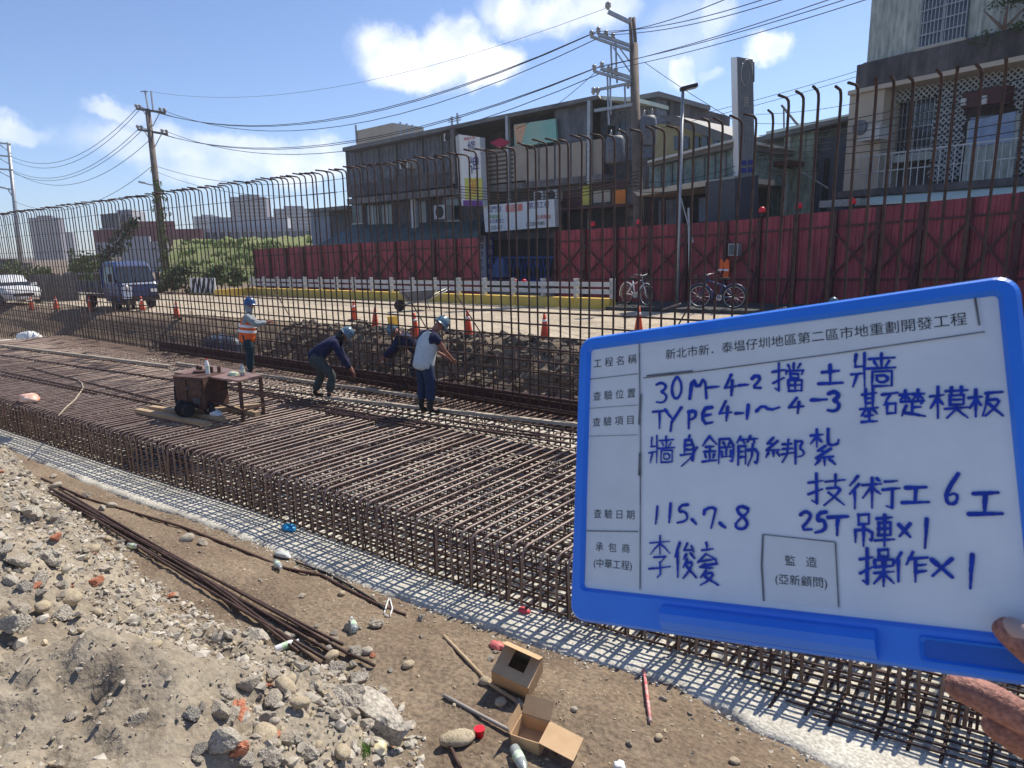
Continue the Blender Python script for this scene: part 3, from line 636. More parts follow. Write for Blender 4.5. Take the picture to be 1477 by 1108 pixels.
HW = [[('3', 947, 552, 964, 583), ('0', 969, 544, 986, 578), ('M', 995, 542, 1021, 576), ('-', 1022, 556, 1038, 562), ('4', 1046, 542, 1064, 571), ('-', 1067, 553, 1081, 559), ('2', 1085, 542, 1099, 562),
       ('dang', 1114, 525, 1161, 567), ('tu', 1180, 526, 1217, 557), ('qiang', 1229, 510, 1292, 560)],
      [('T', 942, 592, 964, 619), ('Y', 960, 589, 984, 623), ('P', 993, 593, 1007, 619), ('E', 1013, 587, 1030, 614), ('4', 1038, 580, 1057, 608), ('-', 1062, 594, 1073, 600), ('1', 1075, 585, 1084, 605), ('~', 1092, 583, 1125, 597),
       ('4', 1138, 575, 1161, 597), ('-', 1171, 574, 1193, 581), ('3', 1194, 565, 1213, 595), ('ji', 1241, 561, 1268, 611), ('chu', 1273, 563, 1335, 602), ('mo', 1342, 559, 1397, 604), ('ban', 1398, 563, 1448, 602)],
      [('qiang', 938, 629, 974, 669), ('shen', 982, 629, 1008, 673), ('gang', 1014, 630, 1060, 670), ('jin', 1063, 630, 1096, 673), ('bang', 1105, 632, 1164, 670), ('za', 1169, 620, 1212, 672)],
      [('ji4', 1166, 684, 1220, 730), ('shu', 1225, 688, 1298, 735), ('gong', 1302, 702, 1341, 728), ('6', 1361, 684, 1388, 730), ('gong', 1398, 709, 1446, 746)],
      [('1', 944, 731, 953, 756), ('1', 963, 727, 972, 754), ('5', 977, 727, 996, 755), (',', 999, 749, 1006, 757), ('7', 1015, 731, 1036, 763), (',', 1039, 754, 1048, 762), ('8', 1057, 729, 1084, 765)],
      [('2', 1154, 737, 1173, 766), ('5', 1176, 738, 1195, 769), ('T', 1195, 744, 1224, 773), ('diao', 1231, 740, 1262, 788), ('che', 1262, 743, 1291, 788), ('x', 1297, 755, 1314, 776), ('1', 1330, 749, 1342, 791)],
      [('li', 937, 773, 970, 833), ('jun', 975, 783, 1006, 834), ('qing', 1002, 783, 1038, 844)],
      [('cao', 1241, 792, 1290, 846), ('zuo', 1289, 797, 1339, 840), ('x', 1344, 805, 1375, 834), ('1', 1396, 801, 1407, 849)]]
for row in HW:
    mb = MB()
    for ch, x0, y0, x1, y1 in row:
        wpx = 4.7 if len(ch) == 1 else 3.6
        if ch in ('gong', 'tu'): wpx = 4.8
        for st in G[ch].split(';'):
            P = [tuple(float(c) for c in p.split(',')) for p in st.split()]
            P = [(x0 + (x1 - x0) * a / 100 + random.uniform(-.4, .4), y0 + (y1 - y0) * b / 100 + random.uniform(-.4, .4)) for a, b in P]
            if len(P) > 3:                       # round the corners of curved strokes a little
                Q = [P[0]]
                for a, b in zip(P, P[1:]): Q += [(a[0] * .7 + b[0] * .3, a[1] * .7 + b[1] * .3), (a[0] * .3 + b[0] * .7, a[1] * .3 + b[1] * .7)]
                P = Q + [P[-1]]
            if len(P) == 2: P = [lerp(np.array(P[0]), np.array(P[1]), q_) for q_ in (0, .25, .5, .75, 1)]; P[2] = P[2] + np.array([random.uniform(-.5, .5), random.uniform(-.5, .5)])
            ink(mb, P, wpx * (.8 if x0 < 960 else 1) * random.uniform(.88, 1.15), taper=True)
    mb.build('handwriting', m_ink, board)
def btext(body, u, v, hpx, sp=1.0, bold=0.0):
    a, b = bpx(u, v); a2, b2 = bpx(u, v + hpx)
    return text_on(body, bp(a, b, .0024), B_x * sp, -B_y, abs(b2 - b) * 1.02, m_print, 'print', board, bold=bold)
btext('工 程 名 稱', 888, 523, 14); btext('查 驗 位 置', 887, 571, 14); btext('查 驗 項 目', 886, 609, 14); btext('查 驗 日 期', 887, 743, 14)
btext('承  包  商', 885, 791, 14); btext('(中華工程)', 885, 815, 14); btext('監   造', 1156, 811, 16); btext('(亞新顧問)', 1156, 839, 16)
btext('新北市新．泰塭仔圳地區第二區市地重劃開發工程', 1151, 491, 17.5, 1.01)
mb = MB()
for pts, wd in [([(924, 493), (926, 640), (925, 850)], 1.6), ([(926, 570), (924, 612)], 4), ([(925, 655), (924, 685)], 4), ([(852, 548), (922, 540)], 1.2), ([(850, 590), (922, 585)], .8), ([(850, 630), (922, 628)], .8), ([(848, 766), (922, 767)], 1.6), ([(930, 546), (1010, 537), (1200, 512), (1420, 480)], 1.5),
                ([(935, 543), (1000, 536)], 2.6), ([(1407, 432), (1413, 470)], 2.4), ([(1102, 772), (1100, 815), (1103, 866)], 2.4), ([(1102, 771), (1205, 782)], 1.2), ([(1206, 783), (1211, 875)], 1.6)]:
    mb = MB(); ink(mb, pts, wd); mb.build('ruled_line', m_line, board)

# ---------------------------------------------------------------- the hand that holds it
hand = thing('hand', 'right hand gripping the lower corner of the blue-framed whiteboard', 'hand', bp(B_w + .03, B_h))
def hb(u, v, d):                                # a point seen at (u,v) on the board plane, moved d off the board
    a, b = bpx(u, v); return bp(a, b, d)
W0 = hb(1700, 1130, -.035)
palm = [(W0, .026), (hb(1620, 1085, -.024), (.030, .026)), (hb(1560, 1050, -.020), (.026, .020))]
thumb = [(hb(1620, 1085, -.024), (.030, .026)), (hb(1585, 1010, .006), .0135), (hb(1532, 965, .019), .0125), (hb(1482, 930, .0195), .0113), (hb(1452, 905, .0165), .0098), (hb(1437, 892, .0145), .0066)]
K = hb(1560, 1050, -.020)
index = [(K, (.026, .020)), (hb(1505, 1062, -.030), .0145), (hb(1440, 1024, -.024), .0138), (hb(1392, 1000, -.0195), .0122), (hb(1354, 988, -.019), .0085)]
middle = [(K, (.026, .020)), (hb(1530, 1092, -.046), .0120), (hb(1475, 1085, -.044), .0135), (hb(1435, 1062, -.038), .0120), (hb(1412, 1050, -.032), .0085)]
ring = [(K, (.026, .020)), (hb(1560, 1135, -.058), .0118), (hb(1505, 1115, -.056), .0112), (hb(1462, 1090, -.046), .0098), (hb(1436, 1075, -.040), .0070)]
little = [(K, (.026, .020)), (hb(1600, 1175, -.066), .0105), (hb(1550, 1160, -.068), .0098), (hb(1512, 1140, -.058), .0085), (hb(1490, 1128, -.052), .0060)]
skin('palm', [palm, thumb, index, middle, ring, little], m_skin, hand, 2)
mb = MB(); c0 = hb(1470, 906, .0272)
nx_, ny_ = unit(hb(1438, 893, 0) - hb(1482, 930, 0)), None; ny_ = unit(np.cross(B_n, nx_)); vs = []
for r, d in ((1, -.0018), (.8, .0002), (.35, .0012)):
    for j in range(14):
        a = 2 * math.pi * j / 14; e = .0092 * math.cos(a) * r; s_ = .0066 * math.sin(a) * r; vs.append(c0 + nx_ * (e + .001) + ny_ * s_ + B_n * (d - .35 * (max(0, e)) - 9 * s_ * s_))
mb.add(vs, [(r * 14 + j, r * 14 + (j + 1) % 14, (r + 1) * 14 + (j + 1) % 14, (r + 1) * 14 + j) for r in range(2) for j in range(14)] + [tuple(range(28, 42))]); mb.build('thumbnail', m_nail, hand, True)
fa = MB(); fa.tube([hb(1700, 1130, -.035), hb(1900, 1300, -.08)], [.028, .040], 14); fa.build('sleeve', m_navy, hand, True)

# ---------------------------------------------------------------- workers
def worker(label, foot, face, pose, cols, vest=None, glove=None, sc=1.0):
    """pose: joints as (forward, left, up) in metres; face: world direction the worker looks in"""
    root = thing('person', label, 'person', foot)
    f_ = np.array([face[0], face[1], 0.0]); f_ = f_ / np.linalg.norm(f_); l_ = np.array([-f_[1], f_[0], 0]); up = np.array([0, 0, 1.0])
    J = {k: np.array(foot, float) + sc * (f_ * v[0] + l_ * v[1] + up * v[2]) for k, v in pose.items()}
    def mid(a, b, t=.5): return J[a] * (1 - t) + J[b] * t
    hd = unit(J['head'] - J['neck']); looks = J.get('look', J['head'] + f_ * .2) - J['head']; looks = unit(looks - hd * (looks @ hd)); side = np.cross(hd, looks)
    r = lambda x: x * sc
    fat = r(.012)
    ch = [[(J['pelvis'], r(.125)), (J['spine'], r(.12)), (J['chest'], (r(.15), r(.115))), (J['neck'], r(.055)), (J['head'] - hd * r(.05), r(.075)), (J['head'] + hd * r(.03), r(.088)), (J['head'] + hd * r(.09), r(.07))]]
    for s in 'LR':
        ch.append([(J['chest'], (r(.15), r(.115))), (J['sh' + s], r(.06)), (mid('sh' + s, 'el' + s), r(.048)), (J['el' + s], r(.040)), (mid('el' + s, 'wr' + s), r(.037)), (J['wr' + s], r(.027))])
        hv = unit(J['wr' + s] - J['el' + s]); a = J['wr' + s]; sv = unit(np.cross(hv, up) + 1e-4)
        ch[-1] += [(a + hv * r(.05), (r(.036), r(.018)))]
        for k in range(4): ch.append([(a + hv * r(.05), (r(.036), r(.018))), (a + hv * r(.09) + sv * r(.022 * (k - 1.5)), r(.0095)), (a + hv * r(.13 - .012 * abs(k - 1.3)) + sv * r(.02 * (k - 1.5)) - up * r(.02), r(.0085)), (a + hv * r(.14) + sv * r(.018 * (k - 1.5)) - up * r(.05), r(.007))])
        ch.append([(a + hv * r(.05), (r(.036), r(.018))), (a + hv * r(.06) + sv * r(.045), r(.0105)), (a + hv * r(.10) + sv * r(.055) - up * r(.012), r(.009))])
        ch.append([(J['pelvis'], r(.125)), (J['hip' + s], r(.085)), (mid('hip' + s, 'kn' + s), r(.072)), (J['kn' + s], r(.054)), (mid('kn' + s, 'an' + s, .35), r(.054)), (J['an' + s], r(.036)), (J['toe' + s], r(.035))])
    skin('body', ch, m_skin, root, 1)
    e = r(.016) + fat
    tor = [[(mid('pelvis', 'spine', -.55), r(.13) + e), (mid('pelvis', 'spine', 0), r(.138) + e), (J['spine'], r(.128) + e), (J['chest'], (r(.155) + e, r(.12) + e)), (mid('chest', 'neck', .8), r(.062) + e)]]
    lim = {}
    for s in 'LR':
        stop = cols.get('short')
        L = [(J['chest'], (r(.155) + e, r(.12) + e)), (J['sh' + s], r(.066) + e), (mid('sh' + s, 'el' + s, .55), r(.054) + e)]
        if not stop: L += [(J['el' + s], r(.044) + e), (mid('el' + s, 'wr' + s, .5), r(.040) + e), (mid('el' + s, 'wr' + s, .95), r(.032) + e)]
        tor.append(L)
    skin('shirt', tor, cols['shirt'], root, 1)
    leg = []
    for s in 'LR':
        leg.append([(J['pelvis'], r(.132) + e), (J['hip' + s], r(.09) + e), (mid('hip' + s, 'kn' + s), r(.076) + e), (J['kn' + s], r(.060) + e), (mid('kn' + s, 'an' + s, .5), r(.056) + e), (mid('kn' + s, 'an' + s, cols.get('cuff', .95)), r(.048) + e)])
    leg[0].insert(0, (mid('pelvis', 'spine', .8), r(.115) + e)); skin('trousers', leg, cols['legs'], root, 1)
    for s in 'LR':
        td = J['toe' + s] - J['an' + s]
        skin('boot', [[(mid('kn' + s, 'an' + s, cols.get('boot', .8)), r(.060)), (J['an' + s], r(.050)), (J['an' + s] + td * .5 - up * r(.02), r(.046)), (J['toe' + s], r(.042)), (J['toe' + s] + unit(td) * r(.05), r(.032))]], cols.get('bootc', m_boot), root, 1)
    # helmet: dome with rim and peak, worn on the crown
    mb = MB(); c = J['head'] + hd * r(.055); tilt = unit(hd - looks * .12); fw = unit(looks - tilt * (looks @ tilt)); sd = np.cross(tilt, fw); n = 18
    prof = [(1.22, -.10), (1.20, -.06), (1.06, -.03), (1.04, .25), (.95, .62), (.72, .95), (.40, 1.12), (.12, 1.18)]
    for q, z in prof:
        for j in range(n):
            a = 2 * math.pi * j / n; pk = 1 + (.28 * max(0, math.cos(a)) ** 3 if z < -.05 else 0)
            mb.v.append(tuple(c + r(.118) * q * pk * math.cos(a) * fw + r(.100) * q * math.sin(a) * sd + tilt * r(.125) * z))
    k = len(prof); mb.f = [(i * n + j, i * n + (j + 1) % n, (i + 1) * n + (j + 1) % n, (i + 1) * n + j) for i in range(k - 1) for j in range(n)] + [tuple((k - 1) * n + j for j in range(n))]
    mb.add([c + tilt * r(.13) + fw * r(x) + sd * r(y) + tilt * r(h) for x, y, h in [(-.10, -.013, -.04), (-.10, .013, -.04), (.10, .013, -.04), (.10, -.013, -.04), (-.06, -.01, .022), (-.06, .01, .022), (.06, .01, .022), (.06, -.01, .022)]], [(0, 1, 5, 4), (1, 2, 6, 5), (2, 3, 7, 6), (3, 0, 4, 7), (4, 5, 6, 7)])
    mb.build('helmet', cols['helmet'], root, True)
    if cols.get('hood'):
        skin('neck_scarf', [[(J['chest'] * .25 + J['neck'] * .75, r(.085)), (J['neck'], r(.075)), (J['head'] - hd * r(.04) - looks * r(.02), r(.098)), (J['head'] + hd * r(.05) - looks * r(.012), r(.100))]], cols['hood'], root, 1)
    # face: eyes, nose, mouth, ears
    fb = MB(); hc = J['head']
    fb.lathe([(.001, -.02), (.012, -.014), (.014, 0), (.010, .012), (.002, .02)], hc + looks * r(.092), 8); 
    for q in (-1, 1): fb.lathe([(.001, -.024), (.012, -.018), (.014, .002), (.010, .02), (.001, .028)], hc + side * q * r(.086) - looks * r(.005), 8)
    fb.build('nose_and_ears', m_skin, root, True)
    fb = MB()
    for q in (-1, 1): fb.lathe([(.002, -.005), (.011, 0), (.002, .005)], hc + looks * r(.082) + side * q * r(.03) + hd * r(.02), 8)
    fb.lathe([(.002, -.004), (.02, 0), (.002, .004)], hc + looks * r(.078) - hd * r(.045), 8); fb.build('eyes_and_mouth', m_black, root, True)
    if vest:
        e2 = r(.032) + fat; vc = [[(mid('pelvis', 'spine', -1.0), r(.145) + e2), (mid('pelvis', 'spine', -.3), r(.155) + e2), (J['spine'], r(.135) + e2), (J['chest'], (r(.17) + e2, r(.13) + e2)), (mid('chest', 'neck', .6), r(.075) + e2)]]
        for s in 'LR': vc.append([(J['chest'], (r(.17) + e2, r(.13) + e2)), (mid('chest', 'sh' + s, .92), r(.078) + e2 * .7)])
        v = skin('vest', vc, vest, root, 1)
        if vest is m_vesto:
            ax = unit(J['chest'] - J['pelvis'])
            for t_, hh in ((.32, .03), (.62, .03)):
                mb = MB(); c = mid('pelvis', 'chest', t_); a_ = unit(np.cross(ax, l_)); b_ = np.cross(ax, a_); n = 20
                for z in (-hh, hh):
                    for j in range(n):
                        a = 2 * math.pi * j / n; mb.v.append(tuple(c + r(.195) * math.cos(a) * a_ + r(.200) * math.sin(a) * b_ + ax * z))
                mb.f = [(j, (j + 1) % n, n + (j + 1) % n, n + j) for j in range(n)]; st = mb.build('reflective_stripe', m_refl, root, True)
    return root
X2 = RW @ np.array([1, 0, 0.]); X2 = X2 / np.linalg.norm(X2[:2])     # to the right in the photo
AW = RW @ np.array([0, 0, 1.]); AW = AW / np.linalg.norm(AW[:2])     # away from the viewer
stand = dict(pelvis=(0, 0, .88), spine=(.02, 0, 1.05), chest=(.05, 0, 1.26), neck=(.09, 0, 1.42), head=(.14, 0, 1.52), look=(.5, 0, 1.35),
             shL=(.06, .17, 1.33), shR=(.06, -.17, 1.33), elL=(.16, .22, 1.08), elR=(.16, -.22, 1.08), wrL=(.38, .14, 1.02), wrR=(.38, -.12, 1.02),
             hipL=(0, .09, .84), hipR=(0, -.09, .84), knL=(.02, .11, .46), knR=(.04, -.11, .46), anL=(-.02, .12, .08), anR=(0, -.12, .08), toeL=(.12, .13, .045), toeR=(.14, -.13, .045))
p3 = dict(stand, spine=(.05, 0, 1.04), chest=(.12, 0, 1.24), neck=(.20, -.02, 1.38), head=(.29, -.05, 1.45), look=(.6, -.35, 1.2), shL=(.13, .17, 1.31), shR=(.14, -.17, 1.30), elL=(.26, .17, 1.05), elR=(.28, -.22, 1.04), wrL=(.46, .06, .92), wrR=(.46, -.14, .90))
worker('person in grey vest, navy shirt, jeans and pale blue helmet reaching into the rebar wall', onz(615, 596, ZT + .02), X2 * .75 + AW * .66, p3, dict(shirt=m_navy, legs=m_jean, helmet=m_helml, short=True, cuff=.62, boot=.45), vest=m_vestg)
p2 = dict(pelvis=(-.12, 0, .78), spine=(.0, 0, .90), chest=(.20, 0, 1.04), neck=(.34, 0, 1.12), head=(.43, 0, 1.17), look=(.75, -.05, .85), shL=(.26, .17, 1.07), shR=(.27, -.17, 1.05), elL=(.34, .22, .80), elR=(.40, -.20, .78), wrL=(.50, .10, .56), wrR=(.53, -.12, .54),
          hipL=(-.12, .09, .76), hipR=(-.12, -.09, .75), knL=(-.02, .13, .44), knR=(.20, -.16, .46), anL=(-.20, .14, .08), anR=(.10, -.18, .08), toeL=(-.07, .16, .045), toeR=(.24, -.2, .045))
worker('person in navy jacket, dark trousers and blue helmet stooping over the footing bars', onz(468, 574, ZT + .02), X2 * .95 + AW * .15, p2, dict(shirt=m_navy, legs=m_olive, helmet=m_helml, hood=m_black, cuff=.9, boot=.85))
p1 = dict(stand, elL=(.20, .2, 1.13), elR=(.22, -.2, 1.14), wrL=(.44, .12, 1.16), wrR=(.46, -.1, 1.19), look=(.5, 0, 1.5), head=(.11, 0, 1.54))
worker('person in orange reflective vest, grey sleeves and blue helmet tying the rebar wall', onz(362, 541, ZT + .02), X2 * .97 + AW * .25, p1, dict(shirt=m_gshirt, legs=m_tealcl, helmet=m_helm, hood=m_gshirt, cuff=.9, boot=.8), vest=m_vesto)
q = atd(1212, 437, 11.4); gz = ground_z(q[0], q[1]); H = q[2] + .06 - gz
worker('person in pale blue helmet standing behind the wall, almost hidden by the whiteboard', (q[0], q[1], gz), -X2, dict(stand), dict(shirt=m_navy, legs=m_jean, helmet=m_helml), sc=H / 1.66)
q = atd(597, 478, 13.6); gz = q[2] - 1.16
p5 = dict(pelvis=(-.10, 0, .74), spine=(.02, 0, .88), chest=(.18, 0, 1.02), neck=(.27, 0, 1.10), head=(.36, 0, 1.15), look=(.7, 0, .85), shL=(.22, .17, 1.05), shR=(.22, -.17, 1.05), elL=(.42, .2, .82), elR=(.40, -.2, .80), wrL=(.62, .12, .66), wrR=(.58, -.1, .60),
          hipL=(-.10, .09, .72), hipR=(-.10, -.09, .72), knL=(.06, .11, .42), knR=(.10, -.12, .42), anL=(-.10, .12, .08), anR=(-.06, -.14, .08), toeL=(.03, .13, .045), toeR=(.08, -.14, .045))
worker('person in dark jacket and jeans crouching in the pit behind the rebar mesh', (q[0], q[1], gz), -X2, p5, dict(shirt=m_navy, legs=m_jean, helmet=m_helml), sc=1.0)

# ---------------------------------------------------------------- rebar bender with its table, and what lies by it
fr = Fac(1517, 300, 605, depth_of(onz(300, 605, ZT + .02)))
mc = onz(277, 602, ZT + .03); t = thing('bar_bending_machine', 'rusty brown bar bending machine with a steel work table on the footing cage', 'machine', mc)
ux = unit(np.array(onz(345, 609, ZT)) - onz(250, 600, ZT)); ux[2] = 0; ux = unit(ux); uy = np.cross([0, 0, 1.0], ux)
def mp(a, b, z): return mc + ux * a + uy * b + np.array([0, 0, z])
def mbox(mb, a0, a1, b0, b1, z0, z1): return mb.hexa([mp(a0, b0, z0), mp(a1, b0, z0), mp(a1, b1, z0), mp(a0, b1, z0), mp(a0, b0, z1), mp(a1, b0, z1), mp(a1, b1, z1), mp(a0, b1, z1)])
mb = MB(); mbox(mb, -.32, .33, .0, .52, .16, .69); mb.build('housing', m_mach, t)
mb = MB(); mbox(mb, -.28, -.04, -.018, .005, .24, .64); mbox(mb, .02, .30, -.018, .005, .40, .64); mb.build('door', m_mach, t)
mb = MB(); mb.lathe([(.0, -.02), (.03, -.02), (.03, .02), (0, .02)], mp(-.01, -.01, .50), 10, 'Y'); mbox(mb, .08, .22, -.012, .002, .24, .34); mb.build('rating_plate', m_cgrey, t)
top = [onz(u, v, 1.36) for u, v in [(251, 537), (300, 526), (378, 541), (344, 549)]]
mb = MB(); mb.prism(top, (0, 0, -.03)); mb.build('tabletop', mat('worn_tabletop', (.17, .10, .085), .55, scale=6, col2=(.28, .18, .155)), t)
for (u, v), (u2, v2) in (((344, 549), (345, 608)), ((374, 541), (375, 602))):
    a = onz(u, v, 1.33); mb = MB(); mb.bar((a[0] - .01, a[1] + .02, ZT), (a[0] - .01, a[1] + .02, 1.335), .045, .045); mb.build('leg', m_mach, t)
mb = MB(); a, b = top[3], top[2]; mb.bar((a[0], a[1], .85), (b[0], b[1], .85), .03, .03); mb.bar(mp(.25, .1, .30), (a[0], a[1] + .03, .85), .03, .03); mb.build('brace', m_mach, t)
for a, b in ((-.17, -.05), (.30, .1), (-.2, .45)):
    mb = MB(); mb.lathe([(.02, -.035), (.12, -.035), (.14, -.02), (.14, .02), (.12, .035), (.02, .035)], mp(a, b, .15), 18, 'Y'); wh = mb.build('wheel', m_black, t)
    mb = MB(); mb.lathe([(.0, -.04), (.05, -.04), (.05, .04), (0, .04)], mp(a, b, .15), 12, 'Y'); mb.build('hub', m_steel, wh)
mb = MB(); mb.lathe([(.0, -.16), (.10, -.16), (.11, -.12), (.11, .12), (.10, .16), (0, .16)], mp(-.01, -.12, .16), 14, 'X')
for k in range(6): mb.lathe([(.112, -.1 + .035 * k), (.122, -.1 + .035 * k), (.122, -.09 + .035 * k), (.112, -.09 + .035 * k)], mp(-.01, -.12, .16), 14, 'X')
mb.build('motor', m_black, t)
mb = MB()
for k in range(5): mb.lathe([(.001, 0), (.03, 0), (.03, .10), (.001, .11)], mp(-.28 + .12 * k, .50 - .05 * (k % 2), .69), 10)
mb.lathe([(.001, .0), (.13, 0), (.13, .04), (.001, .04)], mp(-.12, .42, .69), 18); mb.build('bending_pins', m_mach, t)
mb = MB(); mb.tube([mp(-.26, .02, .65), mp(-.31, 0, .50), mp(-.30, -.02, .30), mp(-.25, -.04, .16)], .02, 8); mb.build('hose', m_black, t, True)
for k, (a, b, lab) in enumerate([((198, 592), (300, 612), 'front timber under the rusty bar bending machine, its pale end sticking out to the left'), ((218, 588), (322, 604), 'middle timber under the rusty bar bending machine, with a white bag on it'), ((300, 583), (372, 597), 'yellowish rear timber between the table legs of the bending machine'), ((262, 596), (374, 585), 'crosswise timber under the legs of the bending machine table')]):
    p, q = onz(*a, ZT + .05), onz(*b, ZT + .05); o = MB(); o.bar(p, q, .10, .07); tag(o.build('timber', m_wood, loc=p), lab, 'timber', 'timbers under the bending machine')
def blob(name, c, size, m, label, cat, seed=0, n=3):
    bm = bmesh.new(); bmesh.ops.create_icosphere(bm, subdivisions=n, radius=1)
    o = MB(); idx = {}
    for v in bm.verts:
        d = v.co; k = 1 + .35 * noise.noise(d * 1.9 + Vector((seed, 0, 0))) + .16 * abs(noise.noise(d * 5 + Vector((seed, 3, 0))))
        o.v.append((c[0] + d.x * k * size[0], c[1] + d.y * k * size[1], c[2] + max(-.05, d.z) * k * size[2]))
    o.f = [tuple(v.index for v in f.verts) for f in bm.faces]; bm.free()
    return tag(o.build(name, m, smooth=True, loc=c), label, cat)
blob('plastic_bag', onz(310, 598, ZT + .08), (.16, .08, .09), m_bag, 'crumpled white plastic bag lying on timbers under the bending machine', 'bag', 1)
blob('plastic_bag', onz(337, 541, 1.365), (.11, .07, .06), mat('pale_green_bag', (.55, .60, .42), .5, var=.15, scale=20), 'pale greenish bag lying on the bending machine table', 'bag', 2)
blob('tarpaulin_bag', onz(42, 577, ZT + .03), (.30, .14, .12), mat('orange_white_bag', (.75, .22, .10), .6, scale=4, col2=(.8, .72, .62), spot=.5), 'orange and white bag lying on the far left edge of the footing cage', 'bag', 3)
def bottle(name, p, h, r, m, capm, label, lying=None):
    t = thing(name, label, 'bottle', p)
    prof = [(.0, 0), (r * .9, 0), (r, h * .03), (r, h * .62), (r * .85, h * .74), (r * .38, h * .88), (r * .36, h * .93)]; cap = [(r * .45, h * .93), (r * .45, h), (0, h)]; lab = [(r * 1.02, h * .28), (r * 1.02, h * .55)]
    def put(mb):
        if lying is not None:
            Mx = Matrix.Rotation(lying[0], 3, 'Z') @ Matrix.Rotation(R_(90) - lying[1], 3, 'Y')
            mb.v = [tuple(np.array(p) + np.array(Mx @ Vector(v)) + np.array([0, 0, r])) for v in mb.v]
        else: mb.v = [tuple(np.array(p) + v) for v in mb.v]
        return mb
    put(MB().lathe(prof, n=14)).build('bottle_body', m, t, True); put(MB().lathe(cap, n=12)).build('cap', capm, t)
    q = put(MB().lathe(lab, n=14)); q.f = q.f[:-2]; q.build('bottle_label', mat('green_label', (.30, .55, .25), .5, scale=30, col2=(.8, .82, .78)), t, True)
bottle('spray_bottle', onz(300, 540, 1.365), .27, .036, m_refl, m_capred, 'white bottle with a red top standing on the bending machine table')
bottle('drink_can', onz(350, 542, 1.365), .20, .04, m_steel, m_steel, 'grey metal bottle beside the pale bag on the bending machine table')

# ---------------------------------------------------------------- roadside: cones, barrier, hoarding, vehicles
def cone_proto(label):
    t = thing('traffic_cone', label, 'traffic cone', (0, 0, 0), 'orange cones along the excavation edge')
    MB().lathe([(.0, .03), (.13, .03), (.125, .05), (.085, .30), (.055, .52), (.03, .70), (0, .70)], n=14).build('cone_body', m_orange, t, True)
    MB().lathe([(.064, .48), (.0665, .48), (.056, .54), (.053, .54)], n=14).build('band', m_refl, t, True)
    mb = MB(); mb.prism([(a, b, 0) for a, b in rrect(-.18, -.18, .18, .18, .04, 3)], (0, 0, .035)); mb.build('base', m_black, t)
    return t
CN = [(676, 484, 'right of the person in the grey vest'), (786, 491, 'tall cone standing left of the blue board'), (921, 479, 'standing just above the top edge of the blue board'), (541, 475, 'above the outstretched arm of the crouching person'),
      (511, 462, 'behind the stooping person in navy'), (255, 459, 'standing left of the person in the orange vest'), (206, 448, 'right of the white scooter'), (131, 448, 'left of the white scooter, in front of the truck bed'), (82, 446, 'between the white car and the blue truck'), (46, 447, 'beside the nose of the white car'), (2, 436, 'at the far left in front of the white car'), (600, 488, 'short cone on the pit edge left of the blue board')]
cp = None
for u, v, lab in CN:
    p = onz(u, v, 1.2)
    for _ in range(8): p = onz(u, v, zr(p[0]) + .03)
    if p[1] < 12.8: p = onz(u, v, ground_z(p[0], p[1]) + .0) if False else p
    if cp is None: cp = cone_proto('x'); c = cp
    else: c = copy_tree(cp)
    c.location = tuple(p); c.scale = (.86, .86, .86); c.rotation_euler = (random.uniform(-.05, .05), random.uniform(-.05, .05), random.uniform(0, 6)); c['label'] = 'orange traffic cone ' + lab

# yellow concrete barrier with white rails
b0, b1 = onz(884, 446, 1.3), onz(366, 424, .95); b0[2], b1[2] = zr(b0[0]), zr(b1[0])
t = thing('road_barrier', 'long low yellow concrete barrier carrying white rails in front of the red hoarding', 'barrier', b0); L = np.linalg.norm((b1 - b0)[:2]); dv = unit(b1 - b0); nb = unit(np.cross(dv, [0, 0, 1])); nb = nb if nb[1] < 0 else -nb
k = int(L / 2)
for i in range(k):
    a, b = b0 + (b1 - b0) * (i + .01) / k, b0 + (b1 - b0) * (i + .99) / k; mb = MB()
    mb.hexa([a + nb * .22, b + nb * .22, b - nb * .22, a - nb * .22] + [q + np.array([0, 0, .38]) for q in (a + nb * .16, b + nb * .16, b - nb * .16, a - nb * .16)]); mb.build('concrete_block', m_yel, t)
NPOST = 17
for i in range(NPOST + 1):
    a = b0 + (b1 - b0) * i / NPOST; mb = MB(); mb.box(a + np.array([0, 0, .68]) + nb * .03, (.13, .14, .62), math.atan2(dv[1], dv[0])); mb.box(a + np.array([0, 0, 1.0]) + nb * .03, (.15, .16, .05), math.atan2(dv[1], dv[0])); mb.build('post', m_rail, t)
for z in (.60, .84):
    mb = MB(); a, b = b0 + nb * .16 + [0, 0, z], b1 + nb * .16 + [0, 0, z]; mb.bar(a, b, .05, .15); mb.build('rail', m_rail, t)
p = onz(292, 422, .95); p[2] = zr(p[0]); t = thing('striped_barricade', 'black and white diagonally striped barricade left of the yellow barrier', 'barricade', p)
a_, b_ = onz(277, 424, .9), onz(312, 424, .9); a_[2] = b_[2] = p[2]; dv2 = unit(b_ - a_); Lb = np.linalg.norm(b_ - a_); ht = 1.0
mb = MB(); mb.bar(a_ + [0, 0, .55], b_ + [0, 0, .55], .08, ht * .9); mb.build('board', m_refl, t); mb = MB()
nbb = np.array([dv2[1], -dv2[0], 0]); nbb = nbb if nbb[1] < 0 else -nbb
for i in range(5):
    s = i / 5; P = [(s, 0), (s + .1, 0), (min(1, s + .25), 1), (min(1, s + .15), 1)]; mb.prism([a_ + dv2 * Lb * x + nbb * .045 + np.array([0, 0, .11 + .88 * y]) for x, y in P], nbb * .004)
mb.build('stripes', m_black, t); mb = MB(); mb.bar(a_ + [0, 0, .06], b_ + [0, 0, .06], .35, .12); mb.build('base', m_yel, t)
p0, p1 = onz(312, 428, .95), onz(366, 424, .95); p0[2] = zr(p0[0]); p1[2] = zr(p1[0]); mb = MB()
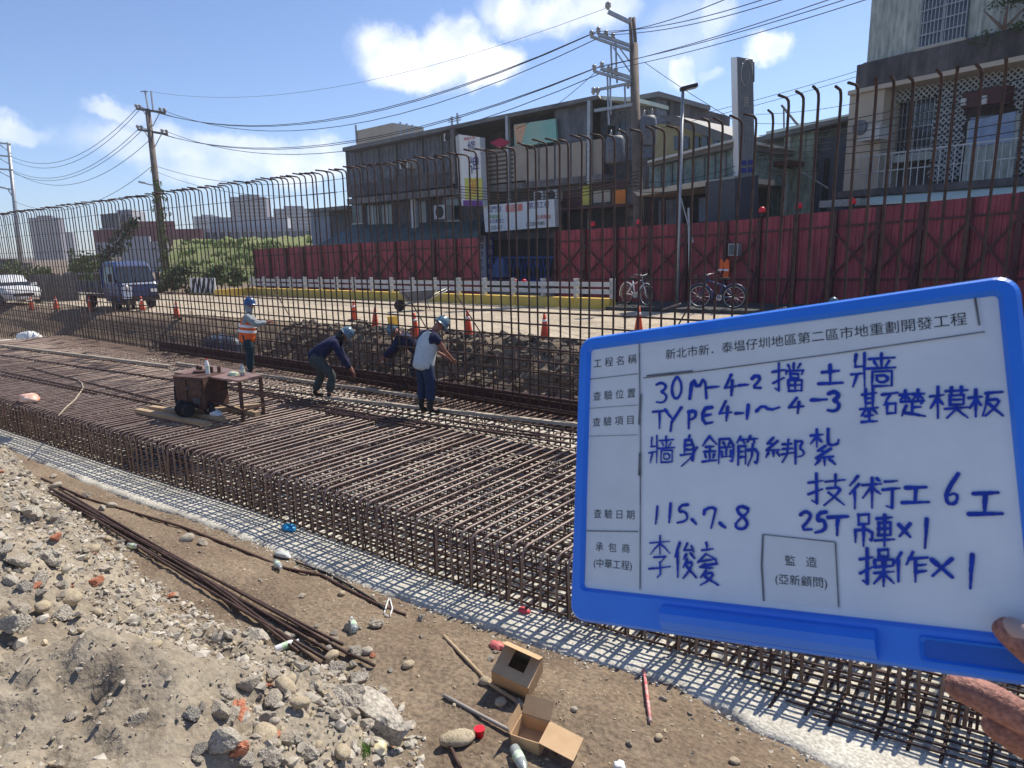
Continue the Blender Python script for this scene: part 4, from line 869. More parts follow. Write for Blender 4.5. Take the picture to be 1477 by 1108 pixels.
for i in range(6):
    a, b = lerp(p0, p1, (i + .02) / 6), lerp(p0, p1, (i + .98) / 6); mb.bar(a + [0, 0, .2], b + [0, 0, .2], .35, .4)
tag(mb.build('kerb_block_row', m_yel, loc=p0), 'row of dull yellow kerb blocks between the striped barricade and the long barrier', 'kerb')

def hoarding(name, label, tops, bots, npan, xb):
    """tops/bots: photo polyline of the fence top and its depth; corrugated panels between steel posts"""
    t = None; P = []
    for (u, v, dep), zb in zip(tops, bots): P.append((atd(u, v, dep), zb))
    pts = []
    for i in range(len(P) - 1):
        n = npan[i]; pts += [(lerp(P[i][0], P[i + 1][0], j / n), lerp(P[i][1], P[i + 1][1], j / n)) for j in range(n)]
    pts.append(P[-1]); t = thing(name, label, 'hoarding', (pts[0][0][0], pts[0][0][1], pts[0][1]))
    for i in range(len(pts) - 1):
        (a, za), (b, zb) = pts[i], pts[i + 1]; d = b - a; d[2] = 0; Ld = np.linalg.norm(d); d = d / Ld; nn = np.array([d[1], -d[0], 0]); nn = nn if nn[1] < 0 else -nn
        mb = MB(); kk = max(6, int(Ld / .25)); prof = []
        for q in range(kk): s = q / kk; prof += [(s, 0), (s + .5 / kk, 0), (s + .6 / kk, .03), (s + .9 / kk, .03)]
        prof.append((1, 0))
        for s, e in prof:
            c = lerp(a, b, s) + nn * e; mb.v += [(c[0], c[1], lerp(za, zb, s)), (c[0], c[1], lerp(a[2], b[2], s))]
        mb.f = [(2 * j, 2 * j + 2, 2 * j + 3, 2 * j + 1) for j in range(len(prof) - 1)]; mb.build('panel', m_red, t)
        mb = MB(); c = a + nn * .09; mb.box((c[0], c[1], (za + a[2]) / 2), (.12, .10, a[2] - za), math.atan2(d[1], d[0])); mb.build('post', m_redd, t)
        for fr_ in (.30, .84):
            mb = MB(); mb.bar(np.array([a[0], a[1], lerp(za, a[2], fr_)]) + nn * .06, np.array([b[0], b[1], lerp(zb, b[2], fr_)]) + nn * .06, .05, .06); mb.build('rail', m_redd, t)
        if xb(i):
            mb = MB()
            for f0, f1 in ((.32, .80), (.80, .32)): mb.bar(np.array([a[0], a[1], lerp(za, a[2], f0)]) + nn * (.10 if f0 < .5 else .13), np.array([b[0], b[1], lerp(zb, b[2], f1)]) + nn * (.10 if f0 < .5 else .13), .05, .05)
            mb.build('cross_brace', m_redd, t)
        mb = MB(); c = a + nn * .12; mb.bar((c[0], c[1], lerp(za, a[2], .45)), tuple(np.array([c[0], c[1], za + .05]) + nn * .7), .05, .05); mb.build('raking_prop', m_redd, t)
    return t, pts
hoarding('red_hoarding', 'left run of dark red corrugated hoarding below the old row of shops', [(367, 360, 44), (520, 350.5, 38), (690, 343, 32.5)], [.85, .95, 1.05], [6, 6], lambda i: i > 4)
ht_, hp = hoarding('red_hoarding', 'right run of dark red corrugated hoarding behind the parked bicycles', [(803, 333, 27.2), (1050, 319, 22.3), (1270, 298, 18.8), (1477, 277, 16.4), (1640, 258, 15.0)], [1.2, 1.35, 1.42, 1.48, 1.5], [5, 4, 3, 2], lambda i: i not in (6, 7))
def lamp_red(u, v, dep, lab):
    p = atd(u, v, dep); t = thing('warning_lamp', lab, 'warning lamp', p, 'red lamps on top of the hoarding')
    MB().lathe([(0, .05), (.10, .05), (.105, .12), (.08, .19), (.03, .22), (0, .22)], p, 12).build('lens', m_capred, t, True); MB().lathe([(0, -.06), (.07, -.06), (.07, .05), (0, .05)], p, 10).build('bracket', m_black, t)
for u, v, d, lab in [(1099, 309, 21.0, 'red lamp on the hoarding beneath the tall shop sign'), (1152, 303, 20.3, 'red lamp on the hoarding before the green sheet building'), (1229, 297, 19.3, 'red lamp on the hoarding by the end of the pale green awning'), (855, 328, 25.8, 'red lamp on the hoarding left of the low hut'), (922, 326, 24.6, 'red lamp on the hoarding below the end of the hut fascia'), (743, 411, 25.9, 'left of two small red lamps on the white rails before the blue gate'), (756, 411, 25.7, 'right of two small red lamps on the white rails before the blue gate')]: lamp_red(u, v, d, lab)
def on_hoard(u, v):                             # a point on the right hoarding seen at (u,v)
    r = ray(u, v); best = None
    for (a, _), (b, _) in zip(hp, hp[1:]):
        d = (b - a)[:2]; M_ = np.array([[r[0], -d[0]], [r[1], -d[1]]]); s = np.linalg.solve(M_, (a - CAM)[:2])
        if -.01 <= s[1] <= 1.01: best = CAM + r * s[0]; dd = d / np.linalg.norm(d)
    n_ = np.array([dd[1], -dd[0], 0]); n_ = n_ if n_[1] < 0 else -n_
    return best, np.array([dd[0], dd[1], 0]), n_
p, d, n_ = on_hoard(1064, 360); t = thing('electric_box', 'grey electric box mounted on the red hoarding above the bicycles', 'electric box', p); mb = MB(); rz = math.atan2(d[1], d[0])
mb.box(p + n_ * .16, (.36, .24, .38), rz); mb.build('cabinet', m_steel, t); mb = MB(); mb.box(p + n_ * .285, (.30, .02, .32), rz); mb.build('door', m_gpanel, t); mb = MB(); mb.tube([p + n_ * .16 - [0, 0, .19], p + n_ * .16 - [0, 0, 1.2]], .025, 6); mb.build('conduit', m_steel, t)
p, d, n_ = on_hoard(1048, 388); mb = MB(); t = thing('safety_vest', 'orange safety vest hanging on the red hoarding above the right bicycle', 'vest', p)
P = [(-.18, .30), (-.08, .33), (-.03, .22), (.03, .22), (.08, .33), (.18, .30), (.20, .0), (.17, -.30), (.06, -.26), (-.02, -.33), (-.17, -.26), (-.20, .02)]
mb.prism([p + n_ * (.16 + .03 * math.sin(9 * a)) + d * a + np.array([0, 0, b]) for a, b in P], -n_ * .05); mb.build('cloth', m_vesto, t)
mb = MB(); mb.prism([p + n_ * .195 + d * a + np.array([0, 0, b]) for a, b in [(-.19, -.06), (.19, -.06), (.19, .0), (-.19, .0)]], -n_ * .01); mb.build('stripe', m_refl, t)

def bicycle(u0, v0, u1, v1, frame_m, label):
    a, b = onz(u0, v0, 1.45), onz(u1, v1, 1.45)
    for _ in range(5): a, b = onz(u0, v0, zr(a[0]) + .16), onz(u1, v1, zr(b[0]) + .16)
    d = b - a; d[2] = 0; d = unit(d); n_ = np.array([-d[1], d[0], 0]); c = a; R0 = .33; up = np.array([0, 0, 1.0]); wb = 1.02
    t = thing('bicycle', label, 'bicycle', c)
    def P(x, z, y=0.0): return c + d * x + n_ * y + up * z
    for x in (0, wb):
        mb = MB(); pts = [P(x + R0 * math.cos(k * math.pi / 12), R0 + R0 * math.sin(k * math.pi / 12)) for k in range(25)]; mb.tube(pts, .022, 6, False); w_ = mb.build('wheel', m_black, t, True)
        mb = MB(); mb.tube([P(x + (R0 - .03) * math.cos(k * math.pi / 12), R0 + (R0 - .03) * math.sin(k * math.pi / 12)) for k in range(25)], .014, 5, False)
        for k in range(12): mb.tube([P(x, R0), P(x + (R0 - .03) * math.cos(k * math.pi / 6), R0 + (R0 - .03) * math.sin(k * math.pi / 6))], .004, 4)
        mb.build('rim', m_steel, w_, True)
        mb = MB(); mb.tube([P(x + (R0 + .05) * math.cos(k * math.pi / 12), R0 + (R0 + .05) * math.sin(k * math.pi / 12)) for k in range(3, 14)], .02, 5); mb.build('mudguard', frame_m, t, True)
    bb, st, hd, hl = P(.44, .30), P(.30, .78), P(.82, .82), P(.86, .68); mb = MB()
    for q in ([bb, st], [P(.34, .66), hd], [bb, hl], [P(0, R0), bb], [P(0, R0), P(.33, .68)], [hd, hl, P(wb, R0)], [hd, P(.80, .95)]): mb.tube(q, .021, 7)
    mb.build('frame', frame_m, t, True)
    mb = MB(); mb.tube([P(.70, 1.0, .28), P(.80, .98, .15), P(.82, .95), P(.80, .98, -.15), P(.70, 1.0, -.28)], .014, 6); mb.build('handlebar', m_steel, t, True)
    mb = MB(); mb.prism([P(.16, .84, .10), P(.16, .84, -.10), P(.30, .84, -.06), P(.44, .83, -.02), P(.44, .83, .02), P(.30, .84, .06)], (0, 0, .05)); mb.build('saddle', m_black, t)
    mb = MB(); mb.lathe([(0, -.012), (.09, -.012), (.09, .012), (0, .012)], bb, 14, 'Y'); mb.tube([bb, bb + d * .12 - up * .12 + n_ * .08], .012, 5); mb.tube([bb, bb - d * .12 + up * .12 - n_ * .08], .012, 5); mb.build('crank', m_steel, t)
    mb = MB(); q = P(.98, .80)
    for z in (0, .08, .16, .24):
        mb.tube([q + d * x * (1 + z) + n_ * y * (1 + z) + up * (z - .1) for x, y in [(-.12, -.15), (.16, -.15), (.16, .15), (-.12, .15), (-.12, -.15)]], .008, 4)
    for x, y in [(-.12, -.15), (.02, -.15), (.16, -.15), (.16, 0), (.16, .15), (.02, .15), (-.12, .15), (-.12, 0)]: mb.tube([q + d * x + n_ * y - up * .1, q + d * x * 1.24 + n_ * y * 1.24 + up * .14], .007, 4)
    mb.build('basket', m_black, t); return t
bicycle(1058, 445, 1006, 444, m_bluep, 'dark city bicycle with a front basket leaning at the hoarding under the orange vest')
bicycle(904, 438, 940, 441, m_whitep, 'pale bicycle parked by the end of the white rails')

def wheel_at(t, c, ax, r, wd):
    ax = unit(ax); mb = MB(); tmp = MB().lathe([(r * .6, -wd / 2), (r * .95, -wd / 2), (r, -wd * .3), (r, wd * .3), (r * .95, wd / 2), (r * .6, wd / 2)], n=20); a = unit(np.cross(ax, [0, 0, 1.0])); up = np.cross(a, ax)
    mb.v = [tuple(c + a * v[0] + up * v[1] + ax * v[2]) for v in tmp.v]; mb.f = tmp.f; w_ = mb.build('wheel', m_black, t, True)
    tmp = MB().lathe([(0, -wd * .46), (r * .2, -wd * .5), (r * .58, -wd * .42), (r * .6, 0), (r * .58, wd * .42), (r * .2, wd * .5), (0, wd * .46)], n=16); mb = MB(); mb.v = [tuple(c + a * v[0] + up * v[1] + ax * v[2]) for v in tmp.v]; mb.f = tmp.f; mb.build('rim', m_steel, w_, True)
class Local:
    def __init__(s, o, fwd): s.o = np.array(o, float); f = np.array([fwd[0], fwd[1], 0.0]); s.f = f / np.linalg.norm(f); s.l = np.array([-s.f[1], s.f[0], 0.0])
    def __call__(s, x, y, z): return s.o + s.f * x + s.l * y + np.array([0, 0, z])
    def box(s, mb, x0, x1, y0, y1, z0, z1): return mb.hexa([s(x0, y0, z0), s(x1, y0, z0), s(x1, y1, z0), s(x0, y1, z0), s(x0, y0, z1), s(x1, y0, z1), s(x1, y1, z1), s(x0, y1, z1)])
def loft(L, secs):
    """secs: (x, half width low, half width high, z0, zmid, z1) cross-sections of a car body"""
    mb = MB()
    for x, wl, wh, z0, zm, z1 in secs:
        for y, z in [(-wl * .92, z0), (-wl, zm * .55 + z0 * .45), (-wl * .98, zm), (-wh, z1 - .04), (-wh * .85, z1), (wh * .85, z1), (wh, z1 - .04), (wl * .98, zm), (wl, zm * .55 + z0 * .45), (wl * .92, z0)]: mb.v.append(tuple(L(x, y, z)))
    k = 10; n = len(secs); mb.f = [(i * k + j, i * k + (j + 1) % k, (i + 1) * k + (j + 1) % k, (i + 1) * k + j) for i in range(n - 1) for j in range(k)] + [tuple(range(k - 1, -1, -1)), tuple((n - 1) * k + j for j in range(k))]
    return mb
# white car at the far left
p = onz(20, 440, .9)
for _ in range(6): p = onz(20, 440, zr(p[0]) + .03)
L = Local(p, X2 * .72 - AW * .6); L.o = L.o - L.f * 1.2 + L.l * .3; t = thing('car', 'white car with dark windscreen parked at the far left edge', 'car', L.o)
loft(L, [(-2.1, .74, .70, .38, .8, 1.0), (-1.9, .83, .62, .28, .95, 1.40), (-1.2, .86, .62, .25, .95, 1.52), (.1, .87, .62, .25, .95, 1.50), (.5, .87, .64, .25, .95, 1.30), (.95, .87, .76, .25, .94, 1.0), (1.7, .85, .76, .25, .88, .94), (2.05, .74, .66, .32, .72, .80)]).build('body', m_whitep, t, True)
mb = MB(); mb.add([L(.22, -.60, 1.43), L(.22, .60, 1.43), L(.97, .74, 1.02), L(.97, -.74, 1.02)], [(0, 1, 2, 3)]); mb.build('windscreen', m_glass, t)
for s in (-1, 1):
    mb = MB(); mb.add([L(-1.7, s * .80, 1.0), L(.6, s * .84, 1.0), L(.1, s * .68, 1.42), L(-1.5, s * .68, 1.42)], [(0, 1, 2, 3)]); mb.build('side_window', m_glass, t)
    mb = MB(); L.box(mb, 1.85, 2.03, s * .68 - .14, s * .68 + .14, .62, .76); mb.build('headlight', m_refl, t); mb = MB(); L.box(mb, .55, .75, s * .97 - .08, s * .97 + .08, .98, 1.12); mb.build('mirror', m_whitep, t)
    for x in (-1.3, 1.3): wheel_at(t, L(x, s * .78, .32), L.l, .32, .2)
mb = MB(); L.box(mb, 2.0, 2.08, -.45, .45, .48, .62); mb.build('grille', m_black, t); mb = MB(); L.box(mb, 2.06, 2.09, -.2, .2, .36, .46); mb.build('number_plate', m_refl, t)
# blue light truck
p = onz(193, 446, .9)
for _ in range(6): p = onz(193, 446, zr(p[0]) + .03)
L = Local(p, X2 * .78 - AW * .62); L.o = L.o - L.f * .7 + X2 * .25; t = thing('truck', 'small blue flatbed truck with open grey bed facing the site', 'truck', L.o)
loft(L, [(-.75, .80, .74, .42, 1.1, 1.98), (-.6, .82, .72, .35, 1.1, 2.06), (.3, .82, .70, .35, 1.1, 2.04), (.50, .82, .72, .35, 1.1, 1.9), (.84, .82, .78, .35, 1.05, 1.18), (.92, .80, .76, .38, .9, 1.08)]).build('cab', m_bluep, t, False)
mb = MB(); mb.add([L(.545, -.66, 1.84), L(.545, .66, 1.84), L(.865, .74, 1.2), L(.865, -.74, 1.2)], [(0, 1, 2, 3)]); mb.build('windscreen', m_glass, t)
mb = MB(); L.box(mb, .93, .98, -.8, .8, .38, .58); mb.build('bumper', m_black, t)
for s in (-1, 1):
    mb = MB(); L.box(mb, .91, .95, s * .6 - .13, s * .6 + .13, .70, .86); mb.build('headlight', m_refl, t); mb = MB(); L.box(mb, .55, .62, s * .98 - .07, s * .98 + .07, 1.2, 1.55); mb.build('mirror', m_black, t)
    mb = MB(); mb.add([L(-.5, s * .825, 1.15), L(.62, s * .83, 1.15), L(.36, s * .735, 1.85), L(-.5, s * .745, 1.85)], [(0, 1, 2, 3)]); mb.build('side_window', m_glass, t)
    wheel_at(t, L(.25, s * .72, .32), L.l, .32, .2); wheel_at(t, L(-2.5, s * .70, .32), L.l, .32, .24)
    mb = MB(); L.box(mb, -3.6, -.85, s * .86 - .025, s * .86 + .025, .78, 1.22)
    for k in range(5): L.box(mb, -3.5 + .62 * k, -3.44 + .62 * k, s * .9 - .03, s * .9 + .03, .74, 1.24)
    mb.build('bed_side', m_gpanel, t)
mb = MB(); L.box(mb, -3.6, -.82, -.86, .86, .70, .78); L.box(mb, -3.4, .6, -.35, .35, .40, .55); mb.build('bed_floor', m_gpanel, t); mb = MB(); L.box(mb, -.86, -.80, -.8, .8, .78, 1.75); mb.build('headboard', m_bluep, t)
# white scooter
p = onz(186, 448, .9)
for _ in range(6): p = onz(186, 448, zr(p[0]) + .03)
L = Local(p, X2 * .35 - AW * .95); t = thing('motor_scooter', 'white motor scooter standing in front of the blue truck', 'scooter', L.o)
for x in (.0, -1.2): wheel_at(t, L(x, 0, .23), L.l, .23, .11)
mb = MB(); mb.prism([L(.08, -.16, .5), L(.08, .16, .5), L(-.12, .2, 1.0), L(-.12, -.2, 1.0)], L.f * -.08); mb.build('front_shield', m_whitep, t); mb = MB(); L.box(mb, -.65, -.1, -.15, .15, .28, .36); mb.build('footboard', m_black, t)
loft(L, [(-1.45, .06, .05, .55, .68, .74), (-1.1, .16, .14, .35, .6, .78), (-.65, .15, .14, .32, .6, .74)]).build('tail_body', m_whitep, t, True); mb = MB(); L.box(mb, -1.3, -.62, -.13, .13, .75, .83); mb.build('seat', m_black, t)
mb = MB(); mb.tube([L(-.18, -.34, 1.06), L(-.1, 0, 1.04), L(-.18, .34, 1.06)], .02, 6); mb.tube([L(0, 0, .23), L(-.1, 0, 1.04)], .03, 6)
mb.build('handlebar', m_black, t, True); MB().lathe([(0, .08), (.07, .06), (.09, 0), (.07, -.05), (0, -.06)], L(-.02, 0, 1.0), 12, 'Y').build('headlight', m_refl, t, True)
for s in (-1, 1): mb = MB(); mb.tube([L(-.17, s * .28, 1.06), L(-.2, s * .36, 1.24)], .01, 5); mb.lathe([(0, -.01), (.06, -.01), (.06, .01), (0, .01)], L(-.2, s * .36, 1.26), 10, 'Y'); mb.build('mirror', m_black, t)

# ---------------------------------------------------------------- the old row of shops
F = Fac(-332, 700, 300, 40.0)
a0, _ = F.loc(500, 250); aR, _ = F.loc(930, 250); a1, _ = F.loc(700, 300)
t = thing('shop_building', 'long dark two storey row of shops with a shed roof and stained balconies', 'building', F.pt(a0, 0, 1.0))
def fb(name, m, rects, parent, d0=0, d1=.1, smooth=False):
    mb = MB()
    for r in rects: F.box(mb, *r[:4], *(r[4:] if len(r) > 4 else (d0, d1)))
    return mb.build(name, m, parent)
zt = lambda a: lerp(F.loc(500, 212)[1], F.loc(862, 141)[1], (a - a0) / (F.loc(862, 141)[0] - a0))
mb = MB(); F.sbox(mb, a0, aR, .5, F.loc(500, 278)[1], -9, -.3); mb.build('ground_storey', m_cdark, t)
# upper storey: grey sheet-clad block on the left, open loggia on the right
aL = F.loc(651, 230)[0]; z2 = F.loc(500, 280)[1]
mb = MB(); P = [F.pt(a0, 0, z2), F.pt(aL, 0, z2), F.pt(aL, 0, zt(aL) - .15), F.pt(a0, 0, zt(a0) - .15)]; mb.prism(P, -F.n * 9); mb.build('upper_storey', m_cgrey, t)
aM = F.loc(860, 170)[0]
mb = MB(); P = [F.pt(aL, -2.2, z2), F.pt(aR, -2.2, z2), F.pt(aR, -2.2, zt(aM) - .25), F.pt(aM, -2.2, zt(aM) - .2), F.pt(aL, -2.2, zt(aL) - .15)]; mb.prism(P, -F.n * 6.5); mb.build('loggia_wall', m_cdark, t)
mb = MB(); F.corr(mb, lambda a: zt(a) - .2, a0 + .05, aL - .1, F.loc(520, 262)[1], .42, .05, .03); mb.build('sheet_cladding', m_gpanel, t)
for u in (503, 523, 549, 574, 612, 640):
    mb = MB(); a = F.loc(u, 240)[0]; F.sbox(mb, a - .05, a + .05, F.loc(u, 268)[1], zt(a) - .18, .08, .16); mb.build('batten', m_roof, t)
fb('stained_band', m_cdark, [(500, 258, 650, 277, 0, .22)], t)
mb = MB(); F.poly(mb, [(494, 213), (862, 137), (866, 142), (494, 219)], -8.5, .9); mb.build('roof', m_roof, t)
mb = MB(); F.poly(mb, [(860, 138), (918, 141), (918, 147), (860, 143)], -6, .7); mb.build('roof_end', m_lroof, t)
fb('balcony_slab', m_cgrey, [(500, 279, 655, 288, -.2, 1.0), (655, 262, 870, 272, -2, .9)], t)
fb('loggia_parapet', m_brick, [(697, 213, 758, 263, .5, .7), (758, 208, 868, 262, .5, .7)], t)
rf = []
for k in range(7):
    mb = MB(); F.box(mb, 697, 219 + 6.3 * k, 740, 221.4 + 6.3 * k, .7, .74); mb.build('louvre', m_cdark, t)
for k in range(4): fb('parapet_joint', m_cdark, [(776 + 23 * k, 206, 778 + 23 * k, 262, .7, .72)], t)
for u, w_ in ((653, 5), (732, 3.4), (849, 4.4)): fb('column', m_steel if w_ < 5 else m_cgrey, [(u - w_ / 2, 172 - (u - 700) * .18, u + w_ / 2, 340 if w_ < 4 else 265, .72, .92)], t)
fb('dark_panel', m_gpanel, [(800, 153, 848, 206, .1, .3)], t)
mb = MB(); F.poly(mb, [(741, 180), (801, 171), (803, 204), (742, 213)], .45, .6); mb.build('billboard', mat('turquoise_board', (.16, .46, .42), .6, scale=.45, col2=(.34, .50, .40)), t)
mb = MB(); F.poly(mb, [(741, 181), (760, 178), (753, 205), (745, 211)], .6, .61); mb.build('billboard_figure', mat('peach_print', (.62, .38, .24), .6), t)
mb = MB(); F.poly(mb, [(706, 206), (722, 199), (735, 205), (722, 214)], .95, 1.0); mb.build('awning_cloth', mat('magenta_cloth', (.38, .02, .07), .8), t)
# first floor windows, dark openings and pipes
for u0, v0, u1, v1 in ((508, 294, 524, 322), (530, 292, 546, 324), (551, 291, 566, 323), (605, 288, 622, 322), (640, 286, 662, 324)):
    mb = MB(); F.box(mb, u0, v0, u1, v1, -.3, -.24); w_ = mb.build('window', m_glass, t)
    fb('frame', m_steel, [(u0 - 1, v0 - 1.5, u1 + 1, v0, -.3, -.2), (u0 - 1, v1, u1 + 1, v1 + 1.5, -.3, -.2), ((u0 + u1) / 2 - .6, v0, (u0 + u1) / 2 + .6, v1, -.24, -.2)], w_)
fb('drain_pipe', m_rail, [(593, 286, 599, 341, .3, .55)], t)
for u0, v0, u1, v1 in ((576, 230, 588, 243), (640, 192, 652, 203), (770, 276, 783, 290), (787, 274, 803, 290), (626, 296, 642, 316)):
    mb = MB(); F.box(mb, u0, v0, u1, v1, .0, .75); w_ = mb.build('air_conditioner', m_rail, t); c = F.loc((u0 + u1) / 2, (v0 + v1) / 2, .76); mb = MB(); R0 = abs(F.loc(u1, v0, .76)[0] - F.loc(u0, v0, .76)[0]) * .36
    mb.prism([F.pt(c[0] + R0 * math.cos(k * math.pi / 8), .77, c[1] + R0 * math.sin(k * math.pi / 8)) for k in range(16)], -F.n * .02); mb.build('fan', m_black, w_)
mb = MB(); A = [F.loc(u, v) for u, v in ((452, 352), (692, 342), (690, 318), (560, 322))]
mb.prism([F.pt(F.loc(460, 352, 2.6)[0], 2.6, F.loc(460, 354, 2.6)[1]), F.pt(F.loc(692, 345, 2.6)[0], 2.6, F.loc(692, 346, 2.6)[1]), F.pt(F.loc(692, 320)[0], -.2, F.loc(692, 320)[1]), F.pt(F.loc(505, 326)[0], -.2, F.loc(505, 326)[1])], (0, 0, .06)); mb.build('awning', mat('dark_teal_awning', (.035, .06, .065), .6, scale=.8, col2=(.10, .135, .13), fine=4), t)
fb('shopfront_opening', m_dark, [(706, 342, 803, 408, -.28, -.24)], t)  # solid dark sheet painted as the unlit inside of the shop
fb('shop_fascia', m_cdark, [(700, 336, 806, 345, -.2, .3)], t)
fb('side_pier', m_redd, [(684, 342, 692, 408, -.2, .3)], t)
fb('rooftop_block', m_woodp if False else m_beige, [(513, 183, 567, 207, -7, -4)], t)
for u, v0, v1 in ((513, 180, 205), (577, 176, 198), (586, 178, 196), (594, 180, 194), (651, 168, 183), (659, 163, 180)): fb('antenna', m_steel, [(u - .7, v0, u + .7, v1, -4, -3.9)], t)
fb('antenna', m_steel, [(646, 171, 664, 172, -4, -3.9), (646, 174, 664, 175, -4, -3.9)], t)
mb = MB(); random.seed(3)
aw = thing('blue_folding_gate', 'blue folding scissor gate across the dark shop opening under the sign', 'gate', F.pt(F.loc(710, 400)[0], .5, 1.1))
for k in range(15):
    u = 712 + k * 5.7
    for s in (-1, 1): mb.bar(F.pt(F.loc(u - 3 * s, 375, .5)[0], .5 + .03 * s, F.loc(u, 372, .5)[1]), F.pt(F.loc(u + 3 * s, 405, .5)[0], .5 + .03 * s, F.loc(u, 409, .5)[1]), .035, .035)
mb.build('lattice', m_bluegate, aw); fb('gate_rail', m_bluegate, [(709, 370.5, 800, 372.5, .4, .6), (709, 404, 800, 406, .4, .6)], aw)
rt = blob('ladder' if False else 'blue_sheet_cover', F.pt(F.loc(722, 398, .9)[0], .9, F.loc(722, 398, .9)[1]), (.5, .4, 1.0), mat('pale_blue_tarp', (.10, .17, .34), .6, scale=6), 'pale blue tarpaulin heap at the left end of the blue folding gate', 'tarpaulin', 5)
# shop signs
def sign_text(body, u, v, hpx, m, d, parent, sp=1.0, bold=0.0):
    a, z = F.loc(u, v, d); h = abs(F.loc(u, v - hpx / 2, d)[1] - F.loc(u, v + hpx / 2, d)[1]); return text_on(body, F.pt(a, d, z), F.ux * sp, np.array([0, 0, 1.0]), h * 1.05, m, 'lettering', parent, bold=bold)
m_sblue, m_sred, m_sor, m_sgr = solid('sign_blue', (.015, .03, .22)), solid('sign_red', (.55, .03, .03)), solid('sign_orange', (.75, .20, .02)), solid('sign_green', (.04, .35, .08))
m_swhite, m_syel, m_spur = solid('sign_white', (.72, .72, .70)), mat('sign_yellow_green', (.50, .55, .10), .6, scale=.9, col2=(.72, .58, .10)), solid('sign_purple', (.16, .04, .24))
t = thing('shop_sign', 'wide white shop sign with blue, red and green lettering over the shop opening', 'sign', F.pt(F.loc(750, 312)[0], 1.2, F.loc(750, 335)[1]))
mb = MB(); F.poly(mb, [(697, 297), (799, 287), (801, 327), (700, 335)], .9, 1.25); mb.build('panel', m_swhite, t)
mb = MB(); F.poly(mb, [(729, 296), (753, 293.5), (753.5, 304), (729.5, 306)], 1.25, 1.27); mb.build('red_panel', solid('sign_pink', (.72, .20, .16)), t)
sign_text('鋁門窗', 713, 302.5, 9.5, m_sblue, 1.28, t, .98); sign_text('防漏', 741, 300, 9, m_swhite, 1.29, t); sign_text('裝潢工程', 777, 296.5, 10, m_sblue, 1.28, t, .98)
sign_text('專業施工', 714, 313, 6, m_sgr, 1.28, t, 1.05); sign_text('採光罩鐵工', 716, 319.5, 6, m_sblue, 1.28, t, 1.05); sign_text('住家服務', 784, 313.5, 6.5, m_sred, 1.28, t); sign_text('2257-7', 716, 328.5, 7, m_black, 1.28, t, 1.15); sign_text('(8220)7085', 772, 323, 7, m_black, 1.28, t, 1.1)
t = thing('vertical_sign', 'tall projecting sign with blue and orange characters on white and yellow', 'sign', F.pt(F.loc(676, 250)[0], 1.4, F.loc(676, 297)[1]))
mb = MB(); F.poly(mb, [(662, 194), (692, 198), (696, 297), (667, 297)], 1.2, 1.6); mb.build('panel', m_swhite, t)
mb = MB(); F.poly(mb, [(657, 197), (662, 194), (667, 297), (663, 296)], 1.0, 1.2); mb.build('side_panel', m_rail, t)
mb = MB(); F.poly(mb, [(670, 257), (695, 257), (696, 288), (671, 288)], 1.6, 1.615); mb.build('yellow_field', m_syel, t); mb = MB(); F.poly(mb, [(668, 289), (695.5, 289), (696, 297), (668, 297)], 1.6, 1.62); mb.build('purple_foot', m_spur, t)
sign_text('專業代客', 677, 200, 5, m_sred, 1.63, t, 1.2); sign_text('修', 680, 212, 16, m_sblue, 1.63, t, 1.1); sign_text('牌', 683, 240, 26, m_sblue, 1.63, t, .9); sign_text('部', 683, 271, 24, m_sor, 1.63, t, .9)
t = thing('vertical_sign', 'narrow white upright sign with dark characters beside the shop opening', 'sign', F.pt(F.loc(696, 400)[0], .5, F.loc(696, 405)[1])); fb('panel', m_swhite, [(689.5, 340, 700, 405, .4, .5)], t)
for k, c in enumerate('日換洗水中心'): sign_text(c, 694.7, 346 + 10.5 * k, 8.5, m_sblue, .52, t)
t = thing('vertical_sign', 'narrow dark blue upright sign right of the white upright sign', 'sign', F.pt(F.loc(706, 400)[0], .4, F.loc(706, 405)[1])); fb('panel', m_sblue, [(703, 342, 711, 405, .3, .38)], t)
for k, c in enumerate('鐵鋁門窗'): sign_text(c, 707, 350 + 14 * k, 7.5, m_swhite, .4, t)

# small grey shed at the left end, and the cluttered shop front on the right
t = thing('shed', 'small blue-grey sheet shed at the left end of the shop row', 'shed', F.pt(F.loc(465, 340)[0], -1, 1)); fb('walls', mat('bluegrey_sheet', (.13, .17, .23), .6, scale=1, col2=(.19, .23, .29)), [(449, 303, 476, 356, -4, -1)], t); fb('roof', m_roof, [(444, 299, 500, 304, -5, -.6)], t)
t = thing('corner_shop', 'cluttered corner shop front with red and yellow banners behind the utility pole', 'building', F.pt(F.loc(880, 330)[0], -.5, 1))
fb('upper_wall', mat('bluegrey_wall', (.12, .14, .18), .7, scale=1, col2=(.22, .24, .28), fine=6), [(866, 146, 946, 262, -5, -1.2)], t); fb('lower_wall', m_cgrey, [(806, 262, 930, 336, -5, .05)], t)
fb('opening', m_dark, [(812, 303, 846, 332, .05, .1), (852, 300, 905, 332, .05, .1)], t)  # dark sheets on the wall, interior shade painted as colour
for u0, v0, u1, v1, m in ((808, 274, 838, 300, m_redd), (840, 268, 852, 296, m_syel), (854, 262, 905, 272, m_redd), (856, 275, 880, 292, m_beige), (884, 274, 902, 296, m_sor), (906, 280, 922, 312, m_cgrey)): fb('banner', m, [(u0, v0, u1, v1, .15, .25)], t)
fb('striped_awning', m_redd, [(806, 296, 925, 300, .1, 1.2)], t)
for u, v, w_ in ((877, 182, 10), (893, 176, 9), (912, 190, 12), (930, 176, 14)): fb('window', m_glass, [(u, v, u + w_, v + 22, -1.2, -1.15)], t)
fb('roof', m_roof, [(862, 140, 950, 147, -6, -.8)], t)
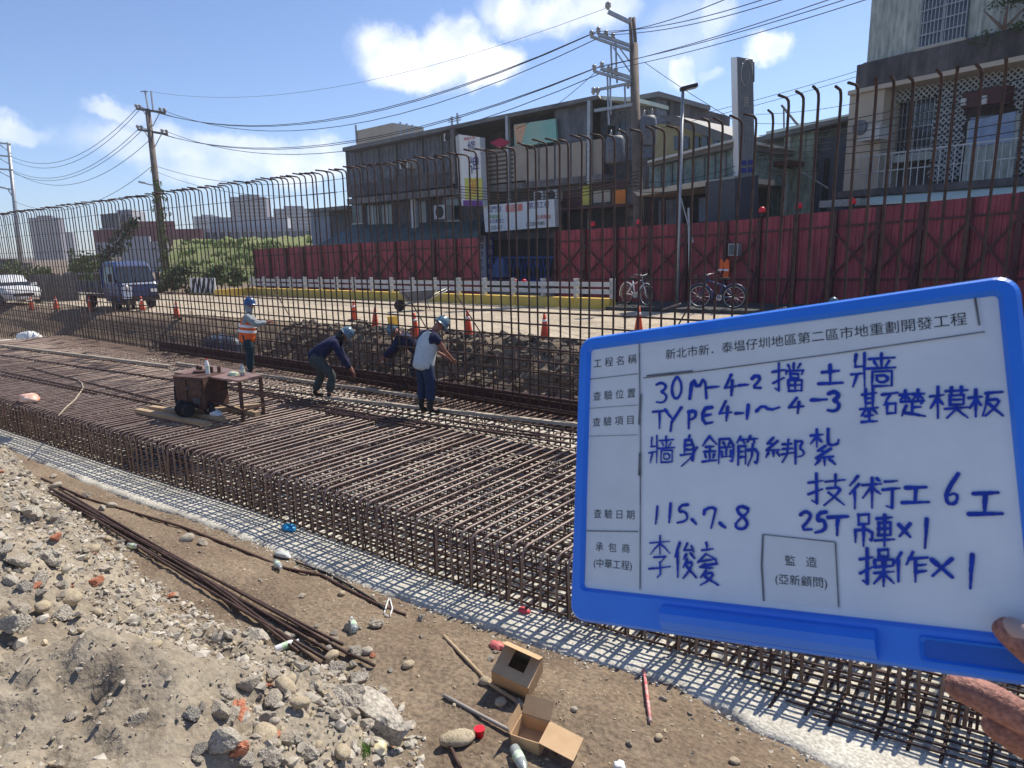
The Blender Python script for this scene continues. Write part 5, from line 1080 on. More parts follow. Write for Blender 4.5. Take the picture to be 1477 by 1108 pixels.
# distribution gear hung on the poles: transformers
def transformer(u, v, dep, r, h, lab):
    p = atd(u, v, dep); t = thing('transformer', lab, 'transformer', p, 'transformers on the utility pole'); MB().lathe([(0, 0), (r * .9, 0), (r, .05), (r, h * .85), (r * .8, h), (0, h)], p, 14).build('tank', mat('grey_paint', (.10, .11, .135), .6, var=.3), t, True)
    for s in (-.5, .5): MB().lathe([(.03, h), (.06, h + .03), (.03, h + .08), (.055, h + .12), (.02, h + .25), (0, h + .25)], (p[0] + s * r, p[1], p[2]), 8).build('bushing', m_ins, t, True)
    mb = MB(); mb.box((p[0], p[1] + r, p[2] + h * .5), (.1, .25, h * .7)); mb.build('hanger', m_steel, t)
transformer(887, 236, 26.2, .36, 1.0, 'grey transformer can hanging left of the utility pole by the corner shop'); transformer(934, 210, 27, .34, 1.1, 'larger grey transformer can right of the utility pole by the hut roof')

# the low hut with a fascia, and the tall shop sign
F = Fac(-200, 1000, 300, 25.5)
t = thing('hut', 'low hut with a dark pitched roof, teal clerestory and beige fascia', 'building', F.pt(F.loc(990, 300)[0], 0, 1.2))
mb = MB(); F.poly(mb, [(924, 276), (1060, 256), (1060, 345), (924, 345)], -6, -1.4); mb.build('back_wall', m_dark, t)  # wall coloured near-black for the shade under the fascia
mb = MB(); F.poly(mb, [(936, 231), (1062, 203), (1062, 262), (936, 278)], -4, -.1); mb.build('clerestory', m_teal, t)
for k in range(7): u = 952 + 15.5 * k; mb = MB(); F.poly(mb, [(u, 230 - 3.4 * k), (u + 1.6, 229.6 - 3.4 * k), (u + 1.6, 269 - 2.4 * k), (u, 269.4 - 2.4 * k)], -.1, -.04); mb.build('mullion', m_roof, t)
mb = MB(); F.poly(mb, [(934, 232), (1062, 199.5), (1062, 203), (934, 235)], -4.5, .5); mb.build('roof_edge', m_rail, t)
mb = MB(); F.poly(mb, [(934, 235), (1062, 203), (1062, 212), (934, 240)], -4.4, .3); mb.build('gutter', m_roof, t)
mb = MB(); F.poly(mb, [(913, 276), (1060, 254), (1060, 262), (920, 283)], -2, .9); mb.build('fascia', m_beige, t)
mb = MB(); F.poly(mb, [(948, 166), (975, 167), (1062, 198), (1062, 212), (968, 178)], -9, -4.2); mb.build('upper_roof', m_roof, t)
mb = MB(); F.poly(mb, [(975, 180), (1058, 206), (945, 232), (945, 178)], -8, -4.8); mb.build('gable', mat('ochre_wall', (.28, .25, .13), .8, scale=1.5, col2=(.38, .34, .20)), t)
for u in (972, 985, 1000, 1012, 1028): mb = MB(); F.poly(mb, [(u, 196), (u + 8, 198), (u + 8, 214), (u, 217)], -4.8, -4.7); mb.build('gable_window', m_glass, t)
for u in (936, 953, 1048): mb = MB(); F.poly(mb, [(u, 281), (u + 3, 280), (u + 3, 345), (u, 345)], -.5, -.3); mb.build('post', m_redd, t)
mb = MB(); F.poly(mb, [(1008, 286), (1026, 283), (1026, 318), (1008, 320)], -1.4, -1.3); mb.build('door', mat('pale_blue_door', (.16, .22, .30), .6), t)
mb = MB(); F.poly(mb, [(1033, 282), (1044, 280), (1044, 310), (1033, 312)], -1.4, -1.3); mb.build('window', m_glass, t)
mb = MB(); F.poly(mb, [(950, 290), (985, 286), (985, 345), (950, 345)], -1.4, -1.32); mb.build('roller_shutter', m_gpanel, t)
FS = Fac(2400, 1072, 250, 23.0); F = FS
t = thing('tall_sign', 'tall narrow grey sign tower with a round swirl emblem and vertical letters', 'sign', F.pt(F.loc(1075, 258)[0], 0, F.loc(1075, 258)[1]))
mb = MB(); F.poly(mb, [(1064, 82), (1086, 86), (1089, 252), (1067, 258)], -.03, 0); mb.build('face', mat('grey_sign_face', (.17, .18, .19), .6, var=.12), t)
mb = MB(); mb.add([F.pt(F.loc(1064, 82)[0], 0, F.loc(1064, 82)[1]), F.pt(F.loc(1067, 258)[0], 0, F.loc(1067, 258)[1])] + [atd(1058, 258, 23.9), atd(1054, 83, 23.9)], [(0, 1, 2, 3)]); mb.build('side_face', mat('pale_sign_side', (.80, .80, .80), .5, var=.06), t)
mb = MB(); c = F.loc(1076, 108, .02); k_ = abs(F.loc(1086, 108, .02)[0] - F.loc(1076, 108, .02)[0])
for ph, r0 in ((0, 1.0), (2.3, .8), (4.2, .62)): mb.tube([F.pt(c[0] + k_ * r0 * math.cos(ph + a) * (1 - .12 * a), .02, c[1] + 1.7 * k_ * r0 * math.sin(ph + a) * (1 - .12 * a)) for a in [i * .3 for i in range(10)]], .02, 5)
mb.build('emblem', m_steel, t, True)
for k, c in enumerate('民阿小川'): sign_text(c, 1077 + .5 * k, 148 + 19 * k, 15, m_steel if k else m_beige, .015, t, .8)
for u, v in ((1073, 235), (1083, 234), (1073, 246), (1083, 245)): mb = MB(); F.box(mb, u - 3.5, v - 3.5, u + 3.5, v + 3.5, 0, .03); mb.build('small_panel', m_sblue, t)
mb = MB(); mb.tube([F.pt(F.loc(u, v)[0], -.1, F.loc(u, v)[1]) for u, v in ((1086, 88), (1091, 89), (1091, 117), (1087, 118))], .025, 5); mb.build('bracket', m_black, t)
mb = MB(); F.poly(mb, [(1060, 258), (1094, 252), (1094, 350), (1060, 350)], -1.2, .1); mb.build('plinth', mat('dark_blue_cladding', (.03, .04, .065), .5, var=.2), t)
# green sheet building
F = Fac(-60, 1150, 250, 26.5)
t = thing('sheet_building', 'green corrugated sheet building between the tall sign and the apartment house', 'building', F.pt(F.loc(1150, 300)[0], 0, 1.3))
gt = lambda a: lerp(F.loc(1094, 199)[1], F.loc(1226, 168)[1], (a - F.loc(1094, 199)[0]) / (F.loc(1226, 168)[0] - F.loc(1094, 199)[0]))
A0, A1, A2, A3 = F.loc(1090, 250)[0], F.loc(1128, 250)[0], F.loc(1172, 250)[0], F.loc(1232, 250)[0]
mb = MB(); P = [F.pt(A0, -.6, .8), F.pt(A3, -.6, .8), F.pt(A3, -.6, gt(A3)), F.pt(A0, -.6, gt(A0))]; mb.prism(P, -F.n * 8); mb.build('body', m_teal, t)
mb = MB(); F.corr(mb, gt, A1, A2, .8, .28, .06, .0); mb.build('corrugated_wall', m_green, t)
mb = MB(); F.corr(mb, lambda a: F.loc(1110, 258)[1], A0, A1 - .1, .8, .3, .06, -.2); mb.build('corrugated_panel', m_teal, t)
mb = MB(); F.sbox(mb, A2 + .05, A3, .8, F.loc(1200, 196)[1], -.5, -.3); mb.build('dark_bay', mat('dark_blue_sheet', (.05, .065, .10), .6, var=.25, scale=2), t)  # set-back bay in a darker blue sheet
mb = MB(); F.sbox(mb, A2 + .3, A3 - 1.1, .8, F.loc(1190, 228)[1], -.3, -.24); mb.build('doorway', m_dark, t)  # dark sheet painted as the unlit inside
mb = MB(); F.poly(mb, [(1088, 199), (1232, 165), (1232, 172), (1088, 206)], -7, .5); mb.build('roof', m_roof, t); mb = MB(); F.poly(mb, [(1105, 190), (1226, 164), (1226, 167), (1105, 195)], -7, -.1); mb.build('roof_sheet', m_lroof, t)
fb('pilaster', m_cream, [(1128, 193, 1136, 345, .06, .16)], t); fb('canopy', m_redd, [(1100, 233, 1137, 240, -.1, 1.2)], t)
mb = MB(); mb.tube([F.pt(F.loc(1108, 215)[0], .4, F.loc(1108, 215)[1]), F.pt(F.loc(1200, 272)[0], .3, F.loc(1200, 272)[1])], .03, 6); mb.build('stay_pipe', m_steel, t)
mb = MB(); mb.tube([F.pt(F.loc(1089, 144)[0], -2, F.loc(1089, 144)[1]), F.pt(F.loc(1126, 190)[0], -2, F.loc(1126, 190)[1])], .05, 6); mb.tube([F.pt(F.loc(1092, 146)[0], -2, F.loc(1092, 146)[1]), F.pt(F.loc(1093, 196)[0], -2, F.loc(1093, 196)[1])], .035, 6); mb.build('roof_strut', m_roof, t)

# apartment house on the right
F = Fac(70, 1300, 200, 22.5)
t = thing('apartment_house', 'tall apartment house at the right with cream sheet cladding, lattice screen and caged windows', 'building', F.pt(F.loc(1300, 300)[0], 0, 1.4))
aA = F.loc(1228, 200)[0]; aB = F.loc(1640, 200)[0]
zl = F.loc(1240, 96)[1]; zs = F.loc(1245, 131)[1]; zb = F.loc(1245, 283)[1]; ztop = F.loc(1240, -160)[1]
mb = MB(); F.sbox(mb, aA, aB, .6, zb, -8, -.3); mb.build('ground_storey', m_cdark, t)
mb = MB(); F.sbox(mb, aA, aB, zb, zs, -8, -1.0); mb.build('first_storey', m_cdark, t)
mb = MB(); F.sbox(mb, aA + .15, aB, zs, zl, -8, .25); mb.build('parapet_band', m_cdark, t)
mb = MB(); F.sbox(mb, aA - .05, aB, zs - .12, zs + .02, -1, .35); mb.build('band_moulding', m_beige, t)
mb = MB(); F.sbox(mb, aA + .35, aB, zl, ztop, -8, -.1); mb.build('upper_storey', m_cream, t)
mb = MB(); F.corr(mb, lambda a: ztop, aA + .3, aB, zl + .02, .42, .05, -.08); mb.build('sheet_cladding', m_cream, t)
mb = MB(); F.sbox(mb, aA + .25, aB, zl, zl + .07, -.1, .06); mb.build('flashing', m_roof, t)
mb = MB(); F.sbox(mb, aA - .05, aA + 1.15, zb, zs - .1, -1.0, .2); mb.build('corner_pier', m_beige, t)
def cage(name, u0, v0, u1, v1, d, nb, nr, m, parent, gm=m_glass):
    a_0, a_1, z0, z1 = F.rect(u0, v0, u1, v1, d); mb = MB(); F.sbox(mb, a_0, a_1, z0, z1, d - .05, d); w_ = mb.build(name, gm, parent); mb = MB()
    for k in range(nb + 1): a = lerp(a_0, a_1, k / nb); F.sbox(mb, a - .012, a + .012, z0, z1, d + .10, d + .124)
    for k in range(nr + 1): z = lerp(z0, z1, k / nr); F.sbox(mb, a_0, a_1, z - .014, z + .014, d + .124, d + .148)
    mb.build('grille', m, w_); mb = MB(); F.sbox(mb, a_0 - .08, a_1 + .08, z0 - .12, z0 - .02, d, d + .2); mb.build('sill', m_beige, w_)
    mb = MB(); F.sbox(mb, (a_0 + a_1) / 2 - .03, (a_0 + a_1) / 2 + .03, z0, z1, d, d + .03); mb.build('frame', m_steel, w_)
cage('window', 1330, -8, 1396, 62, 0, 12, 4, m_steel, t); cage('window', 1291, 146, 1347, 222, -.9, 9, 4, m_steel, t); cage('window', 1520, -20, 1580, 45, 0, 10, 4, m_steel, t)
# lattice screen behind the balcony
mb = MB(); l0, l1 = F.loc(1272, 200, -.5)[0], F.loc(1640, 200, -.5)[0]; zz0, zz1 = F.loc(1340, 262, -.5)[1], zs - .12; st = .17; HZ, HZ2 = F.loc(1320, 143, -.5)[1], F.loc(1430, 150, -.5)[1]; H_ = zz1 - zz0; k = -int(H_ / st)
while l0 + k * st < l1:
    for s in (0, 1):
        x0, x1 = l0 + k * st, l0 + k * st + H_; ya, yb_ = (zz0, zz1) if s == 0 else (zz1, zz0)
        c0, c1 = max(x0, l0), min(x1, l1)
        if c1 > c0:
            f0, f1 = (c0 - x0) / H_, (c1 - x0) / H_; q0, q1 = lerp(ya, yb_, f0), lerp(ya, yb_, f1)
            mid = F.loc(1291, 180, -.5)[0], F.loc(1347, 180, -.5)[0], F.loc(1392, 180, -.5)[0], F.loc(1463, 180, -.5)[0]
            seg = 24
            for e in range(seg):
                g0, g1 = e / seg, (e + 1) / seg; xa, xb_, za_, zb_ = lerp(c0, c1, g0), lerp(c0, c1, g1), lerp(q0, q1, g0), lerp(q0, q1, g1)
                xm, zm = (xa + xb_) / 2, (za_ + zb_) / 2
                if (mid[0] < xm < mid[1] and zm < HZ) or (mid[2] < xm < mid[3] and zm < HZ2): continue
                mb.bar(F.pt(xa, -.5 + .02 * s, za_), F.pt(xb_, -.5 + .02 * s, zb_), .012, .038)
    k += 1
mb.build('lattice_screen', mat('grey_lattice', (.36, .40, .42), .6, var=.15), t)
fb('door_panel', m_cream, [(1392, 170, 1465, 262, -.45, -.40)], t); fb('door_blue_sheet', mat('pale_blue_curtain', (.25, .33, .48), .8, scale=3), [(1398, 166, 1462, 208, -.40, -.36)], t)
fb('awning_box', m_redd, [(1388, 128, 1450, 152, -.45, .1)], t); fb('bracket', m_rail, [(1386, 142, 1392, 152, .1, .2)], t); fb('bracket', m_rail, [(1416, 138, 1422, 150, .1, .2)], t)
fb('window_surround', m_cream, [(1288, 222, 1350, 232, -.9, -.4)], t)
mb = MB()                                       # balcony railing
r0, r1 = F.loc(1232, 250, .7)[0], F.loc(1640, 250, .7)[0]; rz0, rz1 = F.loc(1290, 270, .7)[1], F.loc(1290, 222, .7)[1]
x = r0
while x < r1: F.sbox(mb, x - .014, x + .014, rz0, rz1, .70, .728); x += .21
F.sbox(mb, r0, r1, rz1, rz1 + .05, .69, .74); F.sbox(mb, r0, r1, lerp(rz0, rz1, .5), lerp(rz0, rz1, .5) + .03, .728, .75); mb.build('balcony_railing', m_steel, t)
mb = MB(); F.sbox(mb, aA, aB, rz0 - .22, rz0, -1, .8); mb.build('balcony_slab', m_cdark, t)
mb = MB(); g0 = F.loc(1222, 300, 1.6)[0]; g1 = F.loc(1640, 268, 1.6)[0]; ga, gb = F.loc(1240, 297, 1.6)[1], F.loc(1240, 283, .4)[1]; mb.prism([F.pt(g0, 1.6, ga), F.pt(g1, 1.6, ga), F.pt(g1, .3, gb), F.pt(g0 + .3, .3, gb)], (0, 0, .05)); mb.build('pale_awning', m_lroof, t)
fb('ac_unit', m_rail, [(1238, 182, 1268, 202, .2, .8)], t); mb = MB(); c = F.loc(1239, 184, .9); mb.prism([F.pt(c[0] + .24 * math.cos(k * math.pi / 8), .9, c[1] + .24 * math.sin(k * math.pi / 8)) for k in range(16)], -F.n * .12); mb.build('satellite_dish', m_gpanel, t)
fb('awning_roll', mat('rolled_canvas', (.30, .32, .30), .8, var=.3, scale=9), [(1182, 288, 1240, 298, 2.0, 2.35)], t)

# ---------------------------------------------------------------- utility poles, lamps and wires
def pole_frame(top, base, r0, r1, m, name, label, cat):
    t = thing(name, label, cat, base); mb = MB(); mb.tube([base, lerp(base, top, .5), top], [r0, (r0 + r1) / 2, r1], 12); mb.build('shaft', m, t, True); return t
def insul(t, p, r=.09):
    MB().lathe([(0, -.02), (r * .5, -.02), (r * .5, .05), (r, .07), (r, .11), (r * .5, .13), (r * .9, .16), (r * .9, .20), (r * .4, .26), (0, .26)], p, 10).build('insulator', m_ins, t, True)
# left pole, wrapped in creepers below
DL = 52.0
base = atd(241, 402, DL); base[2] = .4; top = atd(213, 158, DL); t = pole_frame(top, base, .30, .19, m_poled, 'utility_pole', 'dark weathered utility pole with two crossarms and creepers at its foot', 'utility pole')
for (ua, va), (ub, vb), n in (((197, 157), (239, 163), 4), ((199, 187), (242, 194), 4)):
    a, b = atd(ua, va, DL), atd(ub, vb, DL); mb = MB(); mb.bar(a, b, .14, .16); mb.build('crossarm', m_poled, t)
    for k in (0, .12, .82, .97): insul(t, lerp(a, b, k) + [0, 0, .08], .14)
    mb = MB(); c = lerp(a, b, .5) - [0, 0, 1.1]
    for e in (.2, .8): mb.bar(lerp(a, b, e), c, .05, .05)
    mb.build('brace', m_steel, t)
for u0, v0, u1, v1 in ((214, 158, 209, 131), (221, 160, 218, 132)): mb = MB(); mb.tube([atd(u0, v0, DL), atd(u1, v1, DL)], .07, 6); mb.build('top_spike', m_steel, t)
mb = MB(); mb.bar(atd(203, 132, DL), atd(213, 132, DL), .08, .08); mb.build('top_arm', m_steel, t)
mb = MB(); mb.tube([atd(226, 268, DL), atd(214, 266, DL), atd(205, 263, DL)], .05, 6); mb.bar(atd(208, 264, DL), atd(201, 262.5, DL), .3, .14); mb.build('lamp_arm', m_steel, t)
mb = MB(); a = atd(221, 239, DL); mb.bar(atd(219, 240, DL), atd(225, 241, DL), .1, .1); mb.build('cable_bracket', m_steel, t)
# far left lattice-armed pole
DF = 78.0; base = atd(30, 392, DF); base[2] = .3; top = atd(12, 206, DF); t = pole_frame(top, base, .26, .17, m_steel, 'utility_pole', 'grey steel utility pole with side arms at the far left edge', 'utility pole')
for (ua, va), (ub, vb) in (((-14, 205), (15, 208)), ((-18, 223), (16, 226)), ((-18, 243), (18, 245)), ((0, 270), (19, 274))):
    mb = MB(); mb.bar(atd(ua, va, DF), atd(ub, vb, DF), .16, .18); mb.build('side_arm', m_steel, t); mb = MB(); mb.bar(atd(ua + 10, va + 1, DF), atd(ub + 1, vb + 13, DF), .08, .08); mb.build('brace', m_steel, t)
# right pole by the corner shop
DR = 27.0; base = atd(925, 400, DR); base[2] = 1.1; top = atd(913, 28, DR); t = pole_frame(atd(914, 64, DR), base, .22, .17, m_poled, 'utility_pole', 'brown utility pole with long insulator-laden side arms rising above the corner shop', 'utility pole')
for u0, u1 in ((911, 909), (917, 914)): mb = MB(); mb.tube([atd(u0, 70, DR), atd(u1, 26, DR)], .075, 8); mb.build('top_post', m_poled, t, True)
def arm(u0, v0, u1, v1, w_=.10): mb = MB(); mb.bar(atd(u0, v0, DR), atd(u1, v1, DR), w_, w_); mb.build('side_arm', m_steel, t)
arm(877, 17, 910, 33, .14); insul(t, atd(877, 13, DR), .13)
arm(853, 53, 912, 74); arm(863, 50, 914, 68, .12); arm(857, 103, 913, 119); arm(866, 99, 916, 114, .12); arm(855, 131, 905, 121); arm(857, 160, 918, 150, .12)
for a, b, c, d in ((881, 64, 883, 108), (888, 62, 890, 120), (884, 68, 911, 107), (894, 70, 913, 95), (876, 106, 878, 180), (880, 108, 881, 165), (901, 124, 902, 150)): arm(a, b, c, d, .055)
for u, v in ((853, 51), (863, 46), (874, 51), (884, 55), (857, 100), (868, 96), (878, 102), (888, 105), (856, 133), (862, 133), (906, 124)): insul(t, atd(u, v + 3, DR), .10)
# street lamp
DS = 22.0; base = atd(976, 420, DS); base[2] = 1.4; t = pole_frame(atd(985, 130, DS), base, .075, .05, m_steel, 'street_lamp', 'slim grey street lamp with a flat dark head in front of the hut', 'street lamp')
mb = MB(); a, b = atd(982, 129, DS), atd(1005, 123, DS); mb.bar(a, b, .26, .11); mb.build('lamp_head', m_black, t); mb = MB(); mb.bar(lerp(a, b, .3) - [0, 0, .07], b - [0, 0, .07], .2, .02); mb.build('diffuser', m_rail, t)
# thin pole with a prop in front of the hoarding
p = atd(996, 430, 20.5); p[2] = 1.5
mb = MB(); mb.tube([p, atd(993, 300, 20.5)], .028, 6); t = thing('pipe_pole', 'thin pale pipe standing before the hoarding below the hut', 'pole', p); mb.build('pipe', m_steel, t); mb = MB(); mb.tube([atd(982, 285, 20.6), atd(1000, 350, 20.4)], .02, 5); mb.build('prop', m_steel, t)
# wires
def wire(A, B, sag, label, r=.016, group='overhead wires'):
    A, B = np.array(A, float), np.array(B, float); P = [lerp(A, B, s) - np.array([0, 0, sag * 4 * s * (1 - s)]) for s in [i / 16 for i in range(17)]]
    mb = MB(); mb.tube(P, r, 5); o = mb.build('overhead_wire', m_wire, smooth=True, loc=A); tag(o, label, 'wire', group)
for k, (l, r_) in enumerate([((199, 154), (853, 49)), ((203, 154), (863, 45)), ((232, 158), (874, 50))]):
    wire(atd(*l, DL), atd(*r_, DR), 2.3 + .1 * k, 'thick wire between the upper arms of the creeper-clad pole and the corner shop pole', .019, 'upper wires between the poles')
for k, (l, r_) in enumerate([((202, 184), (857, 99)), ((206, 184), (868, 95)), ((236, 188), (878, 101))]):
    wire(atd(*l, DL), atd(*r_, DR), 2.2 + .12 * k, 'thick wire between the lower arms of the creeper-clad pole and the corner shop pole', .019, 'lower wires between the poles')
wire(atd(210, 131, DL), atd(877, 11, DR), 1.6, 'thin wire from the top spike of the creeper-clad pole', .009)
for k, (l, r_) in enumerate([((853, 49), (1028, -1)), ((863, 45), (1078, -1)), ((874, 50), (1106, -1))]): wire(atd(*l, DR), atd(*(np.array(r_) + (np.array(r_) - np.array(l)) * .3), 17.5 - 1.5), .25, 'thick wire of the upper set leaving the corner shop pole towards the top right', .013, 'upper wires at the right')
for k, (l, r_) in enumerate([((857, 99), (1225, 2)), ((868, 95), (1240, 0)), ((878, 101), (1240, 6))][:0]): pass
for k in range(3): wire(atd((857, 868, 878)[k], (99, 95, 101)[k], DR), atd((1268, 1290, 1318)[k], (-26, -24, -23)[k], 16.0), .15, 'thick wire of the lower set leaving the corner shop pole towards the top right', .013, 'lower wires at the right')
for k, (a, b, sg) in enumerate([((197, 157), (12, 224), 2.2), ((200, 160), (14, 230), 2.3), ((199, 187), (14, 244), 2.1), ((203, 190), (12, 246), 2.2), ((215, 203), (16, 246), 2.4)]): wire(atd(*a, DL), atd(*b, DF), sg, 'wire sagging from the creeper-clad pole to the steel pole at the far left', .022, 'wires at the far left')
wire(atd(219, 240, DL), atd(20, 290, DF), 2.0, 'lower sagging wire left of the creeper-clad pole', .02)
wire(atd(226, 240, DL), atd(505, 256, 40), .8, 'low wire from the creeper-clad pole to the left end of the shop row', .016); wire(atd(226, 248, DL), atd(503, 275, 40), .9, 'lowest wire from the creeper-clad pole to the left end of the shop row', .014)
wire(atd(860, 103, DR), atd(745, 186, 32), .2, 'slanting service wire down to the shop roof', .012); wire(atd(930, 90, DR), atd(1056, 172, 24), .05, 'stay wire slanting down right from the corner shop pole', .012)
for a, b in (((930, 183), (1235, 103)), ((930, 190), (1235, 111)), ((1090, 165), (1240, 148)), ((1090, 178), (1240, 170))): wire(atd(*a, 25), atd(*b, 22.3), .08, 'thin wire running to the corner of the apartment house', .009, 'wires to the apartment house')
for k in range(6): wire(atd(1095, 196 + 7 * k, 25), atd(1480, 112 + 15 * k, 17.5), .12, 'black cable running along the front of the apartment house', .013, 'cables along the apartment house')
for k in range(5): wire(atd(655, 268 + 4 * k, 31), atd(925, 246 + 5 * k, 26.2), .35, 'black cable drooping along the shop balcony', .018, 'cables along the shop row')
for k in range(3): wire(atd(915, 262 + 7 * k, 26), atd(1060, 240 + 9 * k, 23.5), .2, 'black cable in front of the hut clerestory', .012, 'cables across the hut')
for k in range(2): wire(atd(1092, 242 + 6 * k, 24), atd(1240, 244 + 4 * k, 21.5), .1, 'pale cable across the green sheet building', .009, 'pale cables')

# ---------------------------------------------------------------- plants
def leaves(mb, c, size, n, ls, droop=0):
    c = np.array(c, float)
    clumps = [(np.random.normal(size=3) * .45, random.uniform(.28, .55)) for _ in range(max(4, n // 90))]
    for _ in range(n):
        q, rr = random.choice(clumps); v = np.random.normal(size=3); v = v / np.linalg.norm(v) * rr * random.uniform(.5, 1.05) + q
        p = c + v * size; a = unit(np.random.normal(size=3) + [0, -.2, .5]); b = unit(np.cross(a, np.random.normal(size=3))); e = np.cross(a, b); s = ls * random.uniform(.6, 1.3)
        mb.add([p - b * s * .5, p + e * s * .28, p + b * s * .5, p - e * s * .28], [(0, 1, 2, 3)])
np.random.seed(5)
def bush(name, c, size, n, ls, m, label, cat, stem=True):
    t = thing(name, label, cat, c); mb = MB(); leaves(mb, (c[0], c[1], c[2] + size[2] * .85), np.array(size), n, ls); mb.build('crown' if name.endswith('tree') else 'foliage', m, t)
    mb = MB()
    for k in range(4):
        a = k * 1.6; mb.tube([c, np.array(c) + [size[0] * .25 * math.cos(a), size[1] * .25 * math.sin(a), size[2] * .5], np.array(c) + [size[0] * .6 * math.cos(a), size[1] * .6 * math.sin(a), size[2] * 1.2]], [.07 * size[2] ** .5, .04, .015], 6)
    mb.build('trunk' if name.endswith('tree') else 'stems', m_poled, t, True); return t
c = atd(236, 395, 51.2); c[2] = .5; t = thing('creeper', 'green creeper climbing the lower half of the dark utility pole', 'creeper', c); mb = MB()
for k in range(22):
    f_ = k / 21; u, v = lerp(238, 226, f_), lerp(398, 258, f_); s = .75 * (1 - .65 * f_) * random.uniform(.7, 1.2); leaves(mb, atd(u + random.uniform(-3, 5), v, 51.6), np.array([s, s, .5]), 70, .17)
mb.build('foliage', m_leaf, t); mb = MB(); mb.tube([atd(240, 398, 51.6), atd(232, 330, 51.7), atd(228, 260, 51.7)], .05, 5); mb.build('stems', m_poled, t)
c = atd(150, 392, 47); c[2] = .5; t = thing('creeper', 'dark creeper hanging on a slanting stay wire behind the blue truck', 'creeper', c); mb = MB()
for k in range(16):
    f_ = k / 15; u, v = lerp(152, 196, f_), lerp(376, 318, f_); s = .8 * (1 - .55 * f_); leaves(mb, atd(u, v, 47), np.array([s, s, .55]), 80, .2)
mb.build('foliage', m_leafd, t); mb = MB(); mb.tube([atd(140, 392, 47), atd(196, 316, 47)], .05, 5); mb.build('stems', m_wire, t)
for u, v, d, sx, sz, m, lab in [(128, 385, 48, 2.0, 1.35, m_leaf, 'bright green bush behind the cab of the blue truck'), (172, 388, 47, 1.8, .9, m_leafd, 'dark low bush behind the blue truck, under the slanting creeper'), (20, 388, 58, 3.4, 1.1, m_leaf, 'green bush behind the white car at the far left'), (60, 386, 60, 2.6, 1.0, m_leaf, 'green bush between the steel pole and the grey board fence'),
                                (246, 402, 46, .9, .7, m_leaf, 'small bush at the foot of the creeper-clad pole'), (264, 400, 44, 1.2, .8, m_leafd, 'dark shrub left of the striped barricade'), (302, 398, 46, 1.3, .7, m_leaf, 'shrub behind the striped barricade'), (340, 396, 47, 1.6, .6, m_leaf, 'low shrub at the left end of the red hoarding')]:
    p = atd(u, v, d); p[2] = min(p[2], zr(p[0]) + .6) - .3; bush('bush', p, (sx, 1.2, sz), 700, .26, m, lab, 'bush')
p = F.pt(F.loc(1462, 40)[0], .6, F.loc(1462, 47)[1]); bush('bush', p, (.9, .5, .5), 700, .10, m_leafd, 'dark plant growing on the ledge of the apartment house', 'plant')
# grass tufts on the bank
mb = MB()
for _ in range(2600):
    s, r_ = random.random(), random.random(); p = lerp(lerp(atd(252, 398, 57), atd(470, 396, 53), s), lerp(atd(262, 347, 74), atd(470, 342, 69), s), r_)
    if noise.noise(Vector((p[0] * .35, p[1] * .35, 0))) < -.05: continue
    h = random.uniform(.12, .42); a = random.uniform(0, 6.3)
    mb.add([p + [-.1 * math.cos(a), -.1 * math.sin(a), -.1], p + [.1 * math.cos(a), .1 * math.sin(a), -.1], p + [random.uniform(-.12, .12), random.uniform(-.1, .1), h]], [(0, 1, 2)])
tag(mb.build('grass_tufts', mat('dry_grass', (.07, .13, .02), .9, scale=.6, col2=(.17, .21, .05)), loc=(-60, 40, 0)), 'rough grass growing on the bank left of the shop row', 'grass', kind='stuff')
p = on_ground(527, 1090); mb = MB()
for k in range(40):
    a = random.uniform(0, 6.3); l_ = random.uniform(.05, .11); q = p + [random.uniform(-.03, .03), random.uniform(-.03, .03), 0]; w_ = np.array([-math.sin(a), math.cos(a), 0]) * .003; tip = q + [l_ * .5 * math.cos(a), l_ * .5 * math.sin(a), l_]
    mb.add([q - w_, q + w_, tip], [(0, 1, 2)])
tag(mb.build('grass_tuft', mat('fresh_grass', (.10, .22, .02), .7), loc=p), 'fresh green grass tuft under the broken concrete chunk at the bottom edge', 'grass')

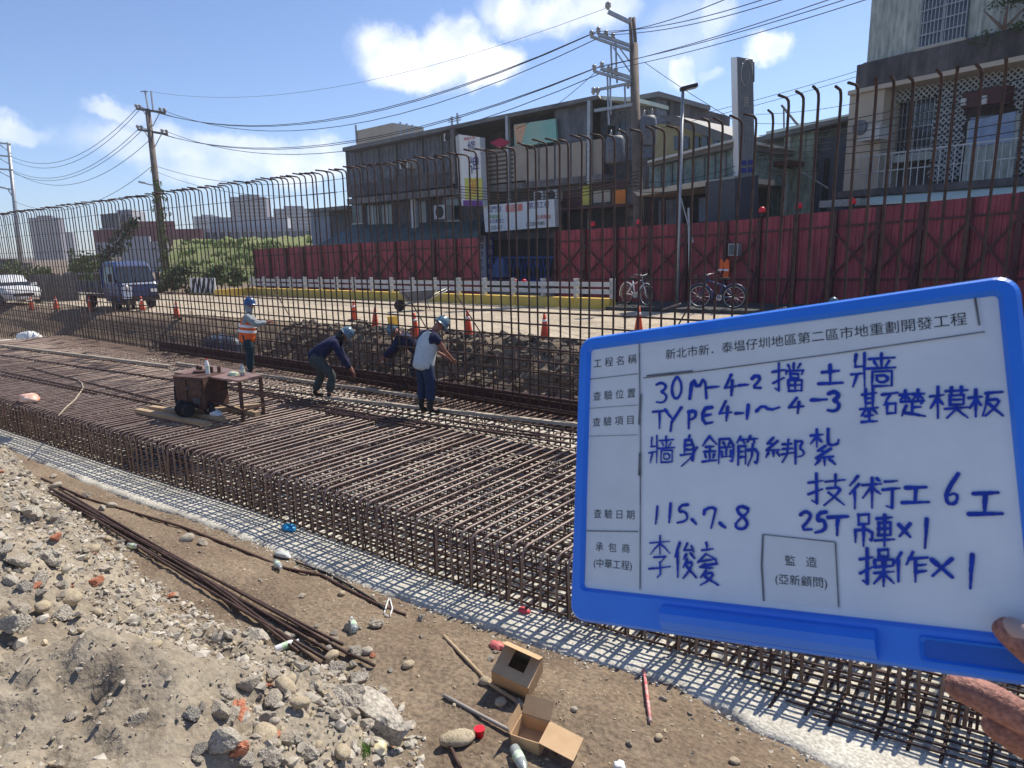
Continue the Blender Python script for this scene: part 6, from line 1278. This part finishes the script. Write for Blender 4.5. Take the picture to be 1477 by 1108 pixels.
# ---------------------------------------------------------------- far left: fence, sheds and towers
mb = MB(); a, b = atd(45, 416, 40), atd(112, 416, 38); t = thing('board_fence', 'grey board fence behind the white car', 'fence', a); za = zr(a[0])
for k in range(26):
    p, q = lerp(a, b, k / 26), lerp(a, b, (k + .92) / 26); h = 1.55 + random.uniform(-.06, .06); mb.hexa([(p[0], p[1], za), (q[0], q[1], za), (q[0], q[1] + .04, za), (p[0], p[1] + .04, za), (p[0], p[1], za + h), (q[0], q[1], za + h), (q[0], q[1] + .04, za + h), (p[0], p[1] + .04, za + h)])
mb.build('boards', m_cgrey, t); mb = MB(); mb.bar((a[0], a[1] - .04, za + 1.2), (b[0], b[1] - .04, za + 1.2), .05, .08); mb.build('rail', m_poled, t)
def far_block(name, u0, v0, u1, v1, dep, m, label, cat, floors=0, cols=0, th=14, wm=None):
    fc = Fac(5000, (u0 + u1) / 2, (v0 + v1) / 2, dep); a_0, a_1, z0, z1 = fc.rect(u0, v0, u1, v1); t = thing(name, label, cat, fc.pt((a_0 + a_1) / 2, 0, -4)); mb = MB(); fc.sbox(mb, a_0, a_1, -6, z1, -th, 0); mb.build('walls', m, t)
    if floors:
        for i in range(floors):
            mb = MB(); z = lerp(z0, z1, (i + .3) / floors); h = (z1 - z0) / floors * .45
            for j in range(cols):
                x = lerp(a_0, a_1, (j + .2) / cols); wd = (a_1 - a_0) / cols * .6; fc.sbox(mb, x, x + wd, z, z + h, -.1, .06)
            fc.sbox(mb, a_0 + .1, a_1 - .1, z - h * .1, z, -.1, .04); mb.build('window_row', wm or m_glass, t)
        mb = MB()
        for i in range(floors): z = lerp(z0, z1, i / floors); fc.sbox(mb, a_0 - .3, a_1 + .3, z, z + (z1 - z0) / floors * .12, -.1, .5)
        mb.build('floor_bands', m_towerl, t)
    mb = MB(); w_ = a_1 - a_0; fc.sbox(mb, a_0 + w_ * .25, a_1 - w_ * .25, z1, z1 + w_ * .08, -th * .7, -th * .2); mb.build('roof_house', m, t); return t
far_block('tower_block', 45, 314, 88, 372, 420, m_tower, 'tall dark violet-grey tower block at the far left skyline', 'building', 20, 6, 8)
far_block('tower_block', 91, 336, 107, 372, 520, m_towerl, 'small pale tower block right of the dark tower', 'building', 12, 3, 6)
far_block('tower_block', 333, 284, 385, 330, 330, m_tower, 'stepped tower block between the utility pole and the shop row', 'building', 9, 7, 22)
far_block('tower_block', 395, 301, 452, 326, 380, m_tower, 'long low block left of the shop row on the skyline', 'building', 5, 9, 20)
far_block('tower_block', 280, 312, 315, 332, 400, m_towerl, 'pale block right of the creeper-clad pole on the skyline', 'building', 4, 5, 20)
far_block('factory', 240, 330, 470, 348, 120, m_towerl, 'long pale low factory behind the grass bank', 'building', 1, 22, 14); far_block('shed', 146, 309, 172, 332, 110, m_gpanel, 'grey-blue raised shed above the red sheet fence, left of the pale one', 'building', 1, 3, 8); far_block('shed', 170, 303, 191, 326, 112, m_towerl, 'pale raised shed above the red sheet fence', 'building', 1, 2, 8)
t = far_block('sheet_fence', 136, 331, 292, 350, 104, mat('faded_red_sheet', (.16, .050, .060), .8, scale=.3, col2=(.24, .10, .10)), 'faded red sheet fence on the bank behind the creeper-clad pole', 'fence', 0, 0, .3); far_block('retaining_wall', 140, 349, 243, 374, 100, m_towerl, 'pale concrete wall below the faded red sheet fence', 'wall', 0, 0, 1)
far_block('shed', 100, 372, 150, 396, 66, m_cgrey, 'grey shed behind the blue truck', 'building', 1, 4, 6)
far_block('tree_line_wall', -40, 380, 44, 392, 90, m_cgrey, 'low grey wall behind the bushes at the far left', 'wall', 0, 0, 1)

# ---------------------------------------------------------------- foreground: stones, rubble, cartons, litter
def rock_mesh(name, m, seed, sub=2, sq=(1, .8, .6), sharp=.35):
    bm = bmesh.new(); bmesh.ops.create_icosphere(bm, subdivisions=sub, radius=1)
    for v in bm.verts:
        d = v.co.copy(); k = 1 + sharp * noise.noise(d * 1.3 + Vector((seed * 7.1, 0, 0))) + sharp * .6 * noise.noise(d * 3.1 + Vector((0, seed * 5.3, 0)))
        if sharp > .3:                           # knock flat facets off broken pieces
            for q in range(5):
                nn = Vector((math.sin(seed * 3.1 + q * 2.2), math.cos(seed * 1.7 + q * 1.3), math.sin(seed + q * 3.7))).normalized(); dd = d.dot(nn) * k
                if dd > .62: k *= .62 / dd
        v.co = Vector((d.x * k * sq[0], d.y * k * sq[1], d.z * k * sq[2]))
    me = bpy.data.meshes.new(name); bm.to_mesh(me); bm.free(); me.materials.append(m)
    if sharp < .3: me.polygons.foreach_set('use_smooth', [True] * len(me.polygons))
    return me
def put(me, name, p, s, label, cat, group=None, rot=None, sink=.3):
    o = bpy.data.objects.new(name, me); COL.objects.link(o); o.location = (p[0], p[1], p[2] + s * (.6 - sink)); o.scale = (s, s, s); o.rotation_euler = rot or (random.uniform(-.4, .4), random.uniform(-.4, .4), random.uniform(0, 6.3)); return tag(o, label, cat, group)
random.seed(11)
RK = [rock_mesh('stone', m_stone, i, 3, (1, .8, .62), .42) for i in range(5)] + [rock_mesh('stone', m_conc, 10 + i, 3, (1, .75, .7), .5) for i in range(4)]
CB = [rock_mesh('cobble', m_stoneb, 20 + i, 3, (1, .72, .55), .14) for i in range(3)] + [rock_mesh('cobble', mat('grey_cobble', (.36, .315, .25), .95, scale=2, col2=(.48, .43, .35), bump=.3, fine=9), 24 + i, 3, (1, .8, .6), .14) for i in range(2)]
BK = [rock_mesh('brick_fragment', m_brickr, 30 + i, 3, (1, .7, .6), .45) for i in range(3)]
LONG = rock_mesh('cobble', m_stoneb, 41, 3, (1, .48, .34), .12)
named = [(CB[0], 'cobble', 98, 868, .105, 'large smooth oval cobble on the rubble bank at the left', 'stone', (0.1, .0, .5)), (BK[0], 'brick_fragment', 345, 1032, .082, 'largest broken red brick lump on the rubble at the bottom', 'brick', None),
         (RK[6], 'concrete_lump', 328, 998, .072, 'pale block of broken concrete standing above the large brick lump', 'stone', None), (RK[7], 'concrete_lump', 325, 1075, .095, 'pale concrete lump under the large brick lump', 'stone', None), (RK[0], 'stone', 202, 1040, .070, 'dark grey stone casting a shadow at the bottom left', 'stone', None),
         (CB[3], 'cobble', 270, 780, .085, 'rounded tan stone on the dirt beside the long bars', 'stone', None), (RK[2], 'stone', 294, 786, .075, 'dark rough stone right of the rounded tan stone', 'stone', None), (LONG, 'cobble', 660, 1072, .13, 'long pale oval stone at the bottom beside the rusty rod', 'stone', (.1, .1, 1.0)),
         (RK[5], 'concrete_lump', 372, 925, .12, 'flat pale concrete slab piece above the white bottle', 'stone', (.1, .1, .3)), (RK[3], 'stone', 498, 1010, .13, 'big grey lump on the right end of the rubble heap', 'stone', None), (RK[8], 'concrete_lump', 536, 1046, .23, 'large broken concrete chunk overhanging the right end of the rubble heap', 'stone', (.5, .2, .3)),
         (RK[5], 'concrete_lump', 478, 990, .11, 'jagged concrete piece on top of the rubble heap', 'stone', None), (BK[1], 'brick_fragment', 388, 992, .038, 'small orange brick piece right of the pale concrete block', 'brick', None), (BK[2], 'brick_fragment', 395, 1064, .048, 'orange brick piece at the bottom of the rubble heap', 'brick', None), (BK[1], 'brick_fragment', 487, 985, .028, 'small orange brick chip near the top of the rubble heap', 'brick', None),
         (BK[0], 'brick_fragment', 250, 862, .06, 'dull brick piece on the dirt between the bank and the long bars', 'brick', None), (BK[2], 'brick_fragment', 52, 848, .045, 'orange brick piece left of the large oval cobble', 'brick', None), (CB[1], 'cobble', 222, 935, .05, 'small pale cobble on the sandy patch', 'stone', None), (RK[1], 'stone', 436, 862, .05, 'dark stone in the middle of the dirt strip', 'stone', None),
         (CB[2], 'cobble', 493, 858, .05, 'rounded stone by the hose end', 'stone', None), (RK[4], 'stone', 540, 900, .045, 'grey stone right of the small white rope loop', 'stone', None), (CB[3], 'cobble', 828, 1025, .03, 'small pebble on the bare dirt right of the open carton', 'stone', None), (CB[2], 'cobble', 700, 985, .05, 'pale stone left of the open carton', 'stone', None), (CB[0], 'cobble', 950, 1065, .035, 'pale pebble on bare dirt under the red and white stake', 'stone', None),
         (RK[5], 'concrete_lump', 48, 745, .11, 'grey lump near the top of the rubble bank at the left edge', 'stone', None), (RK[7], 'concrete_lump', 115, 790, .10, 'pale lump on the crest of the rubble bank', 'stone', None), (RK[6], 'concrete_lump', 70, 812, .12, 'pale greenish concrete slab on the rubble bank above the oval cobble', 'stone', (.3, .5, .4))]
for me, nm, u, v, s, lab, cat, rot in named: put(me, nm, on_ground(u, v), s, lab, cat, None, rot)
# the heap's mid-size stones, each a thing
cnt = 0
def heap_density(u, v):
    if u < 170 and v < 910: return 1.0
    if v > 900 and u > 150 + (v - 900) * .0 and u < 560: return .10 if u < 270 else 1.0
    return .12
while cnt < 230:
    u, v = random.uniform(0, 1150), random.uniform(655, 1106)
    if random.random() > heap_density(u, v): continue
    p = on_ground(u, v)
    if p[1] > plin(p[0], LEAN) - .1: continue
    d = depth_of(p); s = random.choice((.022, .028, .035, .045, .06)) * random.uniform(.8, 1.2) * (1.3 if heap_density(u, v) > .5 else .8)
    kind = random.random()
    if kind < .82: put(random.choice(RK), 'stone', p, s, 'grey broken stone lying loose in the rubble' if heap_density(u, v) > .5 else 'grey stone lying loose on the dirt strip', 'stone', 'loose stones in the rubble' if heap_density(u, v) > .5 else 'loose stones on the dirt strip')
    elif kind < .93: put(random.choice(CB), 'cobble', p, s, 'rounded tan cobble lying loose in the rubble' if heap_density(u, v) > .5 else 'rounded tan pebble lying on the dirt strip', 'stone', 'cobbles in the rubble' if heap_density(u, v) > .5 else 'pebbles on the dirt strip')
    else: put(random.choice(BK), 'brick_fragment', p, s * .9, 'orange brick chip lying loose in the rubble' if heap_density(u, v) > .5 else 'orange brick chip on the dirt strip', 'brick', 'brick chips in the rubble' if heap_density(u, v) > .5 else 'brick chips on the dirt strip')
    cnt += 1
# gravel nobody could count
def gravel(name, m, N, lab, smin, smax, region, seed):
    random.seed(seed); np.random.seed(seed); bm = bmesh.new(); bmesh.ops.create_icosphere(bm, subdivisions=1, radius=1); BV = np.array([v.co[:] for v in bm.verts]); BF = [tuple(v.index for v in f.verts) for f in bm.faces]; bm.free(); mb = MB(); k = 0; tr = 0
    while k < N and tr < N * 8:
        tr += 1; x, y, okk = region()
        if not okk: continue
        s = random.uniform(smin, smax) * (1 if random.random() < .8 else 1.6); Q = BV * (1 + .28 * np.random.normal(size=(len(BV), 1))) * np.array([1, random.uniform(.6, 1), random.uniform(.45, .8)]) * s; Mr = np.array(Matrix.Rotation(random.uniform(0, 6.3), 3, 'Z') @ Matrix.Rotation(random.uniform(-.6, .6), 3, 'X'))
        mb.add((Mr @ Q.T).T + [x, y, ground_z(x, y) + s * .15], BF); k += 1
    tag(mb.build(name, m, loc=(-4, 2, 0)), lab, 'gravel', kind='stuff')
def reg_mound():
    x = random.uniform(-11.5, -1.5); y = random.uniform(.4, 3.3); d = plin(x, FOOT) - y
    if d < -.25 or d > 2.2: return x, y, False
    if ((x + 3.75) / 1.15) ** 2 + ((y - 1.15) / .55) ** 2 < 1 + .35 * fbm(x * 2, y * 2, 3) and random.random() < .93: return x, y, False
    return x, y, random.random() < (1.0 if fbm(x * .8, y * .8, 11) + (.6 if d < .8 else .05) > 0 else .16)
def reg_lane():
    x = random.uniform(-11, .6); y = random.uniform(2, 4.4); d = plin(x, FOOT) - y
    return x, y, d < 0 and y < plin(x, LEAN) - .02 and random.random() < (.9 if fbm(x * 1.1, y * 1.1, 21) > .05 else .25)
def reg_bank():
    return random.uniform(-18, 1), random.uniform(10.4, 12.6), True
gravel('gravel', m_stone, 6000, 'grey gravel and crumbs covering the rubble heap', .006, .019, reg_mound, 1); gravel('gravel', m_stoneb, 2600, 'tan gravel mixed into the rubble heap', .006, .022, reg_mound, 2)
gravel('gravel', m_conc, 3000, 'pale concrete crumbs on the rubble heap', .009, .036, reg_mound, 3); gravel('gravel', m_stone, 5200, 'fine grit strewn over the dusty rubble bank', .003, .0085, lambda: (lambda x, y: (x, y, plin(x, FOOT) - y > -.1))(random.uniform(-8, -1.6), random.uniform(.3, 3)), 9)
gravel('gravel', m_stoneb, 1800, 'small pebbles scattered over the dirt strip', .004, .012, reg_lane, 4)
gravel('soil_clods', mat('dark_soil', (.10, .08, .062), .95, scale=3, col2=(.17, .14, .11), bump=.5, fine=20), 1500, 'dark soil clods on the pit bank behind the rebar wall', .04, .13, reg_bank, 5)
gravel('gravel', m_lean, 900, 'pale cement crumbs along the ragged concrete edge', .005, .014, lambda: (lambda x: (x, plin(x, LEAN) + random.gauss(0, .07), True))(random.uniform(-8, .8)), 6)

def carton(name, label, c, size, rot, flaps):
    t = thing(name, label, 'cardboard box', c); Mx = rot.to_3x3(); h = np.array(size) / 2; th = .006
    def T(x, y, z): return np.array(c) + np.array(Mx @ Vector((x, y, z)))
    def panel(nm, pts, nrm):
        mb = MB(); off = np.array(Mx @ Vector(nrm)) * th; mb.prism([T(*p) for p in pts], off); mb.build(nm, m_card, t)
    x, y, z = h
    panel('bottom', [(-x, -y, -z), (x, -y, -z), (x, y, -z), (-x, y, -z)], (0, 0, 1))
    panel('side', [(-x, -y, -z), (x, -y, -z), (x, -y, z), (-x, -y, z)], (0, 1, 0)); panel('side', [(-x, y, -z), (x, y, -z), (x, y, z), (-x, y, z)], (0, -1, 0)); panel('end', [(-x, -y, -z), (-x, y, -z), (-x, y, z), (-x, -y, z)], (1, 0, 0)); panel('end', [(x, -y, -z), (x, y, -z), (x, y, z), (x, -y, z)], (-1, 0, 0))
    for side, ang, w_ in flaps:
        ca, sa = math.cos(R_(ang)) * w_, math.sin(R_(ang)) * w_
        pts = {'S': [(-x, -y, z), (x, -y, z), (x, -y - ca, z + sa), (-x, -y - ca, z + sa)], 'N': [(-x, y, z), (x, y, z), (x, y + ca, z + sa), (-x, y + ca, z + sa)], 'W': [(-x, -y, z), (-x, y, z), (-x - ca, y, z + sa), (-x - ca, -y, z + sa)], 'E': [(x, -y, z), (x, y, z), (x + ca, y, z + sa), (x + ca, -y, z + sa)]}[side]
        panel('flap', pts, (0, 0, 1))
    return t
p = on_ground(740, 998); carton('cardboard_box', 'open cardboard box tipped on the dirt beside the concrete edge', p + [0, .06, .135], (.30, .26, .22), Matrix.Rotation(R_(8), 4, 'Z') @ Matrix.Rotation(R_(26), 4, 'X') @ Matrix.Rotation(R_(14), 4, 'Y'), [('N', 128, .13), ('S', 184, .09), ('W', 186, .09), ('E', 182, .08)])
p = on_ground(772, 1078); carton('cardboard_box', 'torn collapsed cardboard box lying open at the bottom edge', p + [-.05, .02, .06], (.21, .19, .11), Matrix.Rotation(R_(12), 4, 'Z') @ Matrix.Rotation(R_(8), 4, 'X'), [('E', -14, .24), ('N', 40, .12), ('W', 80, .08)])
p = on_ground(663, 928)
for u, v, h, r, az, m, lab in [(512, 914, .20, .032, 2.6, m_bottle, 'clear bottle with a green label lying in the middle of the dirt strip'), (397, 942, .20, .03, 1.3, m_refl, 'white bottle lying at the top of the rubble heap'), (398, 815, .20, .034, -.3, m_bottle, 'clear bottle lying among the hoses at the concrete edge'), (742, 1086, .24, .036, -.6, m_bottle, 'crushed clear bottle lying beside the torn cardboard box'), (186, 790, .20, .03, .2, m_bottle, 'clear bottle with a green label on the left bank by the long bars')]:
    bottle('plastic_bottle', on_ground(u, v, .0), h, r, m, m_refl, lab, lying=(az, .04))
q = on_ground(692, 1062, .0); t = thing('cup', 'small bright red plastic cup on the dirt left of the torn box', 'cup', q); MB().lathe([(.028, .0), (.034, .05), (.036, .052), (.033, .05), (.024, .008)], q, 16).build('cup_body', m_capred, t, True); MB().lathe([(.0, .052), (.037, .052), (.037, .06), (0, .06)], q, 16).build('rim', m_capred, t)
blob('plastic_bag', on_ground(545, 1080, .02), (.07, .05, .05), mat('yellow_clear_bag', (.70, .55, .22), .3, scale=16, col2=(.75, .72, .62)), 'crumpled yellow and clear wrapper at the bottom by the grass tuft', 'wrapper', 6)
blob('plastic_bag', on_ground(216, 725, .02), (.13, .07, .05), m_bag, 'crumpled white bag on the concrete edge at the left', 'bag', 7); blob('blue_sheet', onz(417, 762, .02), (.12, .07, .05), mat('bright_blue_sheet', (.02, .30, .60), .5, scale=10), 'small bright blue plastic scrap against the front of the cage', 'scrap', 8)
blob('wrapper', onz(756, 881, .02), (.06, .04, .03), mat('red_wrapper', (.70, .08, .10), .5), 'small red wrapper on the shadowed concrete strip', 'wrapper', 9); blob('wrapper', on_ground(717, 932, .02), (.07, .05, .04), mat('pink_wrapper', (.60, .16, .15), .5), 'pink wrapper behind the open cardboard box', 'wrapper', 10)
blob('plastic_bag', on_ground(408, 800, .02), (.12, .06, .04), m_bottle if False else mat('clear_bag', (.55, .58, .54), .3, scale=12), 'clear plastic bag by the hoses at the concrete edge', 'bag', 12)
blob('plastic_bag', on_ground(893, 1106, .02), (.04, .04, .03), m_bag, 'scrap of white plastic at the bottom edge right of the torn box', 'scrap', 13)

# ---------------------------------------------------------------- odds and ends seen through the mesh
q = onz(322, 514, .35); blob('tarpaulin', q, (.75, .45, .62), mat('dark_blue_tarp', (.03, .045, .075), .5, scale=3, col2=(.07, .09, .13)), 'dark blue-grey tarpaulin heap behind the mesh, left of the person in the orange vest', 'tarpaulin', 21)
q = on_ground(44, 490) if False else onz(42, 490, .55); blob('plastic_sack', q, (.55, .35, .28), m_bag, 'white sacks slumped behind the mesh at the far left', 'sack', 22)
q = onz(383, 527, .3); blob('plastic_sack', q, (.45, .3, .2), m_bag, 'white sack behind the legs of the person in the orange vest', 'sack', 23)
q = onz(602, 448, 1.2); L = Local((q[0], q[1], zr(q[0]) + .03), -X2 * .9 - AW * .3); t = thing('wheelbarrow', 'grey wheelbarrow standing on the road above the person in the grey vest', 'wheelbarrow', L.o)
mb = MB(); mb.hexa([L(-.45, -.22, .38), L(.35, -.18, .34), L(.35, .18, .34), L(-.45, .22, .38), L(-.62, -.36, .72), L(.62, -.32, .70), L(.62, .32, .70), L(-.62, .36, .72)]); mb.build('tray', m_gpanel, t)
wheel_at(t, L(.62, 0, .2), L.l, .2, .09)
for s_ in (-1, 1):
    mb = MB(); mb.tube([L(.62, s_ * .06, .2), L(-.3, s_ * .25, .34), L(-1.15, s_ * .30, .72)], .02, 6); mb.build('handle', m_steel, t, True); mb = MB(); mb.tube([L(-.3, s_ * .25, .34), L(-.42, s_ * .27, .02)], .02, 6); mb.build('leg', m_steel, t, True)
q = on_ground(567, 470, 0, 1.1); t = thing('bucket', 'small yellow bucket on the pit edge above the crouching person', 'bucket', q); MB().lathe([(0, 0), (.13, 0), (.16, .26), (.165, .27), (.15, .27), (.125, .03)], q, 14).build('shell', m_yel, t, True); mb = MB(); mb.tube([q + [.16 * math.cos(a), .02, .27 + .14 * math.sin(a)] for a in [k * math.pi / 8 for k in range(9)]], .008, 5); mb.build('handle', m_steel, t, True)

# ---------------------------------------------------------------- the humid air
mb = MB(); mb.box((-100, 440, 21), (1900, 1000, 62)); hz = mb.build('haze', m_rail, loc=(0, 0, 0)); hm = bpy.data.materials.new('haze'); hm.use_nodes = True; hm.node_tree.nodes.clear()
ho = hm.node_tree.nodes.new('ShaderNodeOutputMaterial'); hv = hm.node_tree.nodes.new('ShaderNodeVolumePrincipled'); hv.inputs['Density'].default_value = .00065; hv.inputs['Color'].default_value = (.86, .91, 1.0, 1); hv.inputs['Anisotropy'].default_value = .3
hm.node_tree.links.new(hv.outputs[0], ho.inputs['Volume']); hz.data.materials.clear(); hz.data.materials.append(hm); hz['kind'] = 'stuff'
